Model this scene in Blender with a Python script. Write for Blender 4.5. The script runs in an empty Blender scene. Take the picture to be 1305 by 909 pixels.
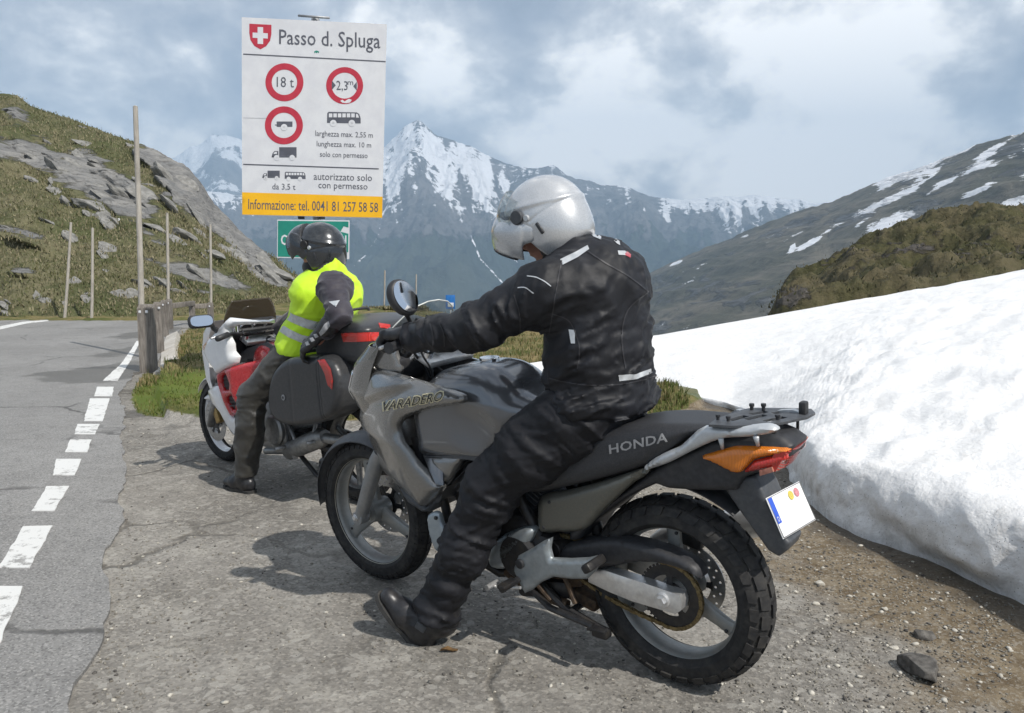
import bpy, bmesh, math, random
import numpy as np
from mathutils import Vector, Matrix, geometry
import openvdb

# ------------------------------------------------------------------ camera, light, sky
C = bpy.context.scene
COL = C.collection
R = math.radians
PW, PH, FPX, HY, CH = 1305.0, 909.0, 1059.0, 338.0, 1.372   # size of the photograph, focal length and horizon in its pixels, eye height
PITCH = math.atan((PH / 2 - HY) / FPX)
cam = bpy.data.cameras.new('camera'); cam_o = bpy.data.objects.new('camera', cam); COL.objects.link(cam_o)
cam.sensor_width = 36.0; cam.lens = 36.0 * FPX / PW
cam.clip_start = 0.05; cam.clip_end = 60000
cam_o.location = (0, 0, CH); cam_o.rotation_euler = (math.pi / 2 - PITCH, 0, 0)
C.camera = cam_o

SUN_EL = R(47)
SUN_DIR = Vector((0.71, -0.71, 0)).normalized() * math.cos(SUN_EL) + Vector((0, 0, math.sin(SUN_EL)))
sl = bpy.data.lights.new('sun', 'SUN'); sl.energy = 3.9; sl.angle = R(0.55); sl.color = (1.0, 0.955, 0.89)
so = bpy.data.objects.new('sun', sl); COL.objects.link(so)
so.rotation_euler = SUN_DIR.to_track_quat('Z', 'Y').to_euler()

C.view_settings.view_transform = 'Standard'; C.view_settings.look = 'None'
C.view_settings.exposure = 0.52; C.view_settings.gamma = 1.0
C.cycles.volume_bounces = 0; C.cycles.max_bounces = 7; C.cycles.transparent_max_bounces = 10
C.cycles.use_denoising = True

w = bpy.data.worlds.new('World'); C.world = w; w.use_nodes = True
wt = w.node_tree; wn = wt.nodes; wl = wt.links; wn.clear()
def N(nt, typ, **kw):
    n = nt.nodes.new(typ)
    for k, v in kw.items():
        if k.startswith('i_'):
            key = k[2:]; key = int(key) if key.isdigit() else key
            n.inputs[key].default_value = v
        else: setattr(n, k, v)
    return n
def ramp(nt, stops, interp='LINEAR'):
    n = nt.nodes.new('ShaderNodeValToRGB'); cr = n.color_ramp; cr.interpolation = interp
    while len(cr.elements) > 1: cr.elements.remove(cr.elements[-1])
    cr.elements[0].position = stops[0][0]; cr.elements[0].color = c4(stops[0][1])
    for p, c in stops[1:]:
        e = cr.elements.new(p); e.color = c4(c)
    return n
def c4(c):
    if isinstance(c, (int, float)): return (c, c, c, 1)
    return (c[0], c[1], c[2], 1)
def math_n(nt, op, a, b=None, clamp=False):
    n = nt.nodes.new('ShaderNodeMath'); n.operation = op; n.use_clamp = clamp
    for i, v in enumerate((a, b)):
        if v is None: continue
        if isinstance(v, (int, float)): n.inputs[i].default_value = v
        else: nt.links.new(v, n.inputs[i])
    return n.outputs[0]
def vmath(nt, op, a, b=None):
    n = nt.nodes.new('ShaderNodeVectorMath'); n.operation = op
    for i, v in enumerate((a, b)):
        if v is None: continue
        if isinstance(v, (tuple, list)): n.inputs[i].default_value = v
        else: nt.links.new(v, n.inputs[i])
    return n
def mixc(nt, fac, a, b, bt='MIX'):
    n = nt.nodes.new('ShaderNodeMix'); n.data_type = 'RGBA'; n.blend_type = bt
    for s, v in ((0, fac), (6, a), (7, b)):
        if isinstance(v, (int, float)): n.inputs[s].default_value = v if s == 0 else c4(v)
        elif isinstance(v, (tuple, list)): n.inputs[s].default_value = c4(v)
        else: nt.links.new(v, n.inputs[s])
    return n.outputs[2]

sky = N(wt, 'ShaderNodeTexSky', sky_type='NISHITA', sun_disc=False)
sky.sun_elevation = SUN_EL
sky.sun_rotation = math.atan2(SUN_DIR.x, SUN_DIR.y)
sky.altitude = 2100; sky.dust_density = 1.5
tc = N(wt, 'ShaderNodeTexCoord')
sep = N(wt, 'ShaderNodeSeparateXYZ'); wl.new(tc.outputs['Generated'], sep.inputs[0])
cmb = N(wt, 'ShaderNodeCombineXYZ')
wl.new(math_n(wt, 'MULTIPLY', sep.outputs[0], 3.2), cmb.inputs[0])
wl.new(math_n(wt, 'MULTIPLY', sep.outputs[1], 3.2), cmb.inputs[1])
wl.new(math_n(wt, 'MULTIPLY', sep.outputs[2], 4.6), cmb.inputs[2])
n1 = N(wt, 'ShaderNodeTexNoise', i_Scale=0.62, i_Detail=7.0, i_Roughness=0.54, i_Distortion=0.08)
n2 = N(wt, 'ShaderNodeTexNoise', i_Scale=1.9, i_Detail=9.0, i_Roughness=0.58, i_Distortion=0.12)
wl.new(cmb.outputs[0], n1.inputs['Vector']); 
mp2 = N(wt, 'ShaderNodeMapping'); mp2.inputs['Location'].default_value = (4.3, 2.2, 9.0); wl.new(cmb.outputs[0], mp2.inputs[0]); wl.new(mp2.outputs[0], n2.inputs['Vector'])
# banks of cloud: where they stand in the sky (direction, spread, how white)
def pdir(px, py):
    d = Vector(((px - PW / 2) / FPX, 1.0, -(py - PH / 2) / FPX))
    return (Matrix.Rotation(-PITCH, 3, 'X') @ d).normalized()
BANKS = [((1050, 215), 0.022, 1.15), ((760, 190), 0.02, 0.95), ((860, 60), 0.05, 0.42), ((560, 130), 0.014, 0.45), ((120, 80), 0.03, 0.30),
         ((640, 40), 0.03, -0.6), ((1230, 60), 0.05, 0.12), ((950, 225), 0.012, 0.5), ((330, 30), 0.03, -0.12), ((180, 200), 0.01, 0.4), ((1010, 130), 0.01, -0.35), ((690, 95), .01, -.2)]
acc = None
for (px, py), spread, amp in BANKS:
    d = pdir(px, py)
    dt = vmath(wt, 'DISTANCE', tc.outputs['Generated'], (d.x, d.y, d.z)).outputs['Value']
    g = math_n(wt, 'MULTIPLY', math_n(wt, 'EXPONENT', math_n(wt, 'MULTIPLY', math_n(wt, 'POWER', dt, 2.0), -1.0 / spread)), amp)
    acc = g if acc is None else math_n(wt, 'ADD', acc, g)
nz = math_n(wt, 'ADD', math_n(wt, 'MULTIPLY', math_n(wt, 'SUBTRACT', n1.outputs[0], 0.5), 1.1), math_n(wt, 'MULTIPLY', math_n(wt, 'SUBTRACT', n2.outputs[0], 0.5), 1.35))
cl = math_n(wt, 'ADD', math_n(wt, 'ADD', math_n(wt, 'MULTIPLY', acc, 0.62), math_n(wt, 'MULTIPLY', nz, 2.1)), 0.36, clamp=True)
crm = ramp(wt, [(0.0, (2.9, 3.15, 3.6)), (0.32, (4.0, 4.25, 4.75)), (0.55, (5.5, 5.7, 6.1)), (0.70, (7.6, 7.7, 7.9)), (0.85, (11.0, 10.8, 10.5)), (1.0, (13.0, 12.7, 12.3))])
wl.new(cl, crm.inputs[0])
# thin blue gaps
gap = ramp(wt, [(0.2, 0.86), (0.5, 0.97), (0.62, 1.0)])
wl.new(cl, gap.inputs[0])
skc = mixc(wt, gap.outputs[0], sky.outputs[0], crm.outputs[0])
bg = N(wt, 'ShaderNodeBackground', i_Strength=0.1); wl.new(skc, bg.inputs[0])
wo = N(wt, 'ShaderNodeOutputWorld'); wl.new(bg.outputs[0], wo.inputs[0])

# ------------------------------------------------------------------ geometry helpers
def ray(px, py):
    d = Vector(((px - PW / 2) / FPX, 1.0, -(py - PH / 2) / FPX))
    return Matrix.Rotation(-PITCH, 3, 'X') @ d
def G(px, py, z=0.0):                       # point of the level z seen at a pixel
    d = ray(px, py); t = (z - CH) / d.z
    return Vector((d.x * t, d.y * t, z))
def W(px, py, Y):                           # point at distance Y seen at a pixel
    d = ray(px, py); t = Y / d.y
    return Vector((d.x * t, Y, CH + d.z * t))

def mesh(name, V, F, smooth=True):
    me = bpy.data.meshes.new(name)
    V = np.asarray(V, dtype=np.float64).reshape(-1, 3)
    me.from_pydata([tuple(v) for v in V.tolist()], [], [tuple(int(i) for i in f) for f in F])
    me.validate()
    if smooth: me.polygons.foreach_set('use_smooth', [True] * len(me.polygons))
    return me
def tag(o, label=None, cat=None, group=None, kind=None):
    if label: o['label'] = label
    if cat: o['category'] = cat
    if group: o['group'] = group
    if kind: o['kind'] = kind
    return o
def obj(name, VF, mat, parent=None, smooth=True, world=False, sharp=None, fix=False):
    V, F = VF
    V = np.asarray(V, dtype=np.float64).reshape(-1, 3)
    if world and parent is not None:
        M = np.array(parent_world(parent).inverted()); V = V @ M[:3, :3].T + M[:3, 3]
    me = mesh(name, V, F, smooth)
    if fix:
        bm = bmesh.new(); bm.from_mesh(me); bmesh.ops.remove_doubles(bm, verts=bm.verts, dist=1e-5); bmesh.ops.recalc_face_normals(bm, faces=bm.faces); bm.to_mesh(me); bm.free()
    if sharp is not None: me.set_sharp_from_angle(angle=R(sharp))
    if mat is not None: me.materials.append(mat)
    o = bpy.data.objects.new(name, me); COL.objects.link(o)
    if parent is not None: o.parent = parent
    return o
def parent_world(o):
    M = o.matrix_basis.copy()
    while o.parent is not None:
        o = o.parent; M = o.matrix_basis @ M
    return M
def thing(name, label, cat, loc=(0, 0, 0), group=None, M=None):
    o = bpy.data.objects.new(name, None); COL.objects.link(o); o.empty_display_size = 0.1
    if M is not None: o.matrix_basis = M
    else: o.location = loc
    return tag(o, label, cat, group)
def struct(name, VF, mat, parent=None, **k):
    o = obj(name, VF, mat, parent, **k)
    if parent is None: o['kind'] = 'structure'
    return o
def join(*vf):
    V = []; F = []; n = 0
    for v, f in vf:
        v = np.asarray(v, dtype=np.float64).reshape(-1, 3)
        V.append(v); F += [tuple(i + n for i in q) for q in f]; n += len(v)
    return np.concatenate(V), F
def xf(vf, M):
    V, F = vf; M = np.array(M)
    return np.asarray(V) @ M[:3, :3].T + M[:3, 3], F
def mirror(vf):
    V, F = vf; V = np.array(V, dtype=np.float64); V[:, 1] *= -1
    return V, [tuple(reversed(f)) for f in F]
def box(c, s, rot=None, b=0.0):
    hx, hy, hz = s[0] / 2, s[1] / 2, s[2] / 2; b = min(b, hx * .9, hy * .9, hz * .9)
    if b <= 0:
        V = [(x, y, z) for x in (-hx, hx) for y in (-hy, hy) for z in (-hz, hz)]
        F = [(0, 1, 3, 2), (4, 6, 7, 5), (0, 4, 5, 1), (2, 3, 7, 6), (0, 2, 6, 4), (1, 5, 7, 3)]
    else:
        bm = bmesh.new(); bmesh.ops.create_cube(bm, size=1.0)
        for v in bm.verts: v.co = Vector((v.co.x * s[0], v.co.y * s[1], v.co.z * s[2]))
        bmesh.ops.bevel(bm, geom=bm.edges[:], offset=b, segments=2, affect='EDGES', profile=0.5)
        V = [tuple(v.co) for v in bm.verts]; F = [tuple(v.index for v in f.verts) for f in bm.faces]; bm.free()
    V = np.array(V)
    if rot is not None: V = V @ np.array(rot).T
    return V + np.array(c), F
def tube(pts, r, n=10, cap=True, squash=None):
    P = [Vector(p) for p in pts]; m = len(P)
    rs = [r] * m if isinstance(r, (int, float)) else list(r)
    V = []; F = []; T0 = (P[1] - P[0]).normalized()
    u = T0.orthogonal().normalized()
    for i, p in enumerate(P):
        T = ((P[min(i + 1, m - 1)] - P[max(i - 1, 0)])).normalized()
        u = (u - T * u.dot(T)).normalized(); v = T.cross(u)
        for k in range(n):
            a = 2 * math.pi * k / n
            V.append(tuple(p + (u * math.cos(a) + v * math.sin(a)) * rs[i]))
    for i in range(m - 1):
        for k in range(n):
            F.append((i * n + k, i * n + (k + 1) % n, (i + 1) * n + (k + 1) % n, (i + 1) * n + k))
    if cap:
        F.append(tuple(reversed(range(n)))); F.append(tuple((m - 1) * n + k for k in range(n)))
    return np.array(V), F
def lathe(prof, n=48, c=(0, 0, 0), closed=True):
    """profile [(radius, offset)] turned about the y axis through c"""
    V = []; F = []; m = len(prof)
    for k in range(n):
        a = 2 * math.pi * k / n
        for r, y in prof: V.append((c[0] + r * math.cos(a), c[1] + y, c[2] + r * math.sin(a)))
    for k in range(n):
        k2 = (k + 1) % n
        for i in range(m if closed else m - 1):
            j = (i + 1) % m
            F.append((k * m + i, k * m + j, k2 * m + j, k2 * m + i))
    return np.array(V), F
def cyl(c, r, y0, y1, n=24, ch=0.002):      # capped disc / bolt along y
    y0, y1 = min(y0, y1), max(y0, y1); ch = min(ch, r * .4, (y1 - y0) * .4)
    pr = [(r - ch, y0), (r, y0 + ch), (r, y1 - ch), (r - ch, y1)]
    V, F = lathe(pr, n, c, closed=False); V = list(map(tuple, V))
    F.append(tuple(k * 4 for k in range(n))); F.append(tuple(k * 4 + 3 for k in reversed(range(n))))
    return np.array(V), F
def spline(pts, n=6, closed=False):
    P = [np.array(p, dtype=float) for p in pts]; m = len(P); out = []
    rng = range(m if closed else m - 1)
    for i in rng:
        if closed: a, b, c, d = P[(i - 1) % m], P[i], P[(i + 1) % m], P[(i + 2) % m]
        else: a, b, c, d = P[max(i - 1, 0)], P[i], P[i + 1], P[min(i + 2, m - 1)]
        for k in range(n):
            t = k / n
            out.append(0.5 * ((2 * b) + (-a + c) * t + (2 * a - 5 * b + 4 * c - d) * t * t + (-a + 3 * b - 3 * c + d) * t ** 3))
    if not closed: out.append(P[-1])
    return np.array(out)
def loft(sections, closed_section=True, cap=True):
    """sections: equal-length rings of 3D points"""
    m = len(sections); n = len(sections[0]); V = np.concatenate([np.asarray(s, dtype=float) for s in sections]); F = []
    for i in range(m - 1):
        for k in range(n if closed_section else n - 1):
            k2 = (k + 1) % n
            F.append((i * n + k, i * n + k2, (i + 1) * n + k2, (i + 1) * n + k))
    if cap: F.append(tuple(range(n))); F.append(tuple((m - 1) * n + k for k in reversed(range(n))))
    return V, F
def inpoly(P, poly):
    x, y = P[:, 0], P[:, 1]; c = np.zeros(len(P), bool); n = len(poly)
    for i in range(n):
        x1, y1 = poly[i]; x2, y2 = poly[(i + 1) % n]
        if y1 == y2: continue
        t = ((y1 > y) != (y2 > y)) & (x < (x2 - x1) * (y - y1) / (y2 - y1) + x1)
        c ^= t
    return c
def edist(P, polys):
    d = np.full(len(P), 1e9)
    for poly in polys:
        A = np.asarray(poly); B = np.roll(A, -1, 0)
        for a, b in zip(A, B):
            ab = b - a; L = ab @ ab
            if L < 1e-14: continue
            t = np.clip(((P - a) @ ab) / L, 0, 1)
            d = np.minimum(d, np.linalg.norm(P - a - t[:, None] * ab, axis=1))
    return d
def resample(poly, s):
    out = []; poly = np.asarray(poly); n = len(poly)
    for i in range(n):
        a, b = poly[i], poly[(i + 1) % n]; L = np.linalg.norm(b - a); k = max(1, int(round(L / s)))
        for j in range(k): out.append(a + (b - a) * j / k)
    return np.array(out)
def fill2(outer, holes, s):
    """triangulated sheet inside an outline: points, triangles, number of rim points, rims"""
    rims = [resample(outer, s)] + [resample(h, s) for h in holes]
    P = np.concatenate(rims); E = []; n = 0
    for r in rims:
        E += [(n + i, n + (i + 1) % len(r)) for i in range(len(r))]; n += len(r)
    lo, hi = P.min(0), P.max(0)
    gx = np.arange(lo[0], hi[0], s); gy = np.arange(lo[1], hi[1], s * 0.87)
    g = np.array([(x + (s / 2 if j % 2 else 0), y) for j, y in enumerate(gy) for x in gx])
    if len(g):
        ok = inpoly(g, rims[0])
        for h in rims[1:]: ok &= ~inpoly(g, h)
        g = g[ok]
        if len(g): g = g[edist(g, rims) > 0.45 * s]
        if len(g): P = np.concatenate([P, g])
    vs, es, fs, *_ = geometry.delaunay_2d_cdt([Vector(p) for p in P.tolist()], E, [], 0, 1e-7)
    Q = np.array([tuple(v) for v in vs]); T = np.array([tuple(f) for f in fs])
    cen = Q[T].mean(1); ok = inpoly(cen, rims[0])
    for h in rims[1:]: ok &= ~inpoly(cen, h)
    return Q, T[ok], rims
def pillow(outer, y, dome=0.02, r=0.04, thick=0.01, holes=(), s=0.015, both=False, extra=None):
    """sheet in the x-z plane with a rounded edge; y = number or function(x, z) of the sideways position"""
    Q, T, rims = fill2(outer, holes, s)
    d = edist(Q, rims); u = np.clip(d / max(r, 1e-6), 0, 1); prof = np.sqrt(np.clip(1 - (1 - u) ** 2, 0, 1))
    y0 = np.full(len(Q), float(y)) if not callable(y) else y(Q[:, 0], Q[:, 1])
    ex = 0 if extra is None else extra(Q[:, 0], Q[:, 1]) * np.clip(d / (s * 1.2), 0, 1)
    a = ((Q[T[:, 1]] - Q[T[:, 0]])[:, 0] * (Q[T[:, 2]] - Q[T[:, 0]])[:, 1] - (Q[T[:, 1]] - Q[T[:, 0]])[:, 1] * (Q[T[:, 2]] - Q[T[:, 0]])[:, 0])
    T = np.where((a > 0)[:, None], T[:, ::-1], T)
    top = np.stack([Q[:, 0], y0 + dome * prof + ex, Q[:, 1]], 1)
    bot = np.stack([Q[:, 0], y0 - thick - (dome * prof if both else 0 * prof), Q[:, 1]], 1)
    n = len(Q); V = np.concatenate([top, bot])
    F = [tuple(t) for t in T] + [tuple(t[::-1] + n) for t in T]
    from collections import Counter
    cnt = {}
    for t in T:
        for i in range(3):
            e = (t[i], t[(i + 1) % 3]); cnt[e] = cnt.get(e, 0) + 1
    for (p, q) in list(cnt):
        if (q, p) not in cnt: F.append((q, p, p + n, q + n))
    return V, F

# ---- noise and distance fields
def _hash(i, j, k, seed):
    h = (i * 374761393 + j * 668265263 + k * 1440662683 + seed * 974711) & 0x7fffffff
    h = ((h ^ (h >> 13)) * 1274126177) & 0x7fffffff
    return ((h ^ (h >> 16)) & 0xffff) / 65535.0
def vnoise(x, y, z=None, seed=0):
    x = np.asarray(x, float); y = np.asarray(y, float); z = np.zeros_like(x) if z is None else np.asarray(z, float)
    i, j, k = np.floor(x).astype(np.int64), np.floor(y).astype(np.int64), np.floor(z).astype(np.int64)
    u, v, w_ = x - i, y - j, z - k
    u = u * u * (3 - 2 * u); v = v * v * (3 - 2 * v); w_ = w_ * w_ * (3 - 2 * w_)
    def L(a, b, t): return a + (b - a) * t
    c = [_hash(i + a, j + b, k + d, seed) for a in (0, 1) for b in (0, 1) for d in (0, 1)]
    return L(L(L(c[0], c[1], w_), L(c[2], c[3], w_), v), L(L(c[4], c[5], w_), L(c[6], c[7], w_), v), u) * 2 - 1
def fbm(x, y, z=None, o=5, seed=0, gain=0.5, ridged=False):
    a = 1.0; s = 0; t = 0; z = np.zeros_like(np.asarray(x, float)) if z is None else z
    for k in range(o):
        n = vnoise(x * 2 ** k + 17 * k, y * 2 ** k - 9 * k, z * 2 ** k, seed + k)
        s = s + a * ((1 - 2 * np.abs(n)) if ridged else n); t += a; a *= gain
    return s / t
def smin(a, b, k):
    h = np.clip(0.5 + 0.5 * (b - a) / k, 0, 1); return b + (a - b) * h - k * h * (1 - h)
def smax(a, b, k): return -smin(-a, -b, k)
class Field:
    def __init__(s, lo, hi, h):
        s.lo = np.array(lo, float); s.h = h
        n = np.ceil((np.array(hi) - s.lo) / h).astype(int) + 1
        s.X, s.Y, s.Z = np.meshgrid(*[s.lo[i] + h * np.arange(n[i]) for i in range(3)], indexing='ij')
        s.d = np.full(s.X.shape, 10.0)
    def cap(s, a, b, ra, rb=None, k=0.02, f=(1, 1, 1)):
        rb = ra if rb is None else rb
        a = np.array(a, float); b = np.array(b, float); ab = b - a; L = max(ab @ ab, 1e-12)
        px, py, pz = s.X - a[0], s.Y - a[1], s.Z - a[2]
        t = np.clip((px * ab[0] + py * ab[1] + pz * ab[2]) / L, 0, 1)
        d = np.sqrt(((px - t * ab[0]) / f[0]) ** 2 + ((py - t * ab[1]) / f[1]) ** 2 + ((pz - t * ab[2]) / f[2]) ** 2) - (ra + t * (rb - ra))
        return s.add(d, k)
    def ell_d(s, c, r, rot=None):
        p = [s.X - c[0], s.Y - c[1], s.Z - c[2]]
        if rot is not None:
            M = np.array(rot); p = [M[0, i] * p[0] + M[1, i] * p[1] + M[2, i] * p[2] for i in range(3)]
        k0 = np.sqrt(sum((p[i] / r[i]) ** 2 for i in range(3))); k1 = np.sqrt(sum((p[i] / r[i] ** 2) ** 2 for i in range(3))) + 1e-9
        return k0 * (k0 - 1) / k1
    def box_d(s, c, b, rot=None, rr=0.0):
        p = [s.X - c[0], s.Y - c[1], s.Z - c[2]]
        if rot is not None:
            M = np.array(rot); p = [M[0, i] * p[0] + M[1, i] * p[1] + M[2, i] * p[2] for i in range(3)]
        q = [np.abs(p[i]) - b[i] + rr for i in range(3)]
        return np.sqrt(sum(np.maximum(v, 0) ** 2 for v in q)) + np.minimum(np.maximum(np.maximum(q[0], q[1]), q[2]), 0) - rr
    def ell(s, c, r, rot=None, k=0.02): return s.add(s.ell_d(c, r, rot), k)
    def box(s, c, b, rot=None, rr=0.01, k=0.01): return s.add(s.box_d(c, b, rot, rr), k)
    def add(s, d, k=0.02): s.d = smin(s.d, d, k); return s
    def sub(s, d, k=0.01): s.d = smax(s.d, -d, k); return s
    def mesh(s):
        g = openvdb.FloatGrid(3 * s.h); g.copyFromArray(np.clip(s.d, -3 * s.h, 3 * s.h).astype(np.float32))
        P, Q = g.convertToQuads(0.0)
        V = P * s.h + s.lo
        return V, [tuple(q[::-1]) for q in Q.tolist()]
# ------------------------------------------------------------------ materials
MATS = {}
def new_mat(name):
    m = bpy.data.materials.new(name); m.use_nodes = True; nt = m.node_tree
    b = nt.nodes['Principled BSDF']; MATS[name] = m
    return m, nt, b
def coords(nt, scale=1.0, kind='Object', sc3=None, rot=None):
    t = nt.nodes.new('ShaderNodeTexCoord'); mp = nt.nodes.new('ShaderNodeMapping')
    mp.inputs['Scale'].default_value = sc3 or (scale, scale, scale)
    if rot: mp.inputs['Rotation'].default_value = rot
    nt.links.new(t.outputs[kind], mp.inputs[0]); return mp.outputs[0]
def noise(nt, vec, scale, detail=5, rough=0.55, dist=0.0):
    n = nt.nodes.new('ShaderNodeTexNoise'); n.inputs['Scale'].default_value = scale; n.inputs['Detail'].default_value = detail
    n.inputs['Roughness'].default_value = rough; n.inputs['Distortion'].default_value = dist
    if vec is not None: nt.links.new(vec, n.inputs['Vector'])
    return n.outputs[0]
def voro(nt, vec, scale, feature='F1', out=0, rnd=1.0):
    n = nt.nodes.new('ShaderNodeTexVoronoi'); n.feature = feature; n.inputs['Scale'].default_value = scale; n.inputs['Randomness'].default_value = rnd
    if vec is not None: nt.links.new(vec, n.inputs['Vector'])
    return n.outputs[out]
def sstep(nt, v, a, b):
    n = nt.nodes.new('ShaderNodeMapRange'); n.interpolation_type = 'SMOOTHSTEP'; n.inputs[1].default_value = a; n.inputs[2].default_value = b
    if isinstance(v, (int, float)): n.inputs[0].default_value = v
    else: nt.links.new(v, n.inputs[0])
    return n.outputs[0]
def attr(nt, name):
    n = nt.nodes.new('ShaderNodeAttribute'); n.attribute_name = name; return n.outputs['Fac']
def bump(nt, b, h, strength=0.3, dist=0.01):
    n = nt.nodes.new('ShaderNodeBump'); n.inputs['Strength'].default_value = strength; n.inputs['Distance'].default_value = dist
    nt.links.new(h, n.inputs['Height']); nt.links.new(n.outputs[0], b.inputs['Normal']); return n
def pm(name, c, c2=None, scale=30, rough=0.5, rough2=None, metal=0.0, coat=0.0, bmp=0.0, bdist=0.002, spec=0.5, dust=0.0, dustc=(0.3, 0.27, 0.22), trans=0.0, alpha=1.0, sheen=0.0, kind='Object'):
    m, nt, b = new_mat(name)
    v = coords(nt, 1.0, kind)
    n = noise(nt, v, scale, 6, 0.6); f = sstep(nt, n, 0.35, 0.68)
    c2 = c2 or tuple(min(1, x * 1.25 + 0.004) for x in c)
    col = mixc(nt, f, c, c2)
    if dust > 0:
        nd = noise(nt, v, scale * 0.35 + 3, 7, 0.65)
        col = mixc(nt, math_n(nt, 'MULTIPLY', sstep(nt, nd, 0.45, 0.75), dust), col, dustc)
    nt.links.new(col, b.inputs['Base Color'])
    b.inputs['Metallic'].default_value = metal
    rr = nt.nodes.new('ShaderNodeMapRange'); rr.inputs[3].default_value = rough * 0.85; rr.inputs[4].default_value = min(1, rough2 or rough * 1.2 + 0.02)
    nt.links.new(noise(nt, v, scale * 2.3, 4), rr.inputs[0]); nt.links.new(rr.outputs[0], b.inputs['Roughness'])
    b.inputs['Coat Weight'].default_value = coat; b.inputs['Coat Roughness'].default_value = 0.06
    b.inputs['Specular IOR Level'].default_value = spec
    if sheen: b.inputs['Sheen Weight'].default_value = sheen; b.inputs['Sheen Roughness'].default_value = 0.5
    if trans: b.inputs['Transmission Weight'].default_value = trans
    if alpha < 1: b.inputs['Alpha'].default_value = alpha
    if bmp: bump(nt, b, n, bmp, bdist)
    return m

def m_asphalt():
    m, nt, b = new_mat('road_asphalt'); v = coords(nt)
    big = noise(nt, v, 0.55, 6, 0.6, 0.3); med = noise(nt, v, 6, 5)
    sp = voro(nt, v, 130, 'F1', 1); spd = N(nt, 'ShaderNodeSeparateColor'); nt.links.new(sp, spd.inputs[0])
    base = mixc(nt, sstep(nt, big, 0.3, 0.7), (0.20, 0.196, 0.188), (0.275, 0.27, 0.26))
    base = mixc(nt, math_n(nt, 'MULTIPLY', sstep(nt, med, 0.4, 0.75), 0.4), base, (0.14, 0.137, 0.132))
    base = mixc(nt, math_n(nt, 'MULTIPLY', sstep(nt, spd.outputs[0], 0.55, 1.0), 0.55), base, (0.4, 0.39, 0.37))
    base = mixc(nt, math_n(nt, 'MULTIPLY', sstep(nt, spd.outputs[1], 0.6, 1.0), 0.6), base, (0.075, 0.073, 0.07))
    # damp seepage across the road and worn cracks
    wet = attr(nt, 'wet'); wn_ = math_n(nt, 'ADD', wet, math_n(nt, 'MULTIPLY', math_n(nt, 'SUBTRACT', noise(nt, v, 2.2, 5, 0.6), 0.5), 0.9))
    wf = sstep(nt, wn_, 0.42, 0.6)
    base = mixc(nt, math_n(nt, 'MULTIPLY', wf, 0.62), base, (0.075, 0.068, 0.056))
    ck = voro(nt, mixvec(nt, v, 0.5), 0.55, 'DISTANCE_TO_EDGE', 0)
    crk = math_n(nt, 'SUBTRACT', 1.0, sstep(nt, ck, 0.003, 0.016))
    crk = math_n(nt, 'MULTIPLY', crk, sstep(nt, noise(nt, v, 0.8, 3), 0.46, 0.58))
    base = mixc(nt, math_n(nt, 'MULTIPLY', crk, 0.75), base, (0.06, 0.058, 0.055))
    nt.links.new(base, b.inputs['Base Color'])
    nt.links.new(mixc(nt, wf, 0.88, 0.5), b.inputs['Roughness'])
    h = math_n(nt, 'SUBTRACT', math_n(nt, 'ADD', spd.outputs[2], math_n(nt, 'MULTIPLY', noise(nt, v, 60, 4), 1.2)), math_n(nt, 'MULTIPLY', crk, 3))
    bump(nt, b, h, 0.5, 0.004); return m
def mixvec(nt, v, amt, scale=1.5):
    n = nt.nodes.new('ShaderNodeTexNoise'); n.inputs['Scale'].default_value = scale; n.inputs['Detail'].default_value = 6; nt.links.new(v, n.inputs['Vector'])
    s = vmath(nt, 'SUBTRACT', n.outputs['Color'], (0.5, 0.5, 0.5)); sc = nt.nodes.new('ShaderNodeVectorMath'); sc.operation = 'SCALE'; sc.inputs['Scale'].default_value = amt
    nt.links.new(s.outputs[0], sc.inputs[0]); return vmath(nt, 'ADD', v, sc.outputs[0]).outputs[0]
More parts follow.
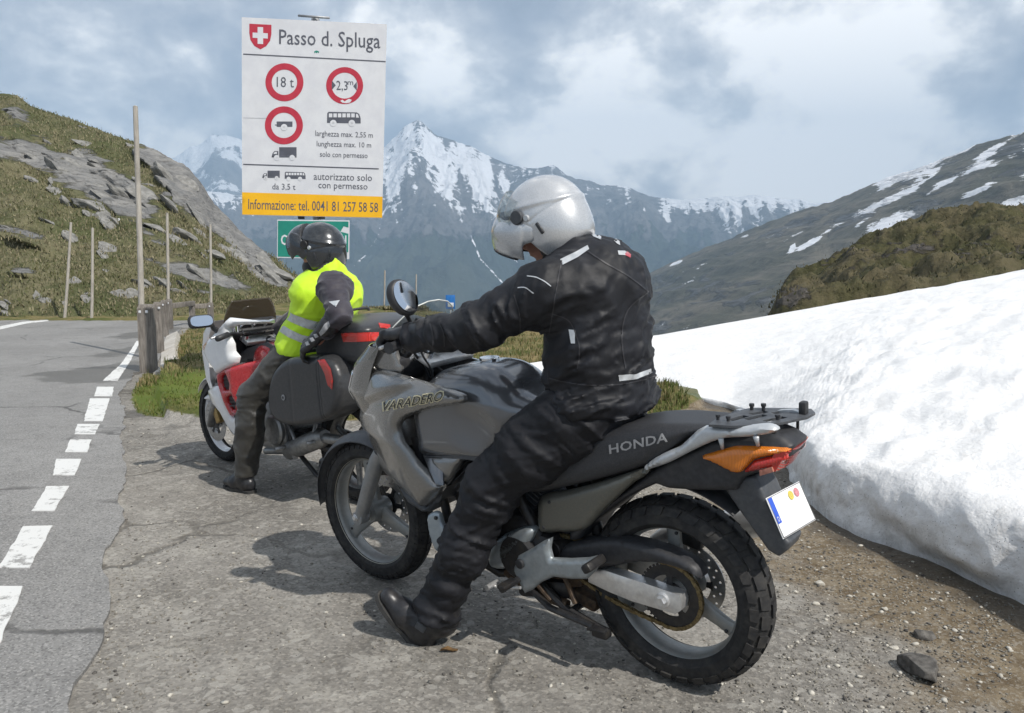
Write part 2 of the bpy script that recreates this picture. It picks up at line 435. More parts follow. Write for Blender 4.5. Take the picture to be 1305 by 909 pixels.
def m_ground():
    m, nt, b = new_mat('lay_by_ground'); v = coords(nt)
    # worn asphalt with loose grit
    big = noise(nt, v, 0.9, 8, 0.62, 0.6); med = noise(nt, v, 4.5, 7, 0.65, 0.3); fine = noise(nt, v, 45, 6, 0.7)
    c = mixc(nt, sstep(nt, big, 0.36, 0.64), (0.185, 0.172, 0.152), (0.285, 0.268, 0.24))
    c = mixc(nt, math_n(nt, 'MULTIPLY', sstep(nt, med, 0.45, 0.7), 0.65), c, (0.36, 0.34, 0.30))
    c = mixc(nt, math_n(nt, 'MULTIPLY', sstep(nt, noise(nt, v, 2.1, 8, 0.7, 0.8), 0.52, 0.68), 0.5), c, (0.13, 0.12, 0.105))
    sp = voro(nt, v, 95, 'F1', 1); sc_ = N(nt, 'ShaderNodeSeparateColor'); nt.links.new(sp, sc_.inputs[0])
    sp2 = voro(nt, v, 38, 'F1', 1); sc2 = N(nt, 'ShaderNodeSeparateColor'); nt.links.new(sp2, sc2.inputs[0])
    big2 = noise(nt, v, 0.38, 7, 0.6, 0.9)
    c = mixc(nt, math_n(nt, 'MULTIPLY', sstep(nt, big2, 0.5, 0.56), 0.45), c, (0.16, 0.15, 0.132))
    c = mixc(nt, math_n(nt, 'MULTIPLY', sstep(nt, noise(nt, v, 0.8, 7, 0.65, 1.2), 0.56, 0.64), 0.5), c, (0.40, 0.38, 0.34))
    c = mixc(nt, math_n(nt, 'MULTIPLY', sstep(nt, sc_.outputs[0], 0.5, 1.0), 0.38), c, (0.46, 0.43, 0.38))
    c = mixc(nt, math_n(nt, 'MULTIPLY', sstep(nt, sc_.outputs[1], 0.5, 1.0), 0.42), c, (0.08, 0.075, 0.068))
    c = mixc(nt, math_n(nt, 'MULTIPLY', sstep(nt, sc2.outputs[0], 0.82, 0.95), 0.5), c, (0.42, 0.4, 0.36))
    # cracks
    ck = voro(nt, mixvec(nt, v, 0.9, 1.2), 0.9, 'DISTANCE_TO_EDGE', 0)
    crk = math_n(nt, 'MULTIPLY', math_n(nt, 'SUBTRACT', 1.0, sstep(nt, ck, 0.004, 0.028)), sstep(nt, noise(nt, v, 0.7, 3), 0.45, 0.6))
    c = mixc(nt, math_n(nt, 'MULTIPLY', crk, 0.6), c, (0.07, 0.062, 0.05))
    # damp brown earth washed out of the snow bank
    nn = math_n(nt, 'MULTIPLY', math_n(nt, 'SUBTRACT', noise(nt, v, 3.0, 7, 0.65), 0.5), 1.1)
    dirt = sstep(nt, math_n(nt, 'ADD', attr(nt, 'dirt'), nn), 0.35, 0.75)
    dc = mixc(nt, sstep(nt, noise(nt, v, 9, 6, 0.7), 0.35, 0.65), (0.12, 0.088, 0.052), (0.22, 0.175, 0.115))
    dc = mixc(nt, math_n(nt, 'MULTIPLY', sstep(nt, sc_.outputs[2], 0.55, 1.0), 0.6), dc, (0.33, 0.3, 0.25))
    c = mixc(nt, dirt, c, dc)
    wet = sstep(nt, math_n(nt, 'ADD', attr(nt, 'wet'), nn), 0.45, 0.7)
    c = mixc(nt, math_n(nt, 'MULTIPLY', wet, 0.6), c, (0.055, 0.045, 0.033))
    # turf
    gr = sstep(nt, math_n(nt, 'ADD', attr(nt, 'grass'), math_n(nt, 'MULTIPLY', nn, 0.9)), 0.42, 0.62)
    gc = mixc(nt, sstep(nt, noise(nt, v, 1.3, 7, 0.65, 0.4), 0.38, 0.62), (0.085, 0.1, 0.022), (0.24, 0.185, 0.085))
    gc = mixc(nt, math_n(nt, 'MULTIPLY', sstep(nt, noise(nt, v, 25, 6, 0.7), 0.4, 0.7), 0.6), gc, (0.05, 0.062, 0.018))
    gc = mixc(nt, math_n(nt, 'MULTIPLY', sstep(nt, attr(nt, 'moss'), 0.3, 0.8), 0.85), gc, (0.1, 0.14, 0.018))
    c = mixc(nt, gr, c, gc)
    nt.links.new(c, b.inputs['Base Color'])
    nt.links.new(mixc(nt, wet, 0.92, 0.42), b.inputs['Roughness'])
    b.inputs['Specular IOR Level'].default_value = 0.3
    h = math_n(nt, 'ADD', math_n(nt, 'ADD', math_n(nt, 'MULTIPLY', fine, 1.6), math_n(nt, 'MULTIPLY', sc_.outputs[2], .7)), math_n(nt, 'MULTIPLY', med, 2.0))
    h = math_n(nt, 'SUBTRACT', h, math_n(nt, 'MULTIPLY', crk, 2.0))
    bump(nt, b, h, 0.75, 0.008); return m
def m_snow(name='snow_old', sc=1.0):
    m, nt, b = new_mat(name); v = coords(nt)
    n = noise(nt, v, 3 * sc, 7, 0.65); d = noise(nt, v, 14 * sc, 8, 0.75, 0.3); d2 = noise(nt, coords(nt, sc3=(1, 1, 2.5)), 1.1 * sc, 6, 0.7, 0.5)
    c = mixc(nt, sstep(nt, n, 0.3, 0.7), (0.78, 0.777, 0.77), (0.86, 0.857, 0.85))
    c = mixc(nt, math_n(nt, 'MULTIPLY', math_n(nt, 'MULTIPLY', sstep(nt, d, 0.48, 0.68), sstep(nt, d2, 0.42, 0.62)), 0.5), c, (0.5, 0.48, 0.45))
    sp = voro(nt, v, 60 * sc, 'F1', 0); spk = math_n(nt, 'MULTIPLY', math_n(nt, 'SUBTRACT', 1.0, sstep(nt, sp, 0.08, 0.2)), sstep(nt, math_n(nt, 'ADD', noise(nt, v, 5 * sc, 5, 0.7), math_n(nt, 'MULTIPLY', attr(nt, 'dirty'), 0.28)), 0.56, 0.68))
    c = mixc(nt, math_n(nt, 'MULTIPLY', spk, 0.8), c, (0.12, 0.11, 0.1))
    c = mixc(nt, math_n(nt, 'MULTIPLY', sstep(nt, attr(nt, 'dirty'), 0.0, 1.0), math_n(nt, 'MULTIPLY', sstep(nt, d, 0.35, 0.65), 0.5)), c, (0.42, 0.4, 0.37))
    nt.links.new(c, b.inputs['Base Color']); b.inputs['Roughness'].default_value = 0.75
    b.inputs['Subsurface Weight'].default_value = 0.0
    bump(nt, b, math_n(nt, 'ADD', noise(nt, v, 28 * sc, 7, 0.7), math_n(nt, 'MULTIPLY', noise(nt, v, 7 * sc, 4, 0.6), 1.5)), 0.42, 0.02 / sc); return m
def m_hill(name, grass1, grass2, rock1, rock2, s=1.0, rot=(0, 0, 0), aniso=(1, 1, 1), bumpd=0.15, snow=True, sfine=0.8):
    """alpine slope: turf, rock where attribute rock is high, snow where attribute snow is high"""
    m, nt, b = new_mat(name); v = coords(nt); va = coords(nt, sc3=aniso, rot=rot)
    n1_ = noise(nt, v, 0.16 * s, 8, 0.68, 0.4); n2_ = noise(nt, v, 0.9 * s, 8, 0.72); n3 = noise(nt, va, 0.55 * s, 8, 0.66, 0.5)
    g = mixc(nt, sstep(nt, n1_, 0.4, 0.6), grass1, grass2)
    g = mixc(nt, math_n(nt, 'MULTIPLY', sstep(nt, n2_, 0.45, 0.65), 0.65), g, tuple(x * 0.42 for x in grass1))
    g = mixc(nt, math_n(nt, 'MULTIPLY', sstep(nt, noise(nt, v, 2.7 * s, 7, 0.75), 0.55, 0.7), 0.5), g, tuple(min(1, x * 1.7) for x in grass2))
    r = mixc(nt, sstep(nt, n3, 0.36, 0.62), rock1, rock2)
    r = mixc(nt, math_n(nt, 'MULTIPLY', sstep(nt, noise(nt, va, 2.2 * s, 8, 0.7), 0.5, 0.64), 0.75), r, tuple(x * 0.35 for x in rock1))
    rf = sstep(nt, math_n(nt, 'ADD', attr(nt, 'rock'), math_n(nt, 'MULTIPLY', math_n(nt, 'SUBTRACT', n3, 0.5), 1.5)), 0.45, 0.58)
    c = mixc(nt, rf, g, r)
    rough = 0.92
    if snow:
        sf = sstep(nt, math_n(nt, 'ADD', attr(nt, 'snow'), math_n(nt, 'MULTIPLY', math_n(nt, 'SUBTRACT', noise(nt, va, sfine * s, 8, 0.7, 0.3), 0.5), 1.7)), 0.47, 0.56)
        c = mixc(nt, sf, c, (0.84, 0.86, 0.9))
    nt.links.new(c, b.inputs['Base Color']); b.inputs['Roughness'].default_value = rough; b.inputs['Specular IOR Level'].default_value = 0.2
    h = math_n(nt, 'ADD', math_n(nt, 'MULTIPLY', n2_, 1.0), math_n(nt, 'MULTIPLY', n3, math_n(nt, 'MULTIPLY', rf, 2.0)))
    bump(nt, b, h, 0.8, bumpd); return m

# ------------------------------------------------------------------ terrain
def set_attr(o, **kw):
    for k, a in kw.items():
        at = o.data.attributes.new(k, 'FLOAT', 'POINT'); at.data.foreach_set('value', np.asarray(a, dtype=np.float32).ravel())
def sm01(t): t = np.clip(t, 0, 1); return t * t * (3 - 2 * t)

def crest_y(x): return np.interp(x, [-40, -8, -5, -2, 0, 2, 4, 12, 40], [40, 34, 25.5, 23, 20, 14.5, 13.5, 13.5, 14])
def ground_z(x, y):
    r = np.hypot(x, y)
    z = np.zeros_like(x)
    s = y - crest_y(x)
    z -= 0.42 * np.where(s > 0, s * s / (np.abs(s) + 4.0), 0)
    # turf behind the lay-by: humps and hollows
    g = grass_mask(x, y)
    z += g * (0.10 * fbm(x * 0.7, y * 0.7, o=4, seed=5) + 0.05 * fbm(x * 3, y * 3, o=3, seed=9) + 0.05)
    z += g * 0.25 * np.exp(-(((x + 3.9) / 0.9) ** 2 + ((y - 13) / 3.6) ** 2))
    z += (1 - g) * 0.012 * fbm(x * 1.2, y * 1.2, o=4, seed=3) * np.clip((y - 0) / 2, 0, 1)
    z += (1 - g) * 0.004 * fbm(x * 14, y * 14, o=3, seed=31)
    z = np.where((x < road_edge_x(y) + 0.4) & (y < 20.5), np.minimum(z, 0.0), z)
    return np.maximum(z, -320 + 6 * fbm(x * 0.004, y * 0.004, o=4, seed=2))
ROAD_EDGE_PX = [(96, 909), (105, 869), (125, 805), (137, 752), (145, 700), (158, 652), (160, 613), (157, 555), (152, 505), (170, 476), (196, 474), (206, 452), (219, 432), (232, 419)]
RE = [G(*p) for p in ROAD_EDGE_PX]
def road_edge_x(y): return np.interp(y, [p.y for p in RE], [p.x for p in RE])
def grass_mask(x, y):
    e = road_edge_x(y)
    yb = np.interp(x, [-6, -3.75, -3.5, -2.6, -1.5, 1.4, 1.9, 2.2, 3], [9, 8.0, 7.6, 7.1, 7.2, 7.4, 8.2, 9.5, 13])
    return sm01((y - yb) / 0.35 + 0.5) * np.where(y < 19.0, sm01((x - e) / 0.25), 1.0)
def polar(angs, rads):
    A, Rr = np.meshgrid(angs, rads, indexing='ij'); return np.sin(A) * Rr, np.cos(A) * Rr, len(angs), len(rads)
def grid_faces(na, nr, wrap=False):
    i, j = np.meshgrid(np.arange(na if wrap else na - 1), np.arange(nr - 1), indexing='ij'); i2 = (i + 1) % na
    return np.stack([i * nr + j, i2 * nr + j, i2 * nr + j + 1, i * nr + j + 1], -1).reshape(-1, 4)[:, ::-1].tolist()
angs = np.concatenate([np.radians(np.arange(-42, 42, 0.24)), np.radians(np.arange(42, 318, 4))])
rads = np.concatenate([[0.05, 0.5, 1.0], 1.5 * 1.0095 ** np.arange(0, 330), np.geomspace(36, 7300, 50)])
X, Y, na, nr = polar(angs, rads)
Z = ground_z(X, Y)
Vg = np.stack([X, Y, Z], -1).reshape(-1, 3)
ground = struct('ground', (Vg, grid_faces(na, nr, True)), m_ground())
x, y = Vg[:, 0], Vg[:, 1]
# the foot of the snow bank (points of the ground seen in the photograph)
EDGE_PX = [(790, 484), (840, 492), (880, 508), (935, 524), (975, 556), (1000, 598), (1022, 640), (1060, 668), (1100, 690), (1150, 712), (1200, 733), (1250, 760), (1305, 783), (1400, 838), (1560, 960)]
ED = spline([tuple(G(*p)) for p in EDGE_PX], 8)[:, :2]
dist_edge = np.full(len(x), 1e3); near = (y < 14) & (y > 0.5) & (np.abs(x) < 12)
Pn = np.stack([x[near], y[near]], 1); dd = np.full(len(Pn), 1e3)
for a, b_ in zip(ED[:-1], ED[1:]):
    ab = b_ - a; t = np.clip(((Pn - a) @ ab) / (ab @ ab), 0, 1); dd = np.minimum(dd, np.linalg.norm(Pn - a - t[:, None] * ab, axis=1))
dist_edge[near] = dd
dirt = np.clip(1.15 - dist_edge / 1.15, 0, 1) * np.where(x > 0.6, 1, 0) + 0.9 * sm01((x - 1.2) / 0.6) * sm01((y - 5.5) / 1.5)
wet = np.clip(0.85 - dist_edge / 0.5, 0, 1) * np.where(x > 0.8, 1, 0) + 0.75 * np.exp(-(((x + 3.45) / 0.45) ** 2 + ((y - 7.6) / .5) ** 2)) + .5 * np.exp(-(((x + 2.9) / 0.8) ** 2 + ((y - 6.9) / .25) ** 2))
gm = grass_mask(x, y)
moss = np.clip(gm * (np.exp(-((y - 8.6) / 1.3) ** 2)) * (x < -2) + 0.0, 0, 1)
set_attr(ground, dirt=dirt, wet=np.clip(wet, 0, 1), grass=gm, moss=moss)

# road: a sheet of asphalt with a ragged edge standing a little proud of the lay-by
def ragged(P, amp, seed, step=0.07):
    P = np.array([(p[0], p[1]) for p in P]); out = []
    L = np.concatenate([[0], np.cumsum(np.linalg.norm(np.diff(P, axis=0), axis=1))]); s = np.arange(0, L[-1], step)
    xs = np.interp(s, L, P[:, 0]); ys = np.interp(s, L, P[:, 1]); n_ = amp * fbm(s * 1.6, s * 0 + 3.3, o=5, seed=seed, gain=.65)
    return np.stack([xs + n_, ys], 1)
edge = ragged([tuple(G(60, 1300))] + [tuple(p) for p in RE[:10]], 0.11, 4)
edge = np.concatenate([edge, np.array([(p.x, p.y) for p in RE[10:]])])
outer = list(map(tuple, edge)) + [(-5.9, 18.6), (-4.9, 19.2), (-4.6, 20.4), (-5.2, 21.0), (-8, 21.3), (-14, 21.2), (-22, 22.5), (-40, 27), (-60, 34), (-60, -5), (-3, -5)]
Q, T, rims = fill2(np.array(outer[::-1]), [], 0.3)
zr = np.full(len(Q), 0.014)
top = np.column_stack([Q, zr]); bot = np.column_stack([Q, zr - 0.1]); n_ = len(Q)
cnt = set(); Fr = []
ar = ((Q[T[:, 1]] - Q[T[:, 0]])[:, 0] * (Q[T[:, 2]] - Q[T[:, 0]])[:, 1] - (Q[T[:, 1]] - Q[T[:, 0]])[:, 1] * (Q[T[:, 2]] - Q[T[:, 0]])[:, 0])
T = np.where((ar < 0)[:, None], T[:, ::-1], T)
for t in T:
    for k in range(3): cnt.add((t[k], t[(k + 1) % 3]))
Fr = [tuple(t) for t in T] + [(q, p, p + n_, q + n_) for (p, q) in cnt if (q, p) not in cnt]
road = struct('road', (np.concatenate([top, bot]), Fr), m_asphalt(), sharp=40)
xr, yr = np.concatenate([Q, Q])[:, 0], np.concatenate([Q, Q])[:, 1]
a_ = [G(115, 480), G(150, 478), G(170, 460), G(168, 440)]
wet = 0
for p, sx, sy in ((G(130, 480), .55, .7), (G(160, 470), .5, 1.2), (G(178, 445), .35, 2.0), (G(190, 425), .5, 2.0), (G(55, 478), .12, .35)):
    wet = wet + 0.95 * np.exp(-(((xr - p.x) / sx) ** 2 + ((yr - p.y) / sy) ** 2))
set_attr(road, wet=np.clip(wet, 0, 1))

# painted edge markings, one mesh each, worn
def m_paint():
    m, nt, b = new_mat('road_paint'); v = coords(nt, kind='Object')
    n = noise(nt, v, 14, 8, 0.75); n2_ = noise(nt, v, 3, 4)
    f = sstep(nt, math_n(nt, 'ADD', n, math_n(nt, 'MULTIPLY', math_n(nt, 'SUBTRACT', n2_, 0.5), 0.4)), 0.54, 0.64)
    c = mixc(nt, math_n(nt, 'MULTIPLY', f, 0.8), (0.66, 0.66, 0.64), (0.2, 0.195, 0.185))
    nt.links.new(c, b.inputs['Base Color']); b.inputs['Roughness'].default_value = 0.8
    bump(nt, b, n, 0.3, 0.003); return m
paint = m_paint()
def mark(px, name='road_marking'):
    P = np.array([tuple(G(*p))[:2] for p in px]); c = P.mean(0)
    P = resample(P, 0.04); P = P + 0.008 * np.stack([fbm(P[:, 0] * 9, P[:, 1] * 9, o=4, seed=8), fbm(P[:, 0] * 9, P[:, 1] * 9, o=4, seed=21)], 1)
    n = len(P); V = [(p[0], p[1], 0.0185) for p in P] + [(p[0], p[1], 0.010) for p in P]
    a = sum(P[i][0] * P[(i + 1) % n][1] - P[(i + 1) % n][0] * P[i][1] for i in range(n))
    F = [tuple(range(n)) if a > 0 else tuple(range(n))[::-1]] + [(i, (i + 1) % n, (i + 1) % n + n, i + n) for i in range(n)]
    return obj(name, (V, F), paint, road, smooth=False)
for q in ([(-30, 752), (29, 752), (-2, 832), (-60, 832)], [(30, 675), (67, 674), (38, 728), (-2, 728)], [(60, 623), (88, 623), (69, 655), (41, 655)],
          [(72, 588), (104, 588), (96, 609), (67, 609)], [(90, 563), (117, 563), (111, 579), (83, 579)], [(99, 543), (127, 543), (121, 556), (95, 556)],
          [(115, 510), (140, 510), (131, 539), (107, 539)], [(124, 495), (145, 495), (143, 507), (120, 507)],
          [(131, 487), (150, 487), (166, 462), (176, 442), (180, 436), (174, 436), (168, 446), (154, 466)]):
    mark(q)
mark([(0, 417), (30, 411), (60, 408.8), (62, 410), (34, 413.2), (0, 421)], 'road_marking')

# old snow bank
crest = [(700, 446, 12.5), (780, 434, 13), (840, 427, 13.2), (930, 411, 13.3), (1050, 390, 13.2), (1180, 367, 13), (1305, 343.5, 12.8), (1420, 322, 12.4), (1700, 280, 11.5)]
nu = 420; nv = 150
Ecur = spline([tuple(G(*p)) for p in EDGE_PX], 30)[:, :2]
L = np.concatenate([[0], np.cumsum(np.linalg.norm(np.diff(Ecur, axis=0), axis=1))]); s = np.linspace(0, L[-1], nu)
Eu = np.stack([np.interp(s, L, Ecur[:, 0]), np.interp(s, L, Ecur[:, 1])], 1)
EuN = 0.055 * np.stack([fbm(s * 2.2, s * 0, o=4, seed=6), fbm(s * 2.2, s * 0 + 5, o=4, seed=7)], 1)
cw = np.array([tuple(W(*c)) for c in crest]); tt = np.linspace(0, 1, nu)
# each crest point is met along the same bearing as its foot, past the last bearing the bank swings round
be = Eu[:, 0] / Eu[:, 1]; bc = cw[:, 0] / cw[:, 1]
be2 = np.interp(tt, [0, 1], [bc[0], bc[-1]]) * 0.35 + be * 0.65
Cy = np.interp(be2, bc, cw[:, 1]); Cz = np.interp(be2, bc, cw[:, 2]); Cx = be2 * Cy
yE = Eu[:, 1]
hf = np.interp(s / L[-1], [0, .25, .36, .45, .52, .6, .75, 1], [.03, .05, .10, .26, .34, .40, .46, .50])
hf = np.interp(yE[::-1], [0, 2.8, 3.4, 4.0, 4.8, 5.6, 6.6, 7.8, 9.5][0:], [.45, .43, .40, .35, .28, .20, .12, .05, .03])[::-1]
vv = np.concatenate([np.linspace(0, 1, 46)[:-1] * 0.12, 0.12 + 0.88 * np.linspace(0, 1, nv - 60) ** 1.25, np.linspace(1.03, 1.6, 15)])
SX = []; D_ = []
dirn = np.stack([Cx - Eu[:, 0], Cy - Eu[:, 1]], 1); dl = np.linalg.norm(dirn, axis=1)
V3 = np.zeros((nu, len(vv), 3)); dirtyv = np.zeros((nu, len(vv)))
for j, v_ in enumerate(vv):
    t = v_
    # distance from the foot in metres along the bearing
    if t < 0.12:
        q = t / 0.12; a = q * math.pi / 2
        m_ = hf * (0.95 - 0.95 * np.cos(a)) * 0.9 + np.where(hf > 0.15, 0.07, 0.0) * (1 - q) ** 2 - 0.0
        z = hf * np.sin(a) ** 0.9 if q > 0 else hf * 0
        x_ = Eu[:, 0] + dirn[:, 0] / dl * m_ ; y_ = Eu[:, 1] + dirn[:, 1] / dl * m_
        z = z + 0 * hf
        if q == 0: z = z - 0.03
    else:
        q = (t - 0.12) / 0.88; m0 = hf * 0.95 * 0.9
        m_ = m0 + (dl - m0) * q
        x_ = Eu[:, 0] + dirn[:, 0] / dl * m_; y_ = Eu[:, 1] + dirn[:, 1] / dl * m_
        qq = min(q, 1.0)
        z = hf + (Cz - hf) * qq + 0.10 * np.sin(qq * math.pi) * 0.6
        if q > 1: z = Cz - (q - 1) ** 1.5 * 6
    fd_ = max(0.0, 1 - t / .10) ** 1.5; V3[:, j, 0], V3[:, j, 1], V3[:, j, 2] = x_ + EuN[:, 0] * fd_, y_ + EuN[:, 1] * fd_, z
    dirtyv[:, j] = np.clip(1.1 - t / 0.09, 0, 1) * 0.8
XX, YY, ZZ = V3[..., 0], V3[..., 1], V3[..., 2]
face = np.clip((vv / 0.12), 0, 1)[None, :]
top_ = sm01((vv[None, :] - 0.05) / 0.1)
amp = np.clip(hf[:, None] / 0.3, 0.1, 1)
ZZ = ZZ + top_ * amp * (0.06 * fbm(XX * 1.3, YY * 1.3, o=4, seed=41) + 0.045 * fbm(XX * 4.5, YY * 4.5, o=4, seed=42)) * np.clip(1.4 - vv[None, :], 0.35, 1)
pits = fbm(XX * 2.6 + 3, YY * 2.6, o=2, seed=77); ZZ -= top_ * amp * 0.10 * np.clip(pits - 0.22, 0, 1) * np.clip((0.7 - vv[None, :]) * 3, 0, 1)
nrm = -dirn / dl[:, None]
bul = (1 - top_) * sm01(vv / 0.02)[None, :] * amp * (0.17 * fbm(XX * 1.7, YY * 1.7, ZZ * 1.6, o=4, seed=51) + 0.03 * fbm(XX * 9, YY * 9, ZZ * 9, o=3, seed=52))
XX = XX + nrm[:, 0:1] * bul; YY = YY + nrm[:, 1:2] * bul
V3 = np.stack([XX, YY, ZZ], -1).reshape(-1, 3)
Fs = [f[::-1] for f in grid_faces(nu, len(vv))]
snow = m_snow()
bank = struct('snow_bank', (V3, [f[::-1] for f in Fs]), snow, fix=False); set_attr(bank, dirty=dirtyv)
# thin left-over snow patches on the turf
def snow_patch(px, th=0.05, seed=1):
    P = spline([tuple(G(*p))[:2] + (0,) for p in px], 6, True)[:, :2]
    Q, T, rims = fill2(P, [], 0.06); d = edist(Q, rims)
    z = ground_z(Q[:, 0], Q[:, 1]) - 0.02 + (th + 0.02) * np.sqrt(np.clip(d / 0.25, 0, 1)) + 0.01 * fbm(Q[:, 0] * 5, Q[:, 1] * 5, o=3, seed=seed)
    a = ((Q[T[:, 1]] - Q[T[:, 0]])[:, 0] * (Q[T[:, 2]] - Q[T[:, 0]])[:, 1] - (Q[T[:, 1]] - Q[T[:, 0]])[:, 1] * (Q[T[:, 2]] - Q[T[:, 0]])[:, 0])
    T = np.where((a < 0)[:, None], T[:, ::-1], T)
    o = struct('snow_patch', (np.column_stack([Q, z]), [tuple(t) for t in T]), snow); set_attr(o, dirty=np.full(len(Q), 0.25)); return o
snow_patch([(655, 488), (672, 478), (700, 474), (730, 478), (750, 486), (715, 492), (680, 490)], 0.12)

def sky_interp(pts, x): return np.interp(x, [p[0] for p in pts], [p[1] for p in pts])
def range_mesh(pts, Dc, Df, zf, na_, nv_, shape=lambda v: v, disp=None, back=0.08, jag=0.0, jf=0.05, seed=1, Dcf=None, Dff=None):
    px = np.linspace(pts[0][0], pts[-1][0], na_); py = sky_interp(pts, px)
    py_s = py.copy(); py = py - jag * fbm(px * jf, px * 0 + seed, o=5, seed=seed, gain=0.6)
    vv_ = np.concatenate([np.linspace(0, 1, nv_), 1 + back * np.linspace(0, 1, 12)[1:]])
    V = np.zeros((na_, len(vv_), 3)); pr = np.zeros((na_, len(vv_), 2))
    Dcs = np.full(na_, float(Dc)) if Dcf is None else Dcf(px); Dfs = np.full(na_, float(Df)) if Dff is None else Dff(px)
    th = PITCH
    a = -(py - PH / 2) / FPX
    dy = math.cos(th) + math.sin(th) * a; dz = -math.sin(th) + math.cos(th) * a; dx = (px - PW / 2) / FPX
    a2_ = -(py_s - PH / 2) / FPX; zs_ = CH + (-math.sin(th) + math.cos(th) * a2_) / (math.cos(th) + math.sin(th) * a2_) * Dcs
    zc_ = CH + dz / dy * Dcs; tx = dx / dy
    v2 = vv_[None, :]
    Yv = Dfs[:, None] + (Dcs - Dfs)[:, None] * v2
    zfv = zf if not callable(zf) else zf(px)[:, None]
    Zv = np.where(v2 <= 1, zfv + (zs_[:, None] - zfv) * shape(np.clip(v2, 0, 1)) + (zc_ - zs_)[:, None] * np.clip(v2, 0, 1) ** 14, zc_[:, None] - (zc_[:, None] - zfv) * 1.4 * (v2 - 1))
    Xv = tx[:, None] * Yv
    if disp is not None:
        dd_ = disp(px[:, None] + 0 * v2, v2 + 0 * px[:, None], Xv, Yv, Zv); Zv = Zv + dd_[0]; Xv = Xv + dd_[1]; Yv = Yv + (dd_[2] if len(dd_) > 2 else 0)
    V = np.stack([Xv, Yv, Zv], -1)
    # where every vertex falls below its skyline, for the snow line
    yy = Yv * math.cos(th) - (Zv - CH) * math.sin(th); uu = Yv * math.sin(th) + (Zv - CH) * math.cos(th)
    PX = PW / 2 + FPX * Xv / yy; PY = PH / 2 - FPX * uu / yy
    return V.reshape(-1, 3), grid_faces(na_, len(vv_)), PX.ravel(), PY.ravel(), np.repeat(px, len(vv_)), np.tile(vv_, na_), np.repeat(py, len(vv_))

# left hillside with slabs of rock
HL = [(-330, -40), (-200, 20), (-80, 80), (0, 116), (22, 119), (40, 133), (60, 141), (90, 152), (112, 160), (140, 170), (160, 178), (185, 186), (205, 196), (228, 208), (242, 216), (262, 240), (275, 262), (290, 275), (305, 292), (318, 305), (335, 318), (352, 330), (368, 345), (385, 358), (410, 376), (440, 390), (470, 396), (500, 399), (540, 401)]
def hl_disp(px, v, X, Y, Z):
    win = np.clip(np.minimum(v * 6, (1.0 - v) * 4 + 0.22), 0, 1) * np.clip((560 - px) / 200, 0.1, 1)
    c, s_ = math.cos(R(36)), math.sin(R(36))
    U = X * c - Z * s_; Vv = X * s_ + Z * c + 0.25 * Y
    rk = hl_rock(px, v, X, Y, Z); rks = sm01((rk - 0.15) / 0.45)
    wv = 0.8 * fbm(X * 0.12, Y * 0.12, Z * .12, o=3, seed=60)
    q = Vv * 0.55 + wv + 0.10 * U; fr = q - np.floor(q); ledge = np.where(fr < 0.8, fr / 0.8, (1 - fr) / 0.2)
    q2 = Vv * 1.7 + 2 * wv + 0.4 * fbm(U * .3, Vv, o=2, seed=69); fr2 = q2 - np.floor(q2); ledge2 = np.where(fr2 < 0.75, fr2 / 0.75, (1 - fr2) / 0.25)
    jt = U * 0.45 + fbm(U * 0.3, Vv * 0.9, o=3, seed=68); fj = np.abs(jt - np.round(jt)); joint = np.clip(0.10 - fj, 0, .1) * 10
    big = fbm(X * 0.12, Y * 0.12, o=4, seed=62); sm = fbm(X * 0.9, Y * 0.9, Z * 0.9, o=5, seed=64)
    out = rks * (0.95 * ledge + 0.28 * ledge2 - 0.35 * joint + 0.3 * fbm(U * 0.6, Vv * 2.2, o=4, seed=66, ridged=True)) * (0.6 + 0.4 * big)
    return win * (0.7 * big + 0.22 * sm + 0.35 * out), -win * 0.15 * out, -win * out * 1.1
def hl_rock(px, v, X, Y, Z):
    n = fbm(X * 0.22 + 0.3 * Z, Y * 0.1 + Z * 0.5, o=5, seed=63)
    py = PH / 2 - FPX * (math.sin(PITCH) + (Z - CH) / Y * math.cos(PITCH)) / (math.cos(PITCH) - (Z - CH) / Y * math.sin(PITCH))
    d = 0
    for cx, cy, sx, sy, an, am in ((250, 245, 75, 22, 42, 1.1), (215, 205, 60, 14, 25, .9), (125, 215, 60, 26, 35, .85), (160, 250, 45, 14, 40, .8), (45, 195, 50, 18, 30, .9), (20, 145, 35, 14, 30, .7), (300, 300, 50, 10, 45, .9), (345, 345, 28, 12, 45, .9), (230, 345, 50, 10, 15, .55), (280, 355, 50, 10, 20, .6), (190, 300, 30, 8, 30, .55), (30, 300, 45, 6, 15, .6), (120, 350, 50, 5, 15, .4), (255, 372, 40, 6, 5, .5), (320, 335, 25, 8, 40, .7), (15, 345, 25, 6, 5, .6), (-80, 160, 80, 30, 30, .9)):
        a = R(an); u = (px - cx) * math.cos(a) + (py - cy) * math.sin(a); w_ = -(px - cx) * math.sin(a) + (py - cy) * math.cos(a)
        d = d + am * np.exp(-(u / sx) ** 2 - (w_ / sy) ** 2)
    return np.clip(d + 0.8 * n + .04, 0, 1)
V, F, PX, PY, px0, v0, ps = range_mesh(HL, 40, 21.6, -0.05, 620, 230, shape=lambda v: v ** 0.86, disp=hl_disp, jag=2.2, jf=0.09, seed=3,
    Dcf=lambda p: np.interp(p, [-330, 0, 160, 300, 400, 540], [46, 42, 38.5, 36, 34, 31]), Dff=lambda p: np.interp(p, [-330, 0, 200, 300, 400, 540], [26, 21.3, 22, 24, 27, 29]))
hill = struct('hillside', (V, F), m_hill('hillside_turf', (0.088, 0.098, 0.042), (0.165, 0.152, 0.088), (0.29, 0.283, 0.268), (0.19, 0.19, 0.187), s=2.2, rot=(0, R(-38), 0), aniso=(0.45, 0.5, 2.2), bumpd=0.2), sharp=48)
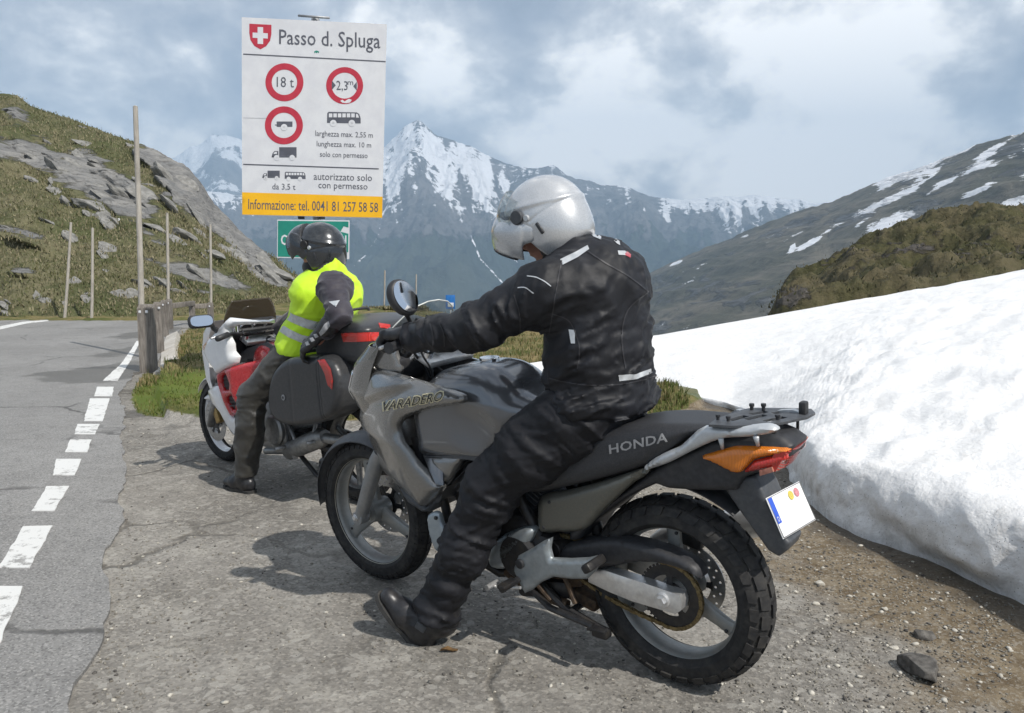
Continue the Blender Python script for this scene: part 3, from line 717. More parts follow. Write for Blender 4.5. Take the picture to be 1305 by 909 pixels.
rk = hl_rock(px0, v0, V[:, 0], V[:, 1], V[:, 2])
set_attr(hill, rock=rk, snow=1.6 * np.exp(-((PX - 147) / 9) ** 2 - ((PY - 280) / 3.5) ** 2) - 0.6)

# olive rise behind the snow
OL = [(955, 470), (975, 425), (988, 392), (998, 373), (1015, 360), (1035, 350), (1052, 345), (1070, 333), (1085, 321), (1105, 308), (1130, 297), (1150, 290), (1175, 283), (1200, 275), (1225, 270), (1245, 267), (1265, 264), (1290, 267), (1320, 268), (1420, 262), (1600, 240), (2000, 225), (2600, 240)]
def ol_disp(px, v, X, Y, Z):
    win = np.clip(np.minimum(v * 5, (1.0 - v) * 4 + 0.02), 0, 1)
    return win * (1.7 * fbm(X * 0.14, Y * 0.14, o=4, seed=71) + 0.8 * fbm(X * 0.6, Y * 0.6, o=4, seed=72, ridged=True)), 0 * X
V, F, PX, PY, px0, v0, ps = range_mesh(OL, 46, 15.0, -0.8, 760, 140, shape=lambda v: v ** 0.9, disp=ol_disp, jag=3.0, jf=0.07, seed=5)
rise = struct('grassy_rise', (V, F), m_hill('rise_turf', (0.08, 0.078, 0.034), (0.135, 0.115, 0.065), (0.2, 0.18, 0.15), (0.12, 0.11, 0.1), s=2.0, aniso=(1, 1, 2), bumpd=0.4, snow=False))
set_attr(rise, rock=np.clip(0.25 * np.ones(len(V)) + 0.5 * np.exp(-((PX - 1010) / 30) ** 2 - ((PY - 378) / 14) ** 2) + 0.3 * fbm(V[:, 0] * 0.2, V[:, 2] * 0.5, o=3, seed=4), 0, 1), snow=np.zeros(len(V)))

# mountain slope on the right, streaked with snow
RS = [(560, 470), (690, 425), (760, 386), (835, 345), (880, 325), (930, 304), (965, 289), (1000, 275), (1040, 262), (1060, 258), (1100, 240), (1130, 228), (1160, 218), (1200, 205), (1235, 190), (1260, 181), (1305, 169), (1400, 135), (1600, 80), (2100, 20), (3000, -40)]
def rs_disp(px, v, X, Y, Z):
    win = np.clip(np.minimum(v * 5, (1.0 - v) * 4 + 0.12), 0, 1)
    return win * (20 * fbm(X * 0.004 + Z * .004, Z * 0.012 + Y * .001, o=5, seed=81, ridged=True) + 5 * fbm(X * 0.02, Z * 0.04, o=5, seed=82)), 0 * X
V, F, PX, PY, px0, v0, ps = range_mesh(RS, 1500, 420, -110, 1000, 190, shape=lambda v: v ** 1.02, disp=rs_disp, jag=3.0, jf=0.05, seed=7,
    Dcf=lambda p: np.interp(p, [560, 840, 1305, 1600, 3000], [1900, 1700, 1150, 900, 640]))
slope = struct('mountain_slope', (V, F), m_hill('slope_turf', (0.085, 0.082, 0.055), (0.16, 0.143, 0.108), (0.2, 0.19, 0.18), (0.13, 0.13, 0.125), s=0.035, rot=(0, R(28), 0), aniso=(0.5, 0.6, 2.6), bumpd=14, sfine=1.6))
dep = (PY - ps)
hn = fbm(PX * 0.022 + dep * 0.02, (PY + PX * 0.47) * 0.085, o=4, seed=83)
sn = 0.62 * sm01((PX - 870) / 250) * np.clip(1 - dep / (30 + 0.16 * np.clip(PX - 900, 0, 500)), -1.4, 1) + 1.0 * hn - 0.16
for cx, cy, sx, sy, an in ((1030, 312, 20, 4, -32), (1135, 289, 26, 6, -35), (1045, 340, 14, 2.5, -35), (1240, 245, 26, 6, -22), (1295, 258, 22, 6, -18), (860, 336, 14, 2.5, -22), (950, 301, 10, 2.5, -22), (1010, 315, 8, 3, -60)):
    a = R(an); u = (PX - cx) * math.cos(a) + (PY - cy) * math.sin(a); w_ = -(PX - cx) * math.sin(a) + (PY - cy) * math.cos(a)
    sn = sn + 1.3 * np.exp(-(u / sx) ** 2 - (w_ / sy) ** 2)
set_attr(slope, rock=0.42 + 0.35 * fbm(V[:, 0] * 0.006, V[:, 2] * 0.02, o=3, seed=9), snow=sn)

# the peak across the valley
CP = [(120, 262), (200, 240), (280, 247), (310, 251), (360, 240), (400, 228), (450, 212), (478, 196), (492, 186), (505, 174), (515, 162), (525, 157), (533, 153), (545, 161), (555, 171), (575, 180), (600, 187), (620, 200), (640, 206), (655, 212), (690, 215), (706, 211), (722, 222), (745, 229), (765, 236), (800, 240), (840, 255), (870, 256), (900, 253), (930, 251), (965, 249), (990, 253), (1015, 256), (1045, 262), (1080, 268), (1200, 285), (1400, 300)]
def cp_disp(px, v, X, Y, Z):
    win = np.clip(np.minimum(v * 4, (1.0 - v) * 5 + 0.06), 0, 1)
    rd = fbm(X * 0.0022 + 0.3 * fbm(X * 0.001, Y * 0.001, o=2, seed=3), Y * 0.0007, o=6, seed=91, ridged=True, gain=0.55)
    return win * (150 * rd + 30 * fbm(X * 0.008, Y * 0.008, o=5, seed=92, ridged=True)), win * 60 * fbm(X * 0.002, Y * 0.002, o=3, seed=93)
V, F, PX, PY, px0, v0, ps = range_mesh(CP, 5000, 2300, -320, 900, 260, shape=lambda v: v ** 1.25, disp=cp_disp, jag=3, jf=0.045, seed=11)
peak = struct('mountain', (V, F), m_hill('mountain_rock', (0.03, 0.042, 0.03), (0.05, 0.06, 0.042), (0.17, 0.165, 0.165), (0.1, 0.1, 0.1), s=0.008, aniso=(1.1, 1.0, 0.9), bumpd=45, sfine=2.0))
dep = PY - ps
band = np.interp(PX, [150, 300, 470, 500, 540, 600, 650, 700, 760, 830, 900, 1000, 1060, 1200], [25, 22, 40, 68, 80, 72, 40, 26, 28, 20, 38, 34, 20, 15])
st = fbm(PX * 0.11 - PY * 0.02, PY * 0.025, o=4, seed=95)
sn = 0.86 - 0.58 * (dep / band) + 0.6 * st + .12 * (PX > 480) * (PX < 655)
sn = np.where(dep < 18, sn - 0.42 * (PX > 500) * (PX < 850) * (1 - dep / 24) , sn)
sn = sn - 0.15 * sm01((PX - 640) / 60) * sm01((860 - PX) / 40)
sn = np.maximum(sn, -0.9)
for line in ([(520, 205), (505, 240), (487, 275), (482, 300), (466, 325), (452, 338)], [(620, 225), (640, 262)], [(560, 220), (585, 265), (590, 290)], [(600, 300), (612, 330), (640, 360)], [(655, 330), (690, 365)]):
    for (x1, y1), (x2, y2) in zip(line[:-1], line[1:]):
        L2 = (x2 - x1) ** 2 + (y2 - y1) ** 2; t = np.clip(((PX - x1) * (x2 - x1) + (PY - y1) * (y2 - y1)) / L2, 0, 1)
        dd = np.hypot(PX - x1 - t * (x2 - x1), PY - y1 - t * (y2 - y1)); sn = np.maximum(sn, 0.62 - dd / 4.5)
set_attr(peak, rock=np.clip(1.15 - (PY - 255) / 75 + 0.25 * st, -0.5, 1.2), snow=sn)
# white range behind it on the left
FR = [(-100, 290), (60, 262), (150, 240), (195, 214), (215, 203), (232, 196), (243, 186), (255, 182), (268, 171), (280, 168), (292, 173), (308, 180), (340, 196), (400, 225), (480, 250)]
V, F, PX, PY, px0, v0, ps = range_mesh(FR, 6900, 5600, -300, 260, 90, shape=lambda v: v ** 1.1, disp=lambda px, v, X, Y, Z: (np.clip(np.minimum(v * 4, (1 - v) * 4), 0, 1) * 200 * fbm(X * 0.0012, Y * 0.0006, o=6, seed=97, ridged=True), 0 * X), jag=7, jf=0.05, seed=13)
far = struct('far_mountain', (V, F), m_hill('far_mountain_snow', (0.06, 0.07, 0.06), (0.08, 0.09, 0.08), (0.2, 0.2, 0.2), (0.12, 0.12, 0.12), s=0.006, aniso=(1.2, 1, 0.5), bumpd=60))
set_attr(far, rock=np.ones(len(V)), snow=0.72 - (PY - ps) / 160 + 0.25 * fbm(PX * 0.05, PY * 0.1, o=4, seed=98))

# valley air
def haze():
    m = bpy.data.materials.new('valley_air'); m.use_nodes = True; nt = m.node_tree; nt.nodes.clear()
    pv = nt.nodes.new('ShaderNodeVolumePrincipled'); pv.inputs['Color'].default_value = (0.50, 0.73, 1.0, 1); pv.inputs['Density'].default_value = 2.0e-4; pv.inputs['Anisotropy'].default_value = -0.05
    o = nt.nodes.new('ShaderNodeOutputMaterial'); nt.links.new(pv.outputs[0], o.inputs['Volume'])
    lo, hi = (-7600, -7600, -331), (7600, 7700, 1330)
    c = [(a + b) / 2 for a, b in zip(lo, hi)]; s_ = [b - a for a, b in zip(lo, hi)]
    h = obj('haze', box(c, s_), m, smooth=False); h['kind'] = 'stuff'
    return h
HAZE = haze()
# ------------------------------------------------------------------ frames for the motorbikes
class Frame:
    """a leaning motorbike: x forward, y to its left, z up, origin where the rear tyre touches the ground"""
    def __init__(s, X0, Y0, yaw, lean):
        fw = Vector((-math.cos(yaw), math.sin(yaw), 0)); lf = Vector((-math.sin(yaw), -math.cos(yaw), 0)); up = Vector((0, 0, 1))
        l2 = lf * math.cos(lean) - up * math.sin(lean); u2 = up * math.cos(lean) + lf * math.sin(lean)
        s.M = Matrix(((fw.x, l2.x, u2.x, X0), (fw.y, l2.y, u2.y, Y0), (fw.z, l2.z, u2.z, 0), (0, 0, 0, 1))); s.I = s.M.inverted()
        s.o = s.I @ Vector((0, 0, CH))
    def hit(s, px, py, n, d):
        r = s.I.to_3x3() @ ray(px, py); n = Vector(n); t = (d - n.dot(s.o)) / n.dot(r); return s.o + r * t
    def xz(s, px, py, y):
        if callable(y):
            v = 0.15
            for _ in range(40):
                p = s.hit(px, py, (0, 1, 0), v); v = 0.75 * v + 0.25 * float(y(np.array([p.x]), np.array([p.z]))[0])
            return np.array((p.x, p.z))
        p = s.hit(px, py, (0, 1, 0), y); return np.array((p.x, p.z))
    def poly(s, pts, y, n=0):
        P = np.array([s.xz(a, b, y) for a, b in pts])
        return spline(P, n, True) if n else P
    def w(s, VF):
        V, F = VF; M = np.array(s.M); return np.asarray(V) @ M[:3, :3].T + M[:3, 3], F
BA = Frame(0.5647, 2.6470, R(38.42), R(4.68))

def slab(poly, w, k=0.03, h=0.006, mod=None, ylim=None, zpad=0.0):
    """solid with the outline poly in x-z, half width w (number or function of x, z), edges rounded by k"""
    lo, hi = poly.min(0) - 0.02, poly.max(0) + 0.02
    xs = np.arange(lo[0], hi[0], h); zs = np.arange(lo[1], hi[1], h); XX_, ZZ_ = np.meshgrid(xs, zs, indexing='ij')
    P = np.stack([XX_.ravel(), ZZ_.ravel()], 1); d = edist(P, [poly]); d = np.where(inpoly(P, poly), -d, d).reshape(XX_.shape)
    W_ = w(XX_, ZZ_) if callable(w) else np.full(XX_.shape, w)
    ym = float(np.max(W_)) + 0.03; f = Field((lo[0], -ym, lo[1]), (xs[-1], ym, zs[-1]), h)
    nx, ny, nz_ = f.X.shape; xs2 = f.lo[0] + h * np.arange(nx); zs2 = f.lo[2] + h * np.arange(nz_)
    XX_, ZZ_ = np.meshgrid(xs2, zs2, indexing='ij'); P = np.stack([XX_.ravel(), ZZ_.ravel()], 1); d = edist(P, [poly]); d = np.where(inpoly(P, poly), -d, d).reshape(XX_.shape)
    W_ = w(XX_, ZZ_) if callable(w) else np.full(XX_.shape, w)
    f.d = smax(d[:, None, :], np.abs(f.Y) - W_[:, None, :], k)
    if mod: mod(f)
    return f.mesh()
def shift(vf, dx=0, dy=0, dz=0): return np.asarray(vf[0]) + np.array((dx, dy, dz)), vf[1]
def rotm(rx=0, ry=0, rz=0): return np.array(Matrix.Rotation(rz, 3, 'Z') @ Matrix.Rotation(ry, 3, 'Y') @ Matrix.Rotation(rx, 3, 'X'))

from mathutils.bvhtree import BVHTree
def bvh_world(objs):
    V = []; F = []; n = 0
    for o in objs:
        M = parent_world(o); vs = [M @ v.co for v in o.data.vertices]; V += vs; F += [tuple(i + n for i in p.vertices) for p in o.data.polygons]; n += len(vs)
    return BVHTree.FromPolygons(V, F)
def text_mesh(s, shear=0.0, bold=0.0, space=1.0):
    cu = bpy.data.curves.new('lettering', 'FONT'); cu.body = s; cu.resolution_u = 2; cu.offset = bold; cu.shear = shear; cu.space_character = space
    to = bpy.data.objects.new('lettering', cu); COL.objects.link(to); bpy.context.view_layer.update()
    dg = bpy.context.evaluated_depsgraph_get(); me = bpy.data.meshes.new_from_object(to.evaluated_get(dg))
    V = np.array([tuple(v.co) for v in me.vertices]); F = [tuple(p.vertices) for p in me.polygons]
    bpy.data.objects.remove(to); bpy.data.curves.remove(cu); bpy.data.meshes.remove(me)
    lo, hi = V.min(0), V.max(0); V = (V - lo) / np.maximum(hi - lo, 1e-9); return V[:, :2], F
def subdiv2(V, F, n=1):
    """split flat 2D faces so that they can follow a curved surface"""
    bm = bmesh.new(); vs = [bm.verts.new((v[0], v[1], 0)) for v in V]
    for f in F:
        try: bm.faces.new([vs[i] for i in f])
        except ValueError: pass
    bmesh.ops.triangulate(bm, faces=bm.faces[:])
    for _ in range(n): bmesh.ops.subdivide_edges(bm, edges=bm.edges[:], cuts=1, use_grid_fill=True)
    bm.verts.index_update(); Vn = np.array([(v.co.x, v.co.y) for v in bm.verts]); Fn = [tuple(v.index for v in f.verts) for f in bm.faces]; bm.free(); return Vn, Fn
def decal(name, VF2, quad, bvh, mat, parent, off=0.0015, gap=0.06):
    """print lying on a surface: unit-square shape set in the four corners (bottom-left, bottom-right, top-right, top-left) of the print"""
    V2, F2 = VF2; q = [Vector(p) for p in quad]; out = []; keep = []
    o = Vector((0, 0, CH)); last = None
    for u, v in V2:
        p = (q[0] * (1 - u) + q[1] * u) * (1 - v) + (q[3] * (1 - u) + q[2] * u) * v
        d = ray(p.x, p.y).normalized(); loc, nor, _, dist = bvh.ray_cast(o, d)
        if loc is None: keep.append(False); out.append((0, 0, 0)); continue
        if nor.dot(d) > 0: nor = -nor
        keep.append(True); out.append(tuple(loc + nor * off))
    F = [f for f in F2 if all(keep[i] for i in f)]
    use = sorted({i for f in F for i in f}); mp = {i: k for k, i in enumerate(use)}
    if not use: return None
    V = np.array([out[i] for i in use]); F = [tuple(mp[i] for i in f) for f in F]
    # drop faces that bridge a gap
    if gap < 1: F = [f for f in F if max(np.linalg.norm(V[f[i]] - V[f[i - 1]]) for i in range(len(f))) < gap]
    return obj(name, (V, F), mat, parent, smooth=False, world=True)
UNIT = ([(0, 0), (1, 0), (1, 1), (0, 1)], [(0, 1, 2, 3)])
def poly_decal(name, pts, bvh, mat, parent, off=0.0015, s=4.0, n=0):
    P = np.array(pts, float)
    if n: P = spline(P, n, True)
    Q, T, _ = fill2(P, [], s); V = []
    o = Vector((0, 0, CH)); keep = []
    for x_, y_ in Q:
        d = ray(x_, y_).normalized(); loc, nor, _, _ = bvh.ray_cast(o, d)
        keep.append(loc is not None)
        if loc is None: V.append((0, 0, 0)); continue
        if nor.dot(d) > 0: nor = -nor
        V.append(tuple(loc + nor * off))
    V = np.array(V); F = [tuple(t) for t in T if all(keep[i] for i in t) and max(np.linalg.norm(V[t[i]] - V[t[i - 1]]) for i in range(3)) < 0.09]
    lab = list(range(len(V)))
    def root_(i):
        while lab[i] != i: lab[i] = lab[lab[i]]; i = lab[i]
        return i
    for t in F: lab[root_(t[1])] = root_(t[0]); lab[root_(t[2])] = root_(t[0])
    if F:
        cs_ = {}
        for t in F: cs_[root_(t[0])] = cs_.get(root_(t[0]), 0) + 1
        best = max(cs_, key=cs_.get); F = [t for t in F if root_(t[0]) == best]
    use = sorted({int(i) for t in F for i in t}); mp = {i: k for k, i in enumerate(use)}; V = V[use] if use else V; F = [tuple(mp[int(i)] for i in t) for t in F]
    o_ = obj(name, (V, F), mat, parent, smooth=True, world=True); return o_

# ------------------------------------------------------------------ materials for machines and clothes
m_rubber = pm('tyre_rubber', (0.018, 0.018, 0.019), (0.035, 0.034, 0.033), 40, 0.72, spec=0.35, bmp=0.15, dust=0.35, dustc=(0.11, 0.1, 0.085))
m_grey = pm('grey_metallic_paint', (0.23, 0.227, 0.22), (0.25, 0.247, 0.24), 400, 0.25, metal=0.6, coat=1.0, dust=0.10, dustc=(0.2, 0.18, 0.15))
m_tank = pm('tank_paint', (0.155, 0.16, 0.17), (0.17, 0.175, 0.185), 400, 0.22, metal=0.55, coat=1.0, dust=0.06, dustc=(0.2, 0.18, 0.15))
m_wheel = pm('wheel_paint', (0.25, 0.26, 0.255), (0.31, 0.31, 0.3), 25, 0.45, metal=0.5, dust=0.35, dustc=(0.16, 0.14, 0.11))
m_rimedge = pm('rim_edge', (0.34, 0.32, 0.27), (0.42, 0.4, 0.35), 25, 0.4, metal=0.7, dust=0.3, dustc=(0.17, 0.14, 0.1))
m_fork = pm('fork_paint', (0.25, 0.26, 0.265), (0.3, 0.3, 0.3), 30, 0.42, metal=0.5, dust=0.2, dustc=(0.16, 0.14, 0.11))
m_alu = pm('aluminium', (0.62, 0.62, 0.62), (0.72, 0.72, 0.71), 60, 0.38, metal=0.75, dust=0.25, dustc=(0.25, 0.22, 0.18), bmp=0.05)
m_plate = pm('cast_footrest_plate', (0.30, 0.335, 0.35), (0.36, 0.39, 0.41), 50, 0.42, metal=0.55, dust=0.3, dustc=(0.15, 0.13, 0.1))
m_chrome = pm('bright_metal', (0.75, 0.76, 0.78), (0.82, 0.82, 0.83), 60, 0.16, metal=1.0)
m_black = pm('black_plastic', (0.022, 0.023, 0.026), (0.034, 0.035, 0.039), 60, 0.5, dust=0.2, dustc=(0.09, 0.085, 0.075), bmp=0.08)
m_blackmetal = pm('black_steel', (0.02, 0.02, 0.022), (0.035, 0.034, 0.034), 45, 0.42, metal=0.3, dust=0.35, dustc=(0.085, 0.07, 0.05))
m_dgrey = pm('dark_grey_plastic', (0.055, 0.06, 0.068), (0.075, 0.08, 0.088), 60, 0.45, dust=0.2, dustc=(0.13, 0.12, 0.1))
m_seat = pm('seat_vinyl', (0.024, 0.025, 0.028), (0.036, 0.037, 0.041), 200, 0.5, bmp=0.25, bdist=0.0008, dust=0.25, dustc=(0.08, 0.075, 0.07))
m_rail = pm('silver_painted_rail', (0.52, 0.54, 0.56), (0.58, 0.6, 0.61), 60, 0.4, metal=0.35, coat=0.4, dust=0.15, dustc=(0.35, 0.33, 0.3))
m_chain = pm('chain_steel', (0.14, 0.105, 0.05), (0.26, 0.2, 0.1), 120, 0.5, metal=0.7, dust=0.5, dustc=(0.04, 0.03, 0.02))
m_disc = pm('brake_disc_steel', (0.32, 0.32, 0.32), (0.42, 0.42, 0.42), 60, 0.3, metal=0.9)
def lens(name, c, emis=0.0):
    m, nt, b = new_mat(name); v = coords(nt)
    wv_ = nt.nodes.new('ShaderNodeTexWave'); wv_.inputs['Scale'].default_value = 75; wv_.inputs['Distortion'].default_value = 0.6; nt.links.new(v, wv_.inputs[0])
    c_ = mixc(nt, wv_.outputs[1], tuple(x * 0.7 for x in c), c); nt.links.new(c_, b.inputs['Base Color'])
    b.inputs['Roughness'].default_value = 0.12; b.inputs['Coat Weight'].default_value = 1.0
    b.inputs['Subsurface Weight'].default_value = 0.0
    bump(nt, b, wv_.outputs[1], 0.5, 0.003); return m
m_amber = lens('amber_lens', (0.85, 0.24, 0.01)); m_red = lens('red_lens', (0.62, 0.03, 0.02))
def glass(name, c, alpha=0.35, rough=0.05):
    m, nt, b = new_mat(name); nt.nodes.remove(b); out = nt.nodes['Material Output']
    tr = nt.nodes.new('ShaderNodeBsdfTransparent'); tr.inputs[0].default_value = c4(c)
    gl = nt.nodes.new('ShaderNodeBsdfGlossy'); gl.inputs['Roughness'].default_value = rough
    df = nt.nodes.new('ShaderNodeBsdfDiffuse'); df.inputs[0].default_value = c4(c)
    lw = nt.nodes.new('ShaderNodeLayerWeight'); lw.inputs[0].default_value = .5; fr_v = math_n(nt, 'ADD', math_n(nt, 'MULTIPLY', math_n(nt, 'POWER', lw.outputs['Facing'], 4.0), .55), .05)
    m1 = nt.nodes.new('ShaderNodeMixShader'); m1.inputs[0].default_value = alpha; nt.links.new(tr.outputs[0], m1.inputs[1]); nt.links.new(df.outputs[0], m1.inputs[2])
    m2 = nt.nodes.new('ShaderNodeMixShader'); nt.links.new(fr_v, m2.inputs[0]); nt.links.new(m1.outputs[0], m2.inputs[1]); nt.links.new(gl.outputs[0], m2.inputs[2])
    nt.links.new(m2.outputs[0], out.inputs[0]); return m
m_screen = glass('clear_screen', (0.88, 0.9, 0.9), 0.05); m_smoke = glass('smoked_screen', (0.16, 0.13, 0.09), 0.35)
m_mirror = pm('mirror_glass', (0.85, 0.88, 0.92), (0.85, 0.88, 0.92), 5, 0.03, rough2=0.04, metal=1.0)
m_white = pm('white_paint', (0.74, 0.75, 0.77), (0.78, 0.79, 0.8), 30, 0.28, coat=0.8, dust=0.1, dustc=(0.4, 0.38, 0.34))
m_redp = pm('red_paint', (0.42, 0.012, 0.018), (0.5, 0.02, 0.025), 30, 0.26, coat=0.9, dust=0.08, dustc=(0.25, 0.12, 0.1))
m_case = pm('case_plastic', (0.03, 0.031, 0.033), (0.04, 0.041, 0.044), 150, 0.33, bmp=0.2, bdist=0.0008, dust=0.25, dustc=(0.11, 0.105, 0.1))
m_ltgrey = pm('pale_lettering', (0.26, 0.26, 0.26), (0.32, 0.32, 0.32), 30, 0.5)
m_cream = pm('cream_lettering', (0.62, 0.56, 0.36), (0.68, 0.62, 0.42), 30, 0.5)
m_inkd = pm('dark_lettering', (0.03, 0.03, 0.035), (0.035, 0.035, 0.04), 30, 0.5)

# ------------------------------------------------------------------ grey motorbike
grey_bike = thing('motorcycle', 'grey metallic touring motorcycle with amber rear indicator and flat black luggage rack', 'motorcycle', M=BA.M)
P_ = BA.poly
def tyre_prof(R0, rb, wd, crown=0.035, n=9):
    pr = [(rb, wd * 0.72), (rb + 0.01, wd * 0.9)]
    for i in range(n):
        a = -math.pi / 2 + math.pi * i / (n - 1); pr.append(((R0 - crown) + crown * math.cos(a) ** 0.8 if math.cos(a) > 0 else R0 - crown, -wd * math.sin(a)))
    pr = [(rb, wd * 0.7), (rb + 0.012, wd * 0.92), (R0 - crown * 1.6, wd)] + [((R0 - crown) + crown * math.cos(a), wd * math.sin(a)) for a in np.linspace(math.pi / 2 * .92, -math.pi / 2 * .92, n)] + [(R0 - crown * 1.6, -wd), (rb + 0.012, -wd * 0.92), (rb, -wd * 0.7)]
    return pr
def tread(c, R0, wd, crown, nrep, knob=True):
    """blocks of the tread round the tyre, standing proud of the carcass"""
    out = []
    rows = [(-0.80, .30, 0), (-0.32, .38, .5), (0.18, .38, 0), (0.66, .34, .5)] if knob else [(-0.7, .26, 0), (-0.25, .3, .5), (0.25, .3, 0), (0.7, .26, .5)]
    for k in range(nrep):
        for u, wu, ph in rows:
            a0 = 2 * math.pi * (k + ph) / nrep; a1 = a0 + 2 * math.pi / nrep * (0.66 if knob else 0.8)
            V = []
            for dr in (-0.004, 0.0075 if knob else 0.004):
                for aa in (a0, a1):
                    for uu in (u, u + wu):
                        sk = (0.25 * (uu - u - wu / 2)) * 2 * math.pi / nrep * (1 if u < 0 else -1) * 1.5
                        th = uu * math.pi / 2 * .92; r = (R0 - crown) + (crown + dr) * math.cos(th); y_ = (wd + dr) * math.sin(th)
                        V.append((c[0] + r * math.cos(aa + sk), c[1] + y_, c[2] + r * math.sin(aa + sk)))
            out.append((np.array(V), [(4, 5, 7, 6), (0, 4, 6, 2), (1, 3, 7, 5), (0, 1, 5, 4), (2, 6, 7, 3)]))
    return join(*out)
def rim_vf(c, ro, ri, wd):
    return lathe([(ro, wd), (ro, wd * 0.86), (ro - 0.012, wd * 0.72), (ri + 0.012, wd * 0.45), (ri + 0.004, -wd * 0.45), (ro - 0.012, -wd * 0.72), (ro, -wd * 0.86), (ro, -wd), (ro - 0.006, -wd - 0.002), (ro - 0.016, -wd * 0.8), (ri, -wd * 0.5), (ri, wd * 0.5), (ro - 0.016, wd * 0.8), (ro - 0.006, wd + 0.002)][::-1], 72, c)
def spoke_vf(c, ang, r0, r1, w0, w1, th0=0.02, th1=0.012):
    secs = []
    for t in np.linspace(0, 1, 8):
        r = r0 + (r1 - r0) * t; w_ = w0 + (w1 - w0) * (t ** 1.5) + 0.02 * max(0, t - 0.8) * 5 * 0.5; th = th0 + (th1 - th0) * t
        ring_ = []
        for k in range(12):
            a = 2 * math.pi * k / 12; e = 0.7
            sx = math.copysign(abs(math.cos(a)) ** e, math.cos(a)) * w_; sy = math.copysign(abs(math.sin(a)) ** e, math.sin(a)) * th
            ring_.append((c[0] + r * math.cos(ang) - sx * math.sin(ang), c[1] + sy, c[2] + r * math.sin(ang) + sx * math.cos(ang)))
        secs.append(ring_)
    return loft(secs)
def disc_vf(c, ro, ri, y, th=0.004, holes=36):
    poly = [(ro * math.cos(a), ro * math.sin(a)) for a in np.linspace(0, 2 * math.pi, 60, endpoint=False)]
    V, F = lathe([(ri, y - th / 2), (ri, y + th / 2), (ro, y + th / 2), (ro, y - th / 2)], 60, c); return V, F
def wheel(bike, c, R0, rb, wt_, crown, rim_w, angs_, ro, ri, spw, nm='wheel', knob=True, nrep=34, lab=None, disc_y=(-0.07,), disc_r=0.13, spm=None, rmat=None):
    spm = spm or m_wheel
    wh = obj(nm, join(rim_vf((0, 0, 0), ro, ri, rim_w), *[spoke_vf((0, 0, 0), a, 0.03, ri + 0.004, spw, spw * 0.62) for a in angs_], lathe([(0.012, -0.05), (0.045, -0.05), (0.052, -0.02), (0.052, 0.02), (0.045, 0.05), (0.012, 0.05)], 32)), spm, bike, sharp=40)
    wh.location = c
    obj('tyre', join(lathe(tyre_prof(R0, rb, wt_, crown)[::-1], 96), tread((0, 0, 0), R0, wt_, crown, nrep, knob)), m_rubber, wh, sharp=35)
    obj('rim_lip', join(lathe([(ro + 0.001, rim_w + 0.001), (ro - 0.009, rim_w + 0.003), (ro - 0.009, rim_w - 0.002), (ro + 0.001, rim_w - 0.004)], 72), lathe([(ro + 0.001, -rim_w - 0.001), (ro - 0.009, -rim_w - 0.003), (ro - 0.009, -rim_w + 0.002), (ro + 0.001, -rim_w + 0.004)][::-1], 72)), rmat or m_rimedge, wh)
    for dy in disc_y:
        # drilled disc: ring with small holes, carried on arms
        poly = np.array([(disc_r * math.cos(a), disc_r * math.sin(a)) for a in np.linspace(0, 2 * math.pi, 60, endpoint=False)])
        ih = np.array([(disc_r * .62 * math.cos(a), disc_r * .62 * math.sin(a)) for a in np.linspace(0, 2 * math.pi, 40, endpoint=False)])
        hs = [ih]
        for k in range(18):
            for rr_ in (0.74, 0.88):
                a = 2 * math.pi * (k + (0.5 if rr_ > .8 else 0)) / 18; hs.append(np.array([(disc_r * rr_ * math.cos(a) + 0.0048 * math.cos(b), disc_r * rr_ * math.sin(a) + 0.0048 * math.sin(b)) for b in np.linspace(0, 2 * math.pi, 6, endpoint=False)]))
        d_ = obj('brake_disc', pillow(poly, dy + 0.002, 0, 0.001, 0.004, hs, s=0.02), m_disc, wh, smooth=False)
        obj('disc_carrier', join(*[spoke_vf((0, dy, 0), a, 0.03, disc_r * .66, 0.012, 0.009, 0.004, 0.004) for a in np.linspace(0, 2 * math.pi, 6, endpoint=False)], cyl((0, 0, 0), 0.05, dy - 0.004, dy + 0.004)), m_blackmetal, wh, sharp=30)
    return wh
fw_ = wheel(grey_bike, (1.45, 0, .318), .313, .232, .050, .04, .036, [R(80 + 120 * k) for k in range(3)], .243, .222, .034, knob=False, nrep=52)
rw_ = wheel(grey_bike, (0, 0, .32), .312, .222, .070, .045, .045, [R(86 + 120 * k) for k in range(3)], .232, .210, .030, nrep=30)
for wh, a0, rr_ in ((fw_, 80, .205), (rw_, 86, .195)):
    for k in range(3):
        a = R(a0 + 120 * k + 4); obj('rim_bolt', cyl((rr_ * math.cos(a), 0, rr_ * math.sin(a)), .006, .010, .018, 8), m_black, wh, sharp=30)
obj('axle_nut', join(cyl((1.45, 0, .318), .016, .085, .128, 6), cyl((1.45, 0, .318), .011, -.12, .134, 16)), m_alu, grey_bike, sharp=30)
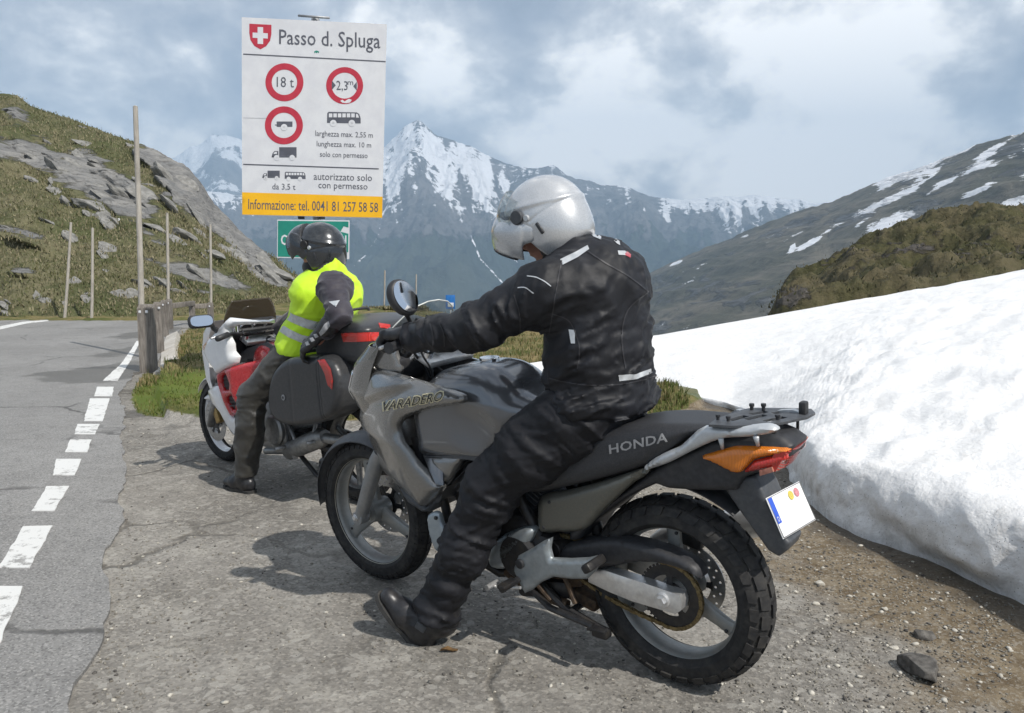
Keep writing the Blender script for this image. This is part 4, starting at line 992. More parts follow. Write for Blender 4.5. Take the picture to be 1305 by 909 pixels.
# fork
AX = Vector((1.45, 0, .318)); ud = Vector((-.44, 0, .898)).normalized()
for s_ in (1, -1):
    b0 = AX + Vector((-.005, .10 * s_, -.005)); b1 = b0 + ud * .36 + Vector((-.02, 0, 0))
    lg = obj('fork_leg', join(tube([b0 + ud * -.01, b0 + ud * .05, b0 + ud * .12, b0 + ud * .30, b1], [.026, .029, .031, .033, .035], 18), cyl((b0.x, 0, b0.z), .030, s_ * .072, s_ * .122, 18)), m_fork, grey_bike, sharp=35)
    obj('fork_tube', tube([b1 - ud * .03, b1 + ud * .48], .021, 14), m_chrome, lg)
    obj('dust_seal', tube([b1 - ud * .012, b1 + ud * .012], [.038, .034], 18), m_black, lg, sharp=35)
obj('brake_caliper', box((1.33, -.075, .42), (.05, .05, .10), rotm(0, R(35)), .012), m_blackmetal, grey_bike, sharp=30)
obj('brake_caliper', box((-.01, -.075, .47), (.09, .045, .055), rotm(0, R(-10)), .012), m_blackmetal, grey_bike, sharp=30)
# front mudguard: a hooped sheet over the tyre
def hoop(c, r0, a0, a1, w_, th=.004, n=26, rise=.02, taper=0.25):
    V = []; F = []; m = 9
    for i in range(n + 1):
        t = i / n; a = a0 + (a1 - a0) * t; ww = w_ * (1 - taper * (2 * t - 1) ** 4)
        for lay in (0, 1):
            for j in range(m):
                u = 2 * j / (m - 1) - 1; r = r0 - rise * u * u * 1.6 - lay * th
                V.append((c[0] + r * math.cos(a), ww * u, c[2] + r * math.sin(a)))
    S = 2 * m
    for i in range(n):
        for j in range(m - 1):
            F.append((i * S + j, (i + 1) * S + j, (i + 1) * S + j + 1, i * S + j + 1)); F.append((i * S + m + j, i * S + m + j + 1, (i + 1) * S + m + j + 1, (i + 1) * S + m + j))
        F.append((i * S, i * S + m, (i + 1) * S + m, (i + 1) * S)); F.append((i * S + m - 1, (i + 1) * S + m - 1, (i + 1) * S + 2 * m - 1, i * S + 2 * m - 1))
    for i in (0, n): F.append(tuple([i * S + j for j in range(m)] + [i * S + 2 * m - 1 - j for j in range(m)]))
    return np.array(V), F
obj('front_mudguard', join(hoop((1.45, 0, .318), .352, R(-5), R(155), .078)), m_dgrey, grey_bike, sharp=50, fix=True)

# side fairings
def yf(x, z): return .20 - 0.62 * np.clip(x - 1.04, 0, 1) ** 1.45 - .28 * np.clip(.72 - z, 0, 1)
FAIR = [(478, 440), (474, 455), (476, 467), (500, 475), (530, 484), (560, 493), (588, 502), (593, 508), (591, 514), (576, 517), (556, 520), (537, 525), (522, 530), (513, 537), (509, 547), (513, 561), (521, 573), (531, 587), (545, 602), (558, 615), (568, 617), (566, 622), (556, 634), (542, 646), (530, 636), (516, 624), (503, 611), (491, 599), (483, 589), (481, 572), (475, 560), (468, 547), (463, 533), (461, 519), (460, 503), (463, 490), (467, 478), (472, 455), (475, 442)]
fairp = P_(FAIR, yf, 3)
fz = lambda x, z: -0.012 * np.exp(-((z - (0.93 - 0.35 * (x - 1.0))) / .02) ** 2) + 0.010 * np.exp(-((z - (0.965 - 0.35 * (x - 1.0))) / .03) ** 2)
fv = pillow(fairp, yf, .035, .07, .012, s=.012, extra=fz)
fair_l = obj('side_fairing', fv, m_grey, grey_bike, sharp=50); fair_r = obj('side_fairing', mirror(fv), m_grey, grey_bike, sharp=50)
obj('fairing_indicator', pillow(P_([(462, 497), (474, 493), (490, 498), (485, 503), (462, 505)], yf, 2), lambda x, z: yf(x, z) + .024, .006, .01, .012, s=.008), pm('blue_grey_lens', (.12, .15, .19), None, 20, .12, coat=1), fair_l, sharp=60)
# slanted inner faces of the air intakes
inl = P_([(530, 583), (552, 583), (567, 618), (558, 617), (545, 602)], .175)
def inl_y(x, z): return .165 + 0.0 * x
iv = pillow(inl, lambda x, z: .215 - 1.1 * np.clip((.98 - x), -1, 1) * 0 - .9 * np.clip(z - .52, 0, 1) * .6, .004, .02, .008, s=.012)
obj('intake_lip', iv, m_tank, grey_bike, sharp=40); obj('intake_lip', mirror(iv), m_tank, grey_bike, sharp=40)
lowp = P_([(548, 583), (588, 583), (585, 590), (577, 604), (567, 619), (560, 612), (552, 596)], .155, 2)
lv = pillow(lowp, .14, .02, .04, .012, s=.012)
obj('lower_fairing', lv, m_grey, grey_bike, sharp=50); obj('lower_fairing', mirror(lv), m_grey, grey_bike, sharp=50)
tipp = P_([(513, 628), (530, 640), (545, 648), (566, 622), (572, 612), (578, 606), (556, 646), (546, 657), (533, 650)], .12)
bl = P_([(503, 611), (530, 634), (543, 646), (568, 621), (560, 640), (549, 652), (538, 652), (520, 640)], .12)
obj('belly_tip', pillow(bl, .12, .015, .03, .24, s=.015), m_dgrey, grey_bike, sharp=50)
# nose between the fairings with headlamp
def sheet(fn, us, vs_, th=.004, nrm=(1, 0, 0)):
    n, m = len(us), len(vs_); V = np.array([fn(u, v) for u in us for v in vs_]); V2 = V - np.array(nrm) * th; F = []
    for i in range(n - 1):
        for j in range(m - 1):
            a, b, c, d = i * m + j, (i + 1) * m + j, (i + 1) * m + j + 1, i * m + j + 1; k = n * m
            F += [(a, b, c, d), (d + k, c + k, b + k, a + k)]
    k = n * m
    for i in range(n - 1): F += [(i * m, i * m + k, (i + 1) * m + k, (i + 1) * m), (i * m + m - 1, (i + 1) * m + m - 1, (i + 1) * m + m - 1 + k, i * m + m - 1 + k)]
    for j in range(m - 1): F += [(j, j + 1, j + 1 + k, j + k), ((n - 1) * m + j, (n - 1) * m + j + k, (n - 1) * m + j + 1 + k, (n - 1) * m + j + 1)]
    return np.concatenate([V, V2]), F
def nose(z, u):
    hw = np.interp(z, [.62, .75, .88, 1.0, 1.08], [.06, .12, .17, .19, .20]); xf = np.interp(z, [.62, .75, .88, 1.0, 1.08], [1.28, 1.40, 1.47, 1.40, 1.28]); xe = np.interp(z, [.62, .75, .88, 1.0, 1.08], [1.22, 1.27, 1.27, 1.2, 1.14])
    return (xe + (xf - xe) * math.cos(u * math.pi / 2) ** .8, hw * math.copysign(abs(math.sin(u * math.pi / 2)) ** .9, u), z)
nc = obj('nose_cowl', sheet(nose, np.linspace(.62, 1.08, 22), np.linspace(-1, 1, 25), .006), m_grey, grey_bike, fix=True, sharp=50)
obj('headlamp', sheet(lambda z, u: tuple(np.array(nose(z, u * .62)) + np.array((.006, 0, 0))), np.linspace(.84, .96, 8), np.linspace(-1, 1, 15), .004), m_mirror, nc, fix=True)
# windscreen
def scr(t, u):
    z = 1.03 + .21 * t; hw = np.interp(z, [1.02, 1.09, 1.16, 1.205, 1.228, 1.24], [.215, .2, .168, .125, .085, .03])
    y_ = hw * u; return (1.03 + (1.238 - z) * 1.02 - 1.05 * y_ * y_, y_, z)
ws = obj('windscreen', sheet(scr, np.linspace(0, 1, 24), np.linspace(-1, 1, 25), .0035), m_screen, grey_bike, fix=True)
eg = [scr(t, 1) for t in np.linspace(0.25, 1, 14)] + [scr(1, u) for u in np.linspace(.9, -.9, 8)] + [scr(t, -1) for t in np.linspace(1, .25, 14)]
obj('screen_edge', tube(eg, .0028, 6), pm('screen_edge_plastic', (.55, .57, .55), None, 10, .2), ws)
# dashboard and inner cowl
ic = P_([(474, 458), (478, 440), (488, 424), (499, 417), (505, 434), (510, 452), (516, 470), (514, 478), (500, 475), (478, 466)], .15)
icv = pillow(ic, .165, .012, .03, .012, s=.014)
obj('inner_cowl', icv, m_grey, grey_bike, sharp=50); obj('inner_cowl', mirror(icv), m_grey, grey_bike, sharp=50)
dsh = obj('dashboard', join(box((1.09, 0, 1.075), (.10, .28, .10), rotm(0, R(-40)), .02), box((1.13, 0, 1.0), (.14, .34, .10), rotm(0, R(-10)), .02)), m_black, grey_bike, sharp=40)
for y_ in (.07, -.07): obj('dial', xf(cyl((0, 0, 0), .045, -.008, .008, 28), Matrix.Translation((1.04, y_, 1.105)) @ Matrix.Rotation(R(-40), 4, 'Y') @ Matrix.Rotation(R(90), 4, 'Z')), m_inkd, dsh, sharp=30)

# tank
TK = [(541, 575), (538, 556), (535, 535), (533, 515), (540, 492), (556, 476), (575, 468), (597, 463), (620, 461), (636, 463), (650, 470), (664, 482), (677, 496), (690, 514), (698, 530), (688, 540), (672, 546), (650, 560), (636, 572), (628, 584), (612, 586), (585, 584), (555, 582)]
tkp = spline(np.array([BA.xz(a, b_, .035 if (b_ < 500 and a > 560) else .10) for a, b_ in TK]), 3, True)
def tank_w(x, z): return .168 - .30 * np.clip(z - .90, 0, 1) - .16 * np.clip(.62 - x, 0, 1) ** 1.0 + 0 * z
def tank_mod(f):
    for s_ in (1, -1):
        f.sub(f.ell_d((.70, s_ * .205, .79), (.17, .062, .115), rotm(0, R(-22))), .02)
tank = obj('fuel_tank', slab(tkp, tank_w, .085, .0075, tank_mod), m_tank, grey_bike)
obj('tank_base_trim', pillow(P_([(540, 582), (585, 585), (612, 588), (629, 586), (634, 576), (628, 577), (612, 583), (585, 580)], .15), .15, .004, .01, .30, s=.02), m_dgrey, grey_bike, sharp=40)
obj('filler_cap', xf(cyl((0, 0, 0), .038, -.006, .006, 28), Matrix.Translation((.76, 0, 1.032)) @ Matrix.Rotation(R(90), 4, 'X')), m_chrome, tank, sharp=30)
# seat
ST = [(640, 560), (672, 545), (700, 540), (740, 540), (780, 540), (815, 534), (840, 531), (880, 531), (925, 534), (945, 540), (935, 552), (905, 556), (886, 556), (862, 568), (838, 584), (822, 594), (790, 604), (750, 614), (715, 622), (690, 628), (660, 625), (640, 600)]
seat = obj('seat', slab(spline(np.array([BA.xz(a, b_, .0 if b_ < 546 else .12) for a, b_ in ST]), 3, True), lambda x, z: .135 - .09 * np.clip(x - .35, 0, 1) + .12 * np.clip(.88 - z, 0, .2) - .15 * np.clip(-x - .02, 0, 1), .05, .0075), m_seat, grey_bike)
# silver grab rails and tail
RL = [(822, 594), (836, 583), (852, 575), (868, 568), (883, 554), (897, 544), (925, 545), (955, 543), (978, 541), (990, 546), (987, 551), (962, 556), (945, 557), (925, 558), (907, 563), (881, 575), (860, 586), (846, 592), (830, 597), (823, 599)]
rlp = P_(RL, lambda x, z: .128 - .10 * np.clip(-x - .1, 0, 1), 2); rv = pillow(rlp, lambda x, z: .128 - .10 * np.clip(-x - .1, 0, 1), .014, .016, .02, s=.01)
for v_ in (rv, mirror(rv)): gr_ = obj('grab_rail', v_, m_rail, grey_bike, sharp=50)
for sx, pts in ((1, [((919, 558), (921, 572)), ((964, 556), (966, 568))]),):
    for a, b_ in pts:
        p, q = BA.hit(*a, (0, 1, 0), .115), BA.hit(*b_, (0, 1, 0), .105)
        for s_ in (1, -1): obj('rail_bracket', tube([(p.x, s_ * .118, p.z), (q.x, s_ * .105, q.z)], [.009, .005], 8), m_rail, grey_bike)
TL = [(846, 590), (862, 582), (881, 574), (907, 562), (930, 557), (962, 555), (990, 548), (1002, 553), (1017, 565), (1013, 573), (1003, 578), (1002, 586), (990, 594), (997, 594), (985, 602), (960, 606), (944, 612), (935, 628), (905, 627), (877, 626), (850, 624), (834, 618), (812, 628), (790, 640), (770, 655), (748, 672), (736, 690), (724, 690), (724, 676), (748, 660), (775, 640), (805, 618), (824, 603)]
tail = obj('tail_unit', slab(np.array([BA.xz(a, b_, .03 if (a > 975 and b_ < 575) else .10) for a, b_ in TL]), lambda x, z: .105 - .12 * np.clip(-x - .15, 0, 1) - .35 * np.clip(z - .86, 0, 1), .028, .0065), m_black, grey_bike)
# rear mudguard flap
FL = [(925, 612), (985, 600), (995, 600), (1000, 622), (1012, 650), (1021, 668), (1029, 688), (1026, 694), (1003, 704), (990, 697), (975, 683), (955, 655), (938, 632)]
def mk_pl(pts, y, w_, k=.02, h=.006): return slab(P_(pts, y), w_, k, h)
flap = obj('rear_mudguard', mk_pl([(932, 606), (950, 600), (975, 597), (985, 615), (1000, 650), (1010, 672), (1018, 682), (1014, 692), (1003, 700), (990, 692), (976, 672), (954, 640)], -.02, lambda x, z: .064 - .02 * np.clip(.7 - z, 0, 1) * 3, .015), m_dgrey, grey_bike)
# indicator and tail lamp
LN = [(892, 582), (909, 576), (926, 571), (940, 568), (968, 569), (1002, 571), (1004, 577), (978, 582), (962, 586), (953, 595), (944, 602), (934, 602), (920, 595), (905, 588)]
ly = lambda x, z: .104 - .12 * np.clip(-x - .15, 0, 1)
lv = pillow(P_(LN, ly, 2), lambda x, z: ly(x, z), .022, .03, .03, s=.008)
for v_ in (lv, mirror(lv)): obj('indicator_lens', v_, m_amber, grey_bike, sharp=60)
RDL = [(1004, 577), (1003, 586), (990, 594), (968, 599), (952, 602), (946, 602), (953, 595), (962, 586), (978, 582)]
rv = pillow(P_(RDL, ly, 1), lambda x, z: ly(x, z) - .001, .018, .02, .03, s=.007)
for v_ in (rv, mirror(rv)): obj('tail_lamp', v_, m_red, grey_bike, sharp=60)
obj('tail_lamp', sheet(lambda z, u: (-.375 - .5 * (z - .84) - .01 * (1 - u * u), .09 * u, z), np.linspace(.80, .862, 5), np.linspace(-1, 1, 9), .03, (-1, 0, 0)), m_red, grey_bike, fix=True, sharp=40)
obj('side_reflector', pillow(P_([(967, 600), (983, 596), (985, 602), (968, 607)], .10), .098, .003, .01, .01, s=.01), pm('dull_red_reflector', (.42, .17, .12), (.5, .22, .16), 60, .35), grey_bike, sharp=40)
# number plate with blue band and seals
bl_, br_, tr_, tl_ = Vector((-.359, .1, .603)), Vector((-.384, -.1, .600)), Vector((-.328, -.1, .703)), Vector((-.303, .1, .713))
bl_, br_, tr_, tl_ = [v + Vector((-.020, -.008, 0.0)) for v in (bl_, br_, tr_, tl_)]
ux = (br_ - bl_).normalized(); uz = ((tl_ - bl_) - ux * (tl_ - bl_).dot(ux)).normalized(); un = uz.cross(ux).normalized()
if un.x > 0: un = -un
PLM = Matrix(((ux.x, un.x, uz.x, bl_.x), (ux.y, un.y, uz.y, bl_.y), (ux.z, un.z, uz.z, bl_.z), (0, 0, 0, 1))); PWD, PHT = (br_ - bl_).length, (tl_ - bl_).length
plate = obj('number_plate', xf(box((PWD / 2, 0, PHT / 2), (PWD, .003, PHT), None, .0012), PLM), pm('plate_white', (.82, .83, .84), None, 10, .35, coat=.3), grey_bike, sharp=30)
fr_ = [PLM @ Vector(p) for p in ((.003, .002, .003), (PWD - .003, .002, .003), (PWD - .003, .002, PHT - .003), (.003, .002, PHT - .003), (.003, .002, .003))]
obj('plate_edge', tube(fr_, .0018, 5), m_ltgrey, plate)
obj('plate_band', xf(box((.014, .0028, PHT * .66), (.022, .003, PHT * .62), None, .001), PLM), pm('plate_blue', (.03, .09, .5), None, 10, .35), plate, sharp=30)
tv, tf = text_mesh('D'); V = np.column_stack([.008 + tv[:, 0] * .010, np.full(len(tv), .0052), PHT * .40 + tv[:, 1] * .014]); obj('band_letter', xf((V, tf), PLM), m_white, plate, smooth=False)
for (u_, v_, c_, nm_) in ((.125, .80, (.75, .62, .12), 'round_seal'), (.16, .80, (.72, .30, .33), 'round_seal')):
    cc = (u_, .0032, PHT * v_); sv = cyl((0, 0, 0), .014, -.0006, .0006, 18); o_ = obj(nm_, xf(sv, PLM @ Matrix.Translation(cc)), pm('seal_ink', c_, tuple(x * .6 for x in c_), 300, .5), plate, sharp=30)
# luggage rack: slotted black plate with rubber bosses
rk_px = [(903, 541), (912, 534), (946, 522), (957, 519.6), (1004, 520), (1034, 521), (1039, 526), (1029, 531.5), (992, 539.4), (934, 543)]
rz = .93
rp = np.array([tuple(BA.hit(a, b_, (0, 0, 1), rz))[:2] for a, b_ in rk_px])
cx_, cy_ = rp.mean(0)
slots = []
for (a, b_) in (((930, 536), (951, 530)), ((950, 534.5), (975, 529)), ((957, 528), (977, 524.5)), ((975, 537), (1000, 531.5)), ((985, 527), (1005, 524))):
    p, q = [np.array(tuple(BA.hit(*t, (0, 0, 1), rz))[:2]) for t in (a, b_)]; dvec = (q - p) / np.linalg.norm(q - p); nn = np.array((-dvec[1], dvec[0])) * .011
    slots.append(np.array([p + nn, q + nn, q - nn, p - nn]))
V, F = pillow(rp, 0.0, .003, .006, .007, slots, s=.02); V = np.column_stack([V[:, 0], V[:, 2], rz + V[:, 1]])
rack = obj('luggage_rack', (V, [f[::-1] for f in F]), m_dgrey, grey_bike, sharp=40, fix=True)
for a, b_, hh, rr_ in ((915, 536, .018, .007), (928, 538, .018, .007), (958, 523.5, .022, .008), (973, 523.5, .022, .008), (991, 535, .015, .008)):
    p = BA.hit(a, b_, (0, 0, 1), rz); obj('rubber_boss', join(tube([(p.x, p.y, rz), (p.x, p.y, rz + hh * .6), (p.x, p.y, rz + hh * .62), (p.x, p.y, rz + hh)], [rr_ * .7, rr_ * .7, rr_, rr_], 10)), m_black, rack, sharp=35)
p = BA.hit(1024, 528, (0, 0, 1), rz); obj('rack_latch', box((p.x, p.y, rz + .018), (.022, .032, .042), None, .006), m_black, rack, sharp=35)
obj('rack_bolt', tube([(p.x + .01, p.y + .02, rz - .045), (p.x + .01, p.y + .02, rz)], .005, 6), m_black, rack)
for a, b_ in (((930, 545), (935, 538)), ((985, 545), (985, 536))):
    for s_ in (1, -1):
        p = BA.hit(*a, (0, 1, 0), .10); obj('rack_stay', tube([(p.x, s_ * .095, p.z - .02), (p.x, s_ * .09, rz - .002)], .006, 8), m_black, rack)
# side covers
SC = [(690, 632), (720, 626), (760, 616), (795, 605), (821, 597), (827, 600), (818, 609), (806, 616), (785, 635), (766, 653), (749, 672), (736, 677), (712, 678), (689, 678), (685, 655)]
scp = P_(SC, .13, 2); sv = pillow(scp, .128, .018, .03, .014, s=.012)
for v_ in (sv, mirror(sv)): obj('side_cover', v_, pm('side_cover_paint', (.12, .12, .105), (.14, .14, .12), 300, .42, metal=.5, coat=.4, dust=.3, dustc=(.2, .17, .13)) if v_ is sv else MATS['side_cover_paint'], grey_bike, sharp=50)
for a, b_ in ((693, 672), (700, 640)):
    p = BA.hit(a, b_, (0, 1, 0), .145); obj('cover_screw', cyl((p.x, 0, p.z), .006, .142, .150, 8), m_black, grey_bike, sharp=30)
# frame, engine and running gear
obj('frame', join(tube([(1.08, 0, .98), (1.0, .09, .88), (.82, .12, .72), (.60, .11, .62), (.47, .11, .42), (.47, .09, .30)], .022, 10), tube([(1.08, 0, .98), (1.0, -.09, .88), (.82, -.12, .72), (.60, -.11, .62), (.47, -.11, .42), (.47, -.09, .30)], .022, 10),
    tube([(.60, .10, .72), (.2, .095, .76), (-.1, .08, .82), (-.28, .06, .86)], .014, 8), tube([(.60, -.10, .72), (.2, -.095, .76), (-.1, -.08, .82), (-.28, -.06, .86)], .014, 8), tube([(.46, .10, .46), (.2, .10, .68), (.0, .09, .79)], .012, 8), tube([(.46, -.10, .46), (.2, -.10, .68), (.0, -.09, .79)], .012, 8),
    tube([(1.12, 0, 1.02), (1.03, 0, .84), (.99, 0, .60), (.93, 0, .42)], .024, 10), box((.62, 0, .74), (.5, .14, .08), None, .02)), m_blackmetal, grey_bike, sharp=40)
eng = obj('engine', join(box((.68, 0, .40), (.36, .26, .22), None, .05), box((.52, 0, .37), (.22, .28, .18), None, .05), cyl((.55, 0, .36), .085, .10, .165, 28, .012), cyl((.74, 0, .40), .095, .10, .16, 28, .012), cyl((.70, 0, .40), .10, -.17, -.1, 28, .012)), m_blackmetal, grey_bike, sharp=35)
fin = []
for (bx, bz, dx_, dz_) in ((.78, .50, .68, .73), (.60, .52, -.5, .86)):
    d_ = Vector((dx_, 0, dz_)).normalized(); an = -math.atan2(d_.x, d_.z)
    for k in range(9):
        p = Vector((bx, 0, bz)) + d_ * (.018 * k); fin.append(box(p, (.135, .17, .006), rotm(0, -an), .002))
    fin.append(box(Vector((bx, 0, bz)) + d_ * .075, (.10, .13, .17), rotm(0, -an), .01)); fin.append(box(Vector((bx, 0, bz)) + d_ * .19, (.13, .16, .06), rotm(0, -an), .02))
obj('cylinder_fins', join(*fin), m_dgrey, eng, sharp=30)
obj('crankcase_cover', pillow(P_([(625, 716), (628, 695), (645, 680), (672, 671), (682, 676), (676, 692), (664, 708), (650, 722), (634, 724)], .14, 2), .145, .02, .03, .05, s=.01), m_plate, eng, sharp=50)
obj('radiator', join(box((1.03, 0, .60), (.04, .26, .26), rotm(0, R(12)), .01), *[box((1.055, 0, .50 + .022 * k), (.012, .24, .004), rotm(0, R(12))) for k in range(10)]), m_black, grey_bike, sharp=30)
obj('engine_clutter', join(tube([(.98, .12, .80), (.93, .14, .74), (.92, .13, .66), (.88, .12, .6)], .012, 8), tube([(.96, .10, .84), (.88, .13, .80), (.85, .12, .70)], .009, 8), tube([(1.0, .10, .74), (.94, .14, .69), (.96, .12, .60)], .007, 8), box((.93, .10, .73), (.05, .03, .04), None, .008), cyl((.91, 0, .69), .018, .10, .15, 12)), m_blackmetal, grey_bike, sharp=40)
obj('engine_guard', pillow(P_([(547, 661), (550, 654), (557, 651), (563, 654), (566, 665), (572, 680), (569, 692), (561, 703), (555, 694), (550, 680)], .13, 2), .14, .01, .02, .012, s=.008), pm('pale_blue_grey_metal', (.33, .38, .42), (.4, .45, .48), 40, .38, metal=.5, dust=.2), grey_bike, sharp=50)
p = BA.hit(556, 660, (0, 1, 0), .15); obj('guard_bolt', cyl((p.x, 0, p.z), .008, .148, .158, 6), m_black, grey_bike, sharp=30)
# footrest plate, footpeg, levers
fp = P_([(661, 708), (678, 699), (692, 690), (702, 686), (700, 700), (703, 712), (725, 713), (748, 712), (762, 709), (765, 714), (758, 728), (748, 738), (728, 738), (706, 735), (690, 742), (678, 752), (669, 756), (662, 742), (655, 725)], .165, 0)
fph = [resample(np.array([p_ for p_ in P_([(660, 713), (668, 713), (668, 722), (661, 723)], .165)]), .01)]
obj('footrest_plate', pillow(fp, .165, .012, .014, .014, s=.01), m_plate, grey_bike, sharp=50)
p = BA.hit(664, 718, (0, 1, 0), .175); obj('pivot_bolt', cyl((p.x, 0, p.z), .017, .160, .188, 18), m_black, grey_bike, sharp=35)
p = BA.hit(655, 742, (0, 1, 0), .2); obj('footpeg', join(tube([(p.x, .16, p.z), (p.x, .27, p.z)], [.012, .013], 8), box((p.x, .235, p.z + .008), (.034, .08, .014), None, .004)), m_blackmetal, grey_bike, sharp=35)
q = BA.hit(632, 745, (0, 1, 0), .19); obj('gear_lever', join(tube([(p.x - .02, .19, p.z - .02), (q.x, .19, q.z - .01), (q.x + .01, .19, q.z)], .006, 8), tube([(q.x + .01, .17, q.z), (q.x + .01, .23, q.z)], .010, 8)), m_alu, grey_bike, sharp=35)
q = BA.hit(761, 716, (0, 1, 0), .18); obj('passenger_footpeg', join(box((q.x, .20, q.z), (.035, .10, .03), rotm(0, R(35)), .008)), m_blackmetal, grey_bike, sharp=35)
sw = P_([(748, 728), (770, 727), (800, 737), (834, 748), (866, 759), (869, 767), (868, 778), (861, 783), (834, 775), (804, 766), (775, 754), (750, 742)], .11)
swv = pillow(sw, .11, .004, .006, .045, s=.02)
for v_ in (swv, mirror(swv)): sa = obj('swingarm', v_, m_alu, grey_bike, sharp=35)
obj('swingarm_pivot', join(cyl((.42, 0, .40), .03, -.12, .12, 20), box((.33, 0, .385), (.20, .20, .06), rotm(0, R(-10)), .015)), m_blackmetal, grey_bike, sharp=35)
for s_ in (1, -1): obj('rear_axle_nut', join(cyl((0, 0, .325), .017, s_ * .112, s_ * .134, 6), cyl((0, 0, .325), .025, s_ * .110, s_ * .123, 20)), m_alu, grey_bike, sharp=30)
cg = P_([(712, 700), (740, 690), (775, 686), (800, 689), (830, 696), (858, 706), (880, 717), (890, 727), (893, 738), (884, 733), (868, 725), (845, 718), (815, 716), (790, 720), (755, 726), (720, 728)], .095, 2)
obj('chain_guard', pillow(cg, .095, .016, .016, .055, s=.012), m_black, grey_bike, sharp=50)
# sprocket and chain
sp = [lathe([(.070, .060), (.070, .066), (.104, .066), (.104, .060)][::-1], 48, (0, 0, .32))] + [spoke_vf((0, .063, .32), a, .03, .074, .011, .011, .003, .003) for a in np.linspace(.3, .3 + 2 * math.pi, 6)[:-1]] + [cyl((0, 0, .32), .042, .05, .07, 28)]
for k in range(44):
    a = 2 * math.pi * k / 44; sp.append(box((.106 * math.cos(a), .063, .32 + .106 * math.sin(a)), (.009, .005, .007), rotm(0, -a)))
spk_ = obj('sprocket', join(*sp), m_blackmetal, grey_bike, sharp=35)
c1, r1, c2, r2 = Vector((0, 0, .32)), .110, Vector((.47, 0, .40)), .038
dv = (c2 - c1); al = math.atan2(dv.z, dv.x); be_ = math.acos((r1 - r2) / dv.length)
path = []
aa = np.arange(al + be_, al + 2 * math.pi - be_, .0159 / r1); path += [(c1.x + r1 * math.cos(a), c1.z + r1 * math.sin(a)) for a in aa]
e1 = (c1.x + r1 * math.cos(al - be_), c1.z + r1 * math.sin(al - be_)); e2 = (c2.x + r2 * math.cos(al - be_), c2.z + r2 * math.sin(al - be_)); nl = int(math.dist(e1, e2) / .0159)
path += [(e1[0] + (e2[0] - e1[0]) * t, e1[1] + (e2[1] - e1[1]) * t - .03 * 4 * t * (1 - t)) for t in np.linspace(0, 1, nl)]
aa = np.arange(al - be_, al + be_, .0159 / r2); path += [(c2.x + r2 * math.cos(a), c2.z + r2 * math.sin(a)) for a in aa]
e3 = (c2.x + r2 * math.cos(al + be_), c2.z + r2 * math.sin(al + be_)); e4 = (c1.x + r1 * math.cos(al + be_), c1.z + r1 * math.sin(al + be_))
path += [(e3[0] + (e4[0] - e3[0]) * t, e3[1] + (e4[1] - e3[1]) * t) for t in np.linspace(0, 1, nl)]
lk = []
for i in range(len(path)):
    a, b_ = path[i], path[(i + 1) % len(path)]
    if math.dist(a, b_) < 1e-4: continue
    an = math.atan2(b_[1] - a[1], b_[0] - a[0]); m_ = ((a[0] + b_[0]) / 2, (a[1] + b_[1]) / 2); yy_ = .004 if i % 2 else .0065
    for s_ in (1, -1): lk.append(box((m_[0], .063 + s_ * yy_, m_[1]), (.0195, .002, .0125), rotm(0, -an)))
    lk.append(cyl((a[0], .063, a[1]), .0045, -.006, .006, 6, .0005))
ch = obj('chain', join(*lk), m_chain, grey_bike, smooth=False); ch['kind'] = 'stuff'
# underside: stands, linkage, silencer
obj('side_stand', join(tube([(.56, .12, .25), (.42, .15, .20), (.24, .155, .185)], .012, 8), box((.22, .16, .182), (.07, .03, .012), rotm(0, R(4)), .004)), m_blackmetal, grey_bike, sharp=35)
obj('centre_stand', join(tube([(.52, .10, .27), (.38, .11, .19), (.22, .11, .15)], .015, 8), tube([(.52, -.10, .27), (.38, -.11, .19), (.22, -.11, .15)], .015, 8), tube([(.36, -.11, .185), (.36, .11, .185)], .013, 8), box((.23, .12, .15), (.06, .04, .03), None, .006), box((.50, .0, .22), (.24, .18, .07), rotm(0, R(12)), .02)), m_blackmetal, grey_bike, sharp=35)
obj('linkage', join(box((.42, .04, .27), (.16, .06, .07), rotm(0, R(20)), .015), box((.36, .0, .21), (.14, .12, .05), rotm(0, R(-12)), .012), tube([(.40, .1, .33), (.34, .11, .22)], .010, 8), tube([(.56, .12, .30), (.48, .125, .25), (.44, .12, .21)], .009, 8), tube([(.65, .10, .26), (.5, .10, .21), (.38, .10, .20)], .018, 10)), pm('rusty_steel', (.05, .035, .025), (.11, .07, .04), 60, .6, metal=.4), grey_bike, sharp=35)
obj('shock_absorber', join(tube([(.30, 0, .42), (.38, 0, .70)], .022, 12), tube([(.30 + .08 * t / 40 + .03 * math.cos(t) * 0, .032 * math.sin(t), .42 + .28 * t / 40 * 1.0 + .032 * math.cos(t) * .3) for t in np.arange(0, 40, .5)], .006, 6)), m_blackmetal, grey_bike, sharp=35)
obj('rear_inner_guard', hoop((0, 0, .32), .40, R(35), R(125), .075, .004, 24, .01, .1), m_black, grey_bike, fix=True, sharp=50)
obj('silencer', join(tube([(.75, -.16, .22), (.45, -.19, .24), (.2, -.19, .36)], .024, 12), tube([(.2, -.2, .36), (.14, -.2, .39), (-.26, -.19, .56), (-.3, -.19, .57)], [.03, .052, .055, .04], 20)), m_alu, grey_bike, sharp=35)
obj('exhaust_header', join(tube([(.88, .06, .62), (.97, .08, .50), (.93, .08, .30), (.75, .02, .20), (.60, -.1, .20)], .019, 10), tube([(.88, -.06, .62), (.97, -.08, .50), (.93, -.08, .30), (.75, -.14, .22)], .019, 10)), m_blackmetal, grey_bike)
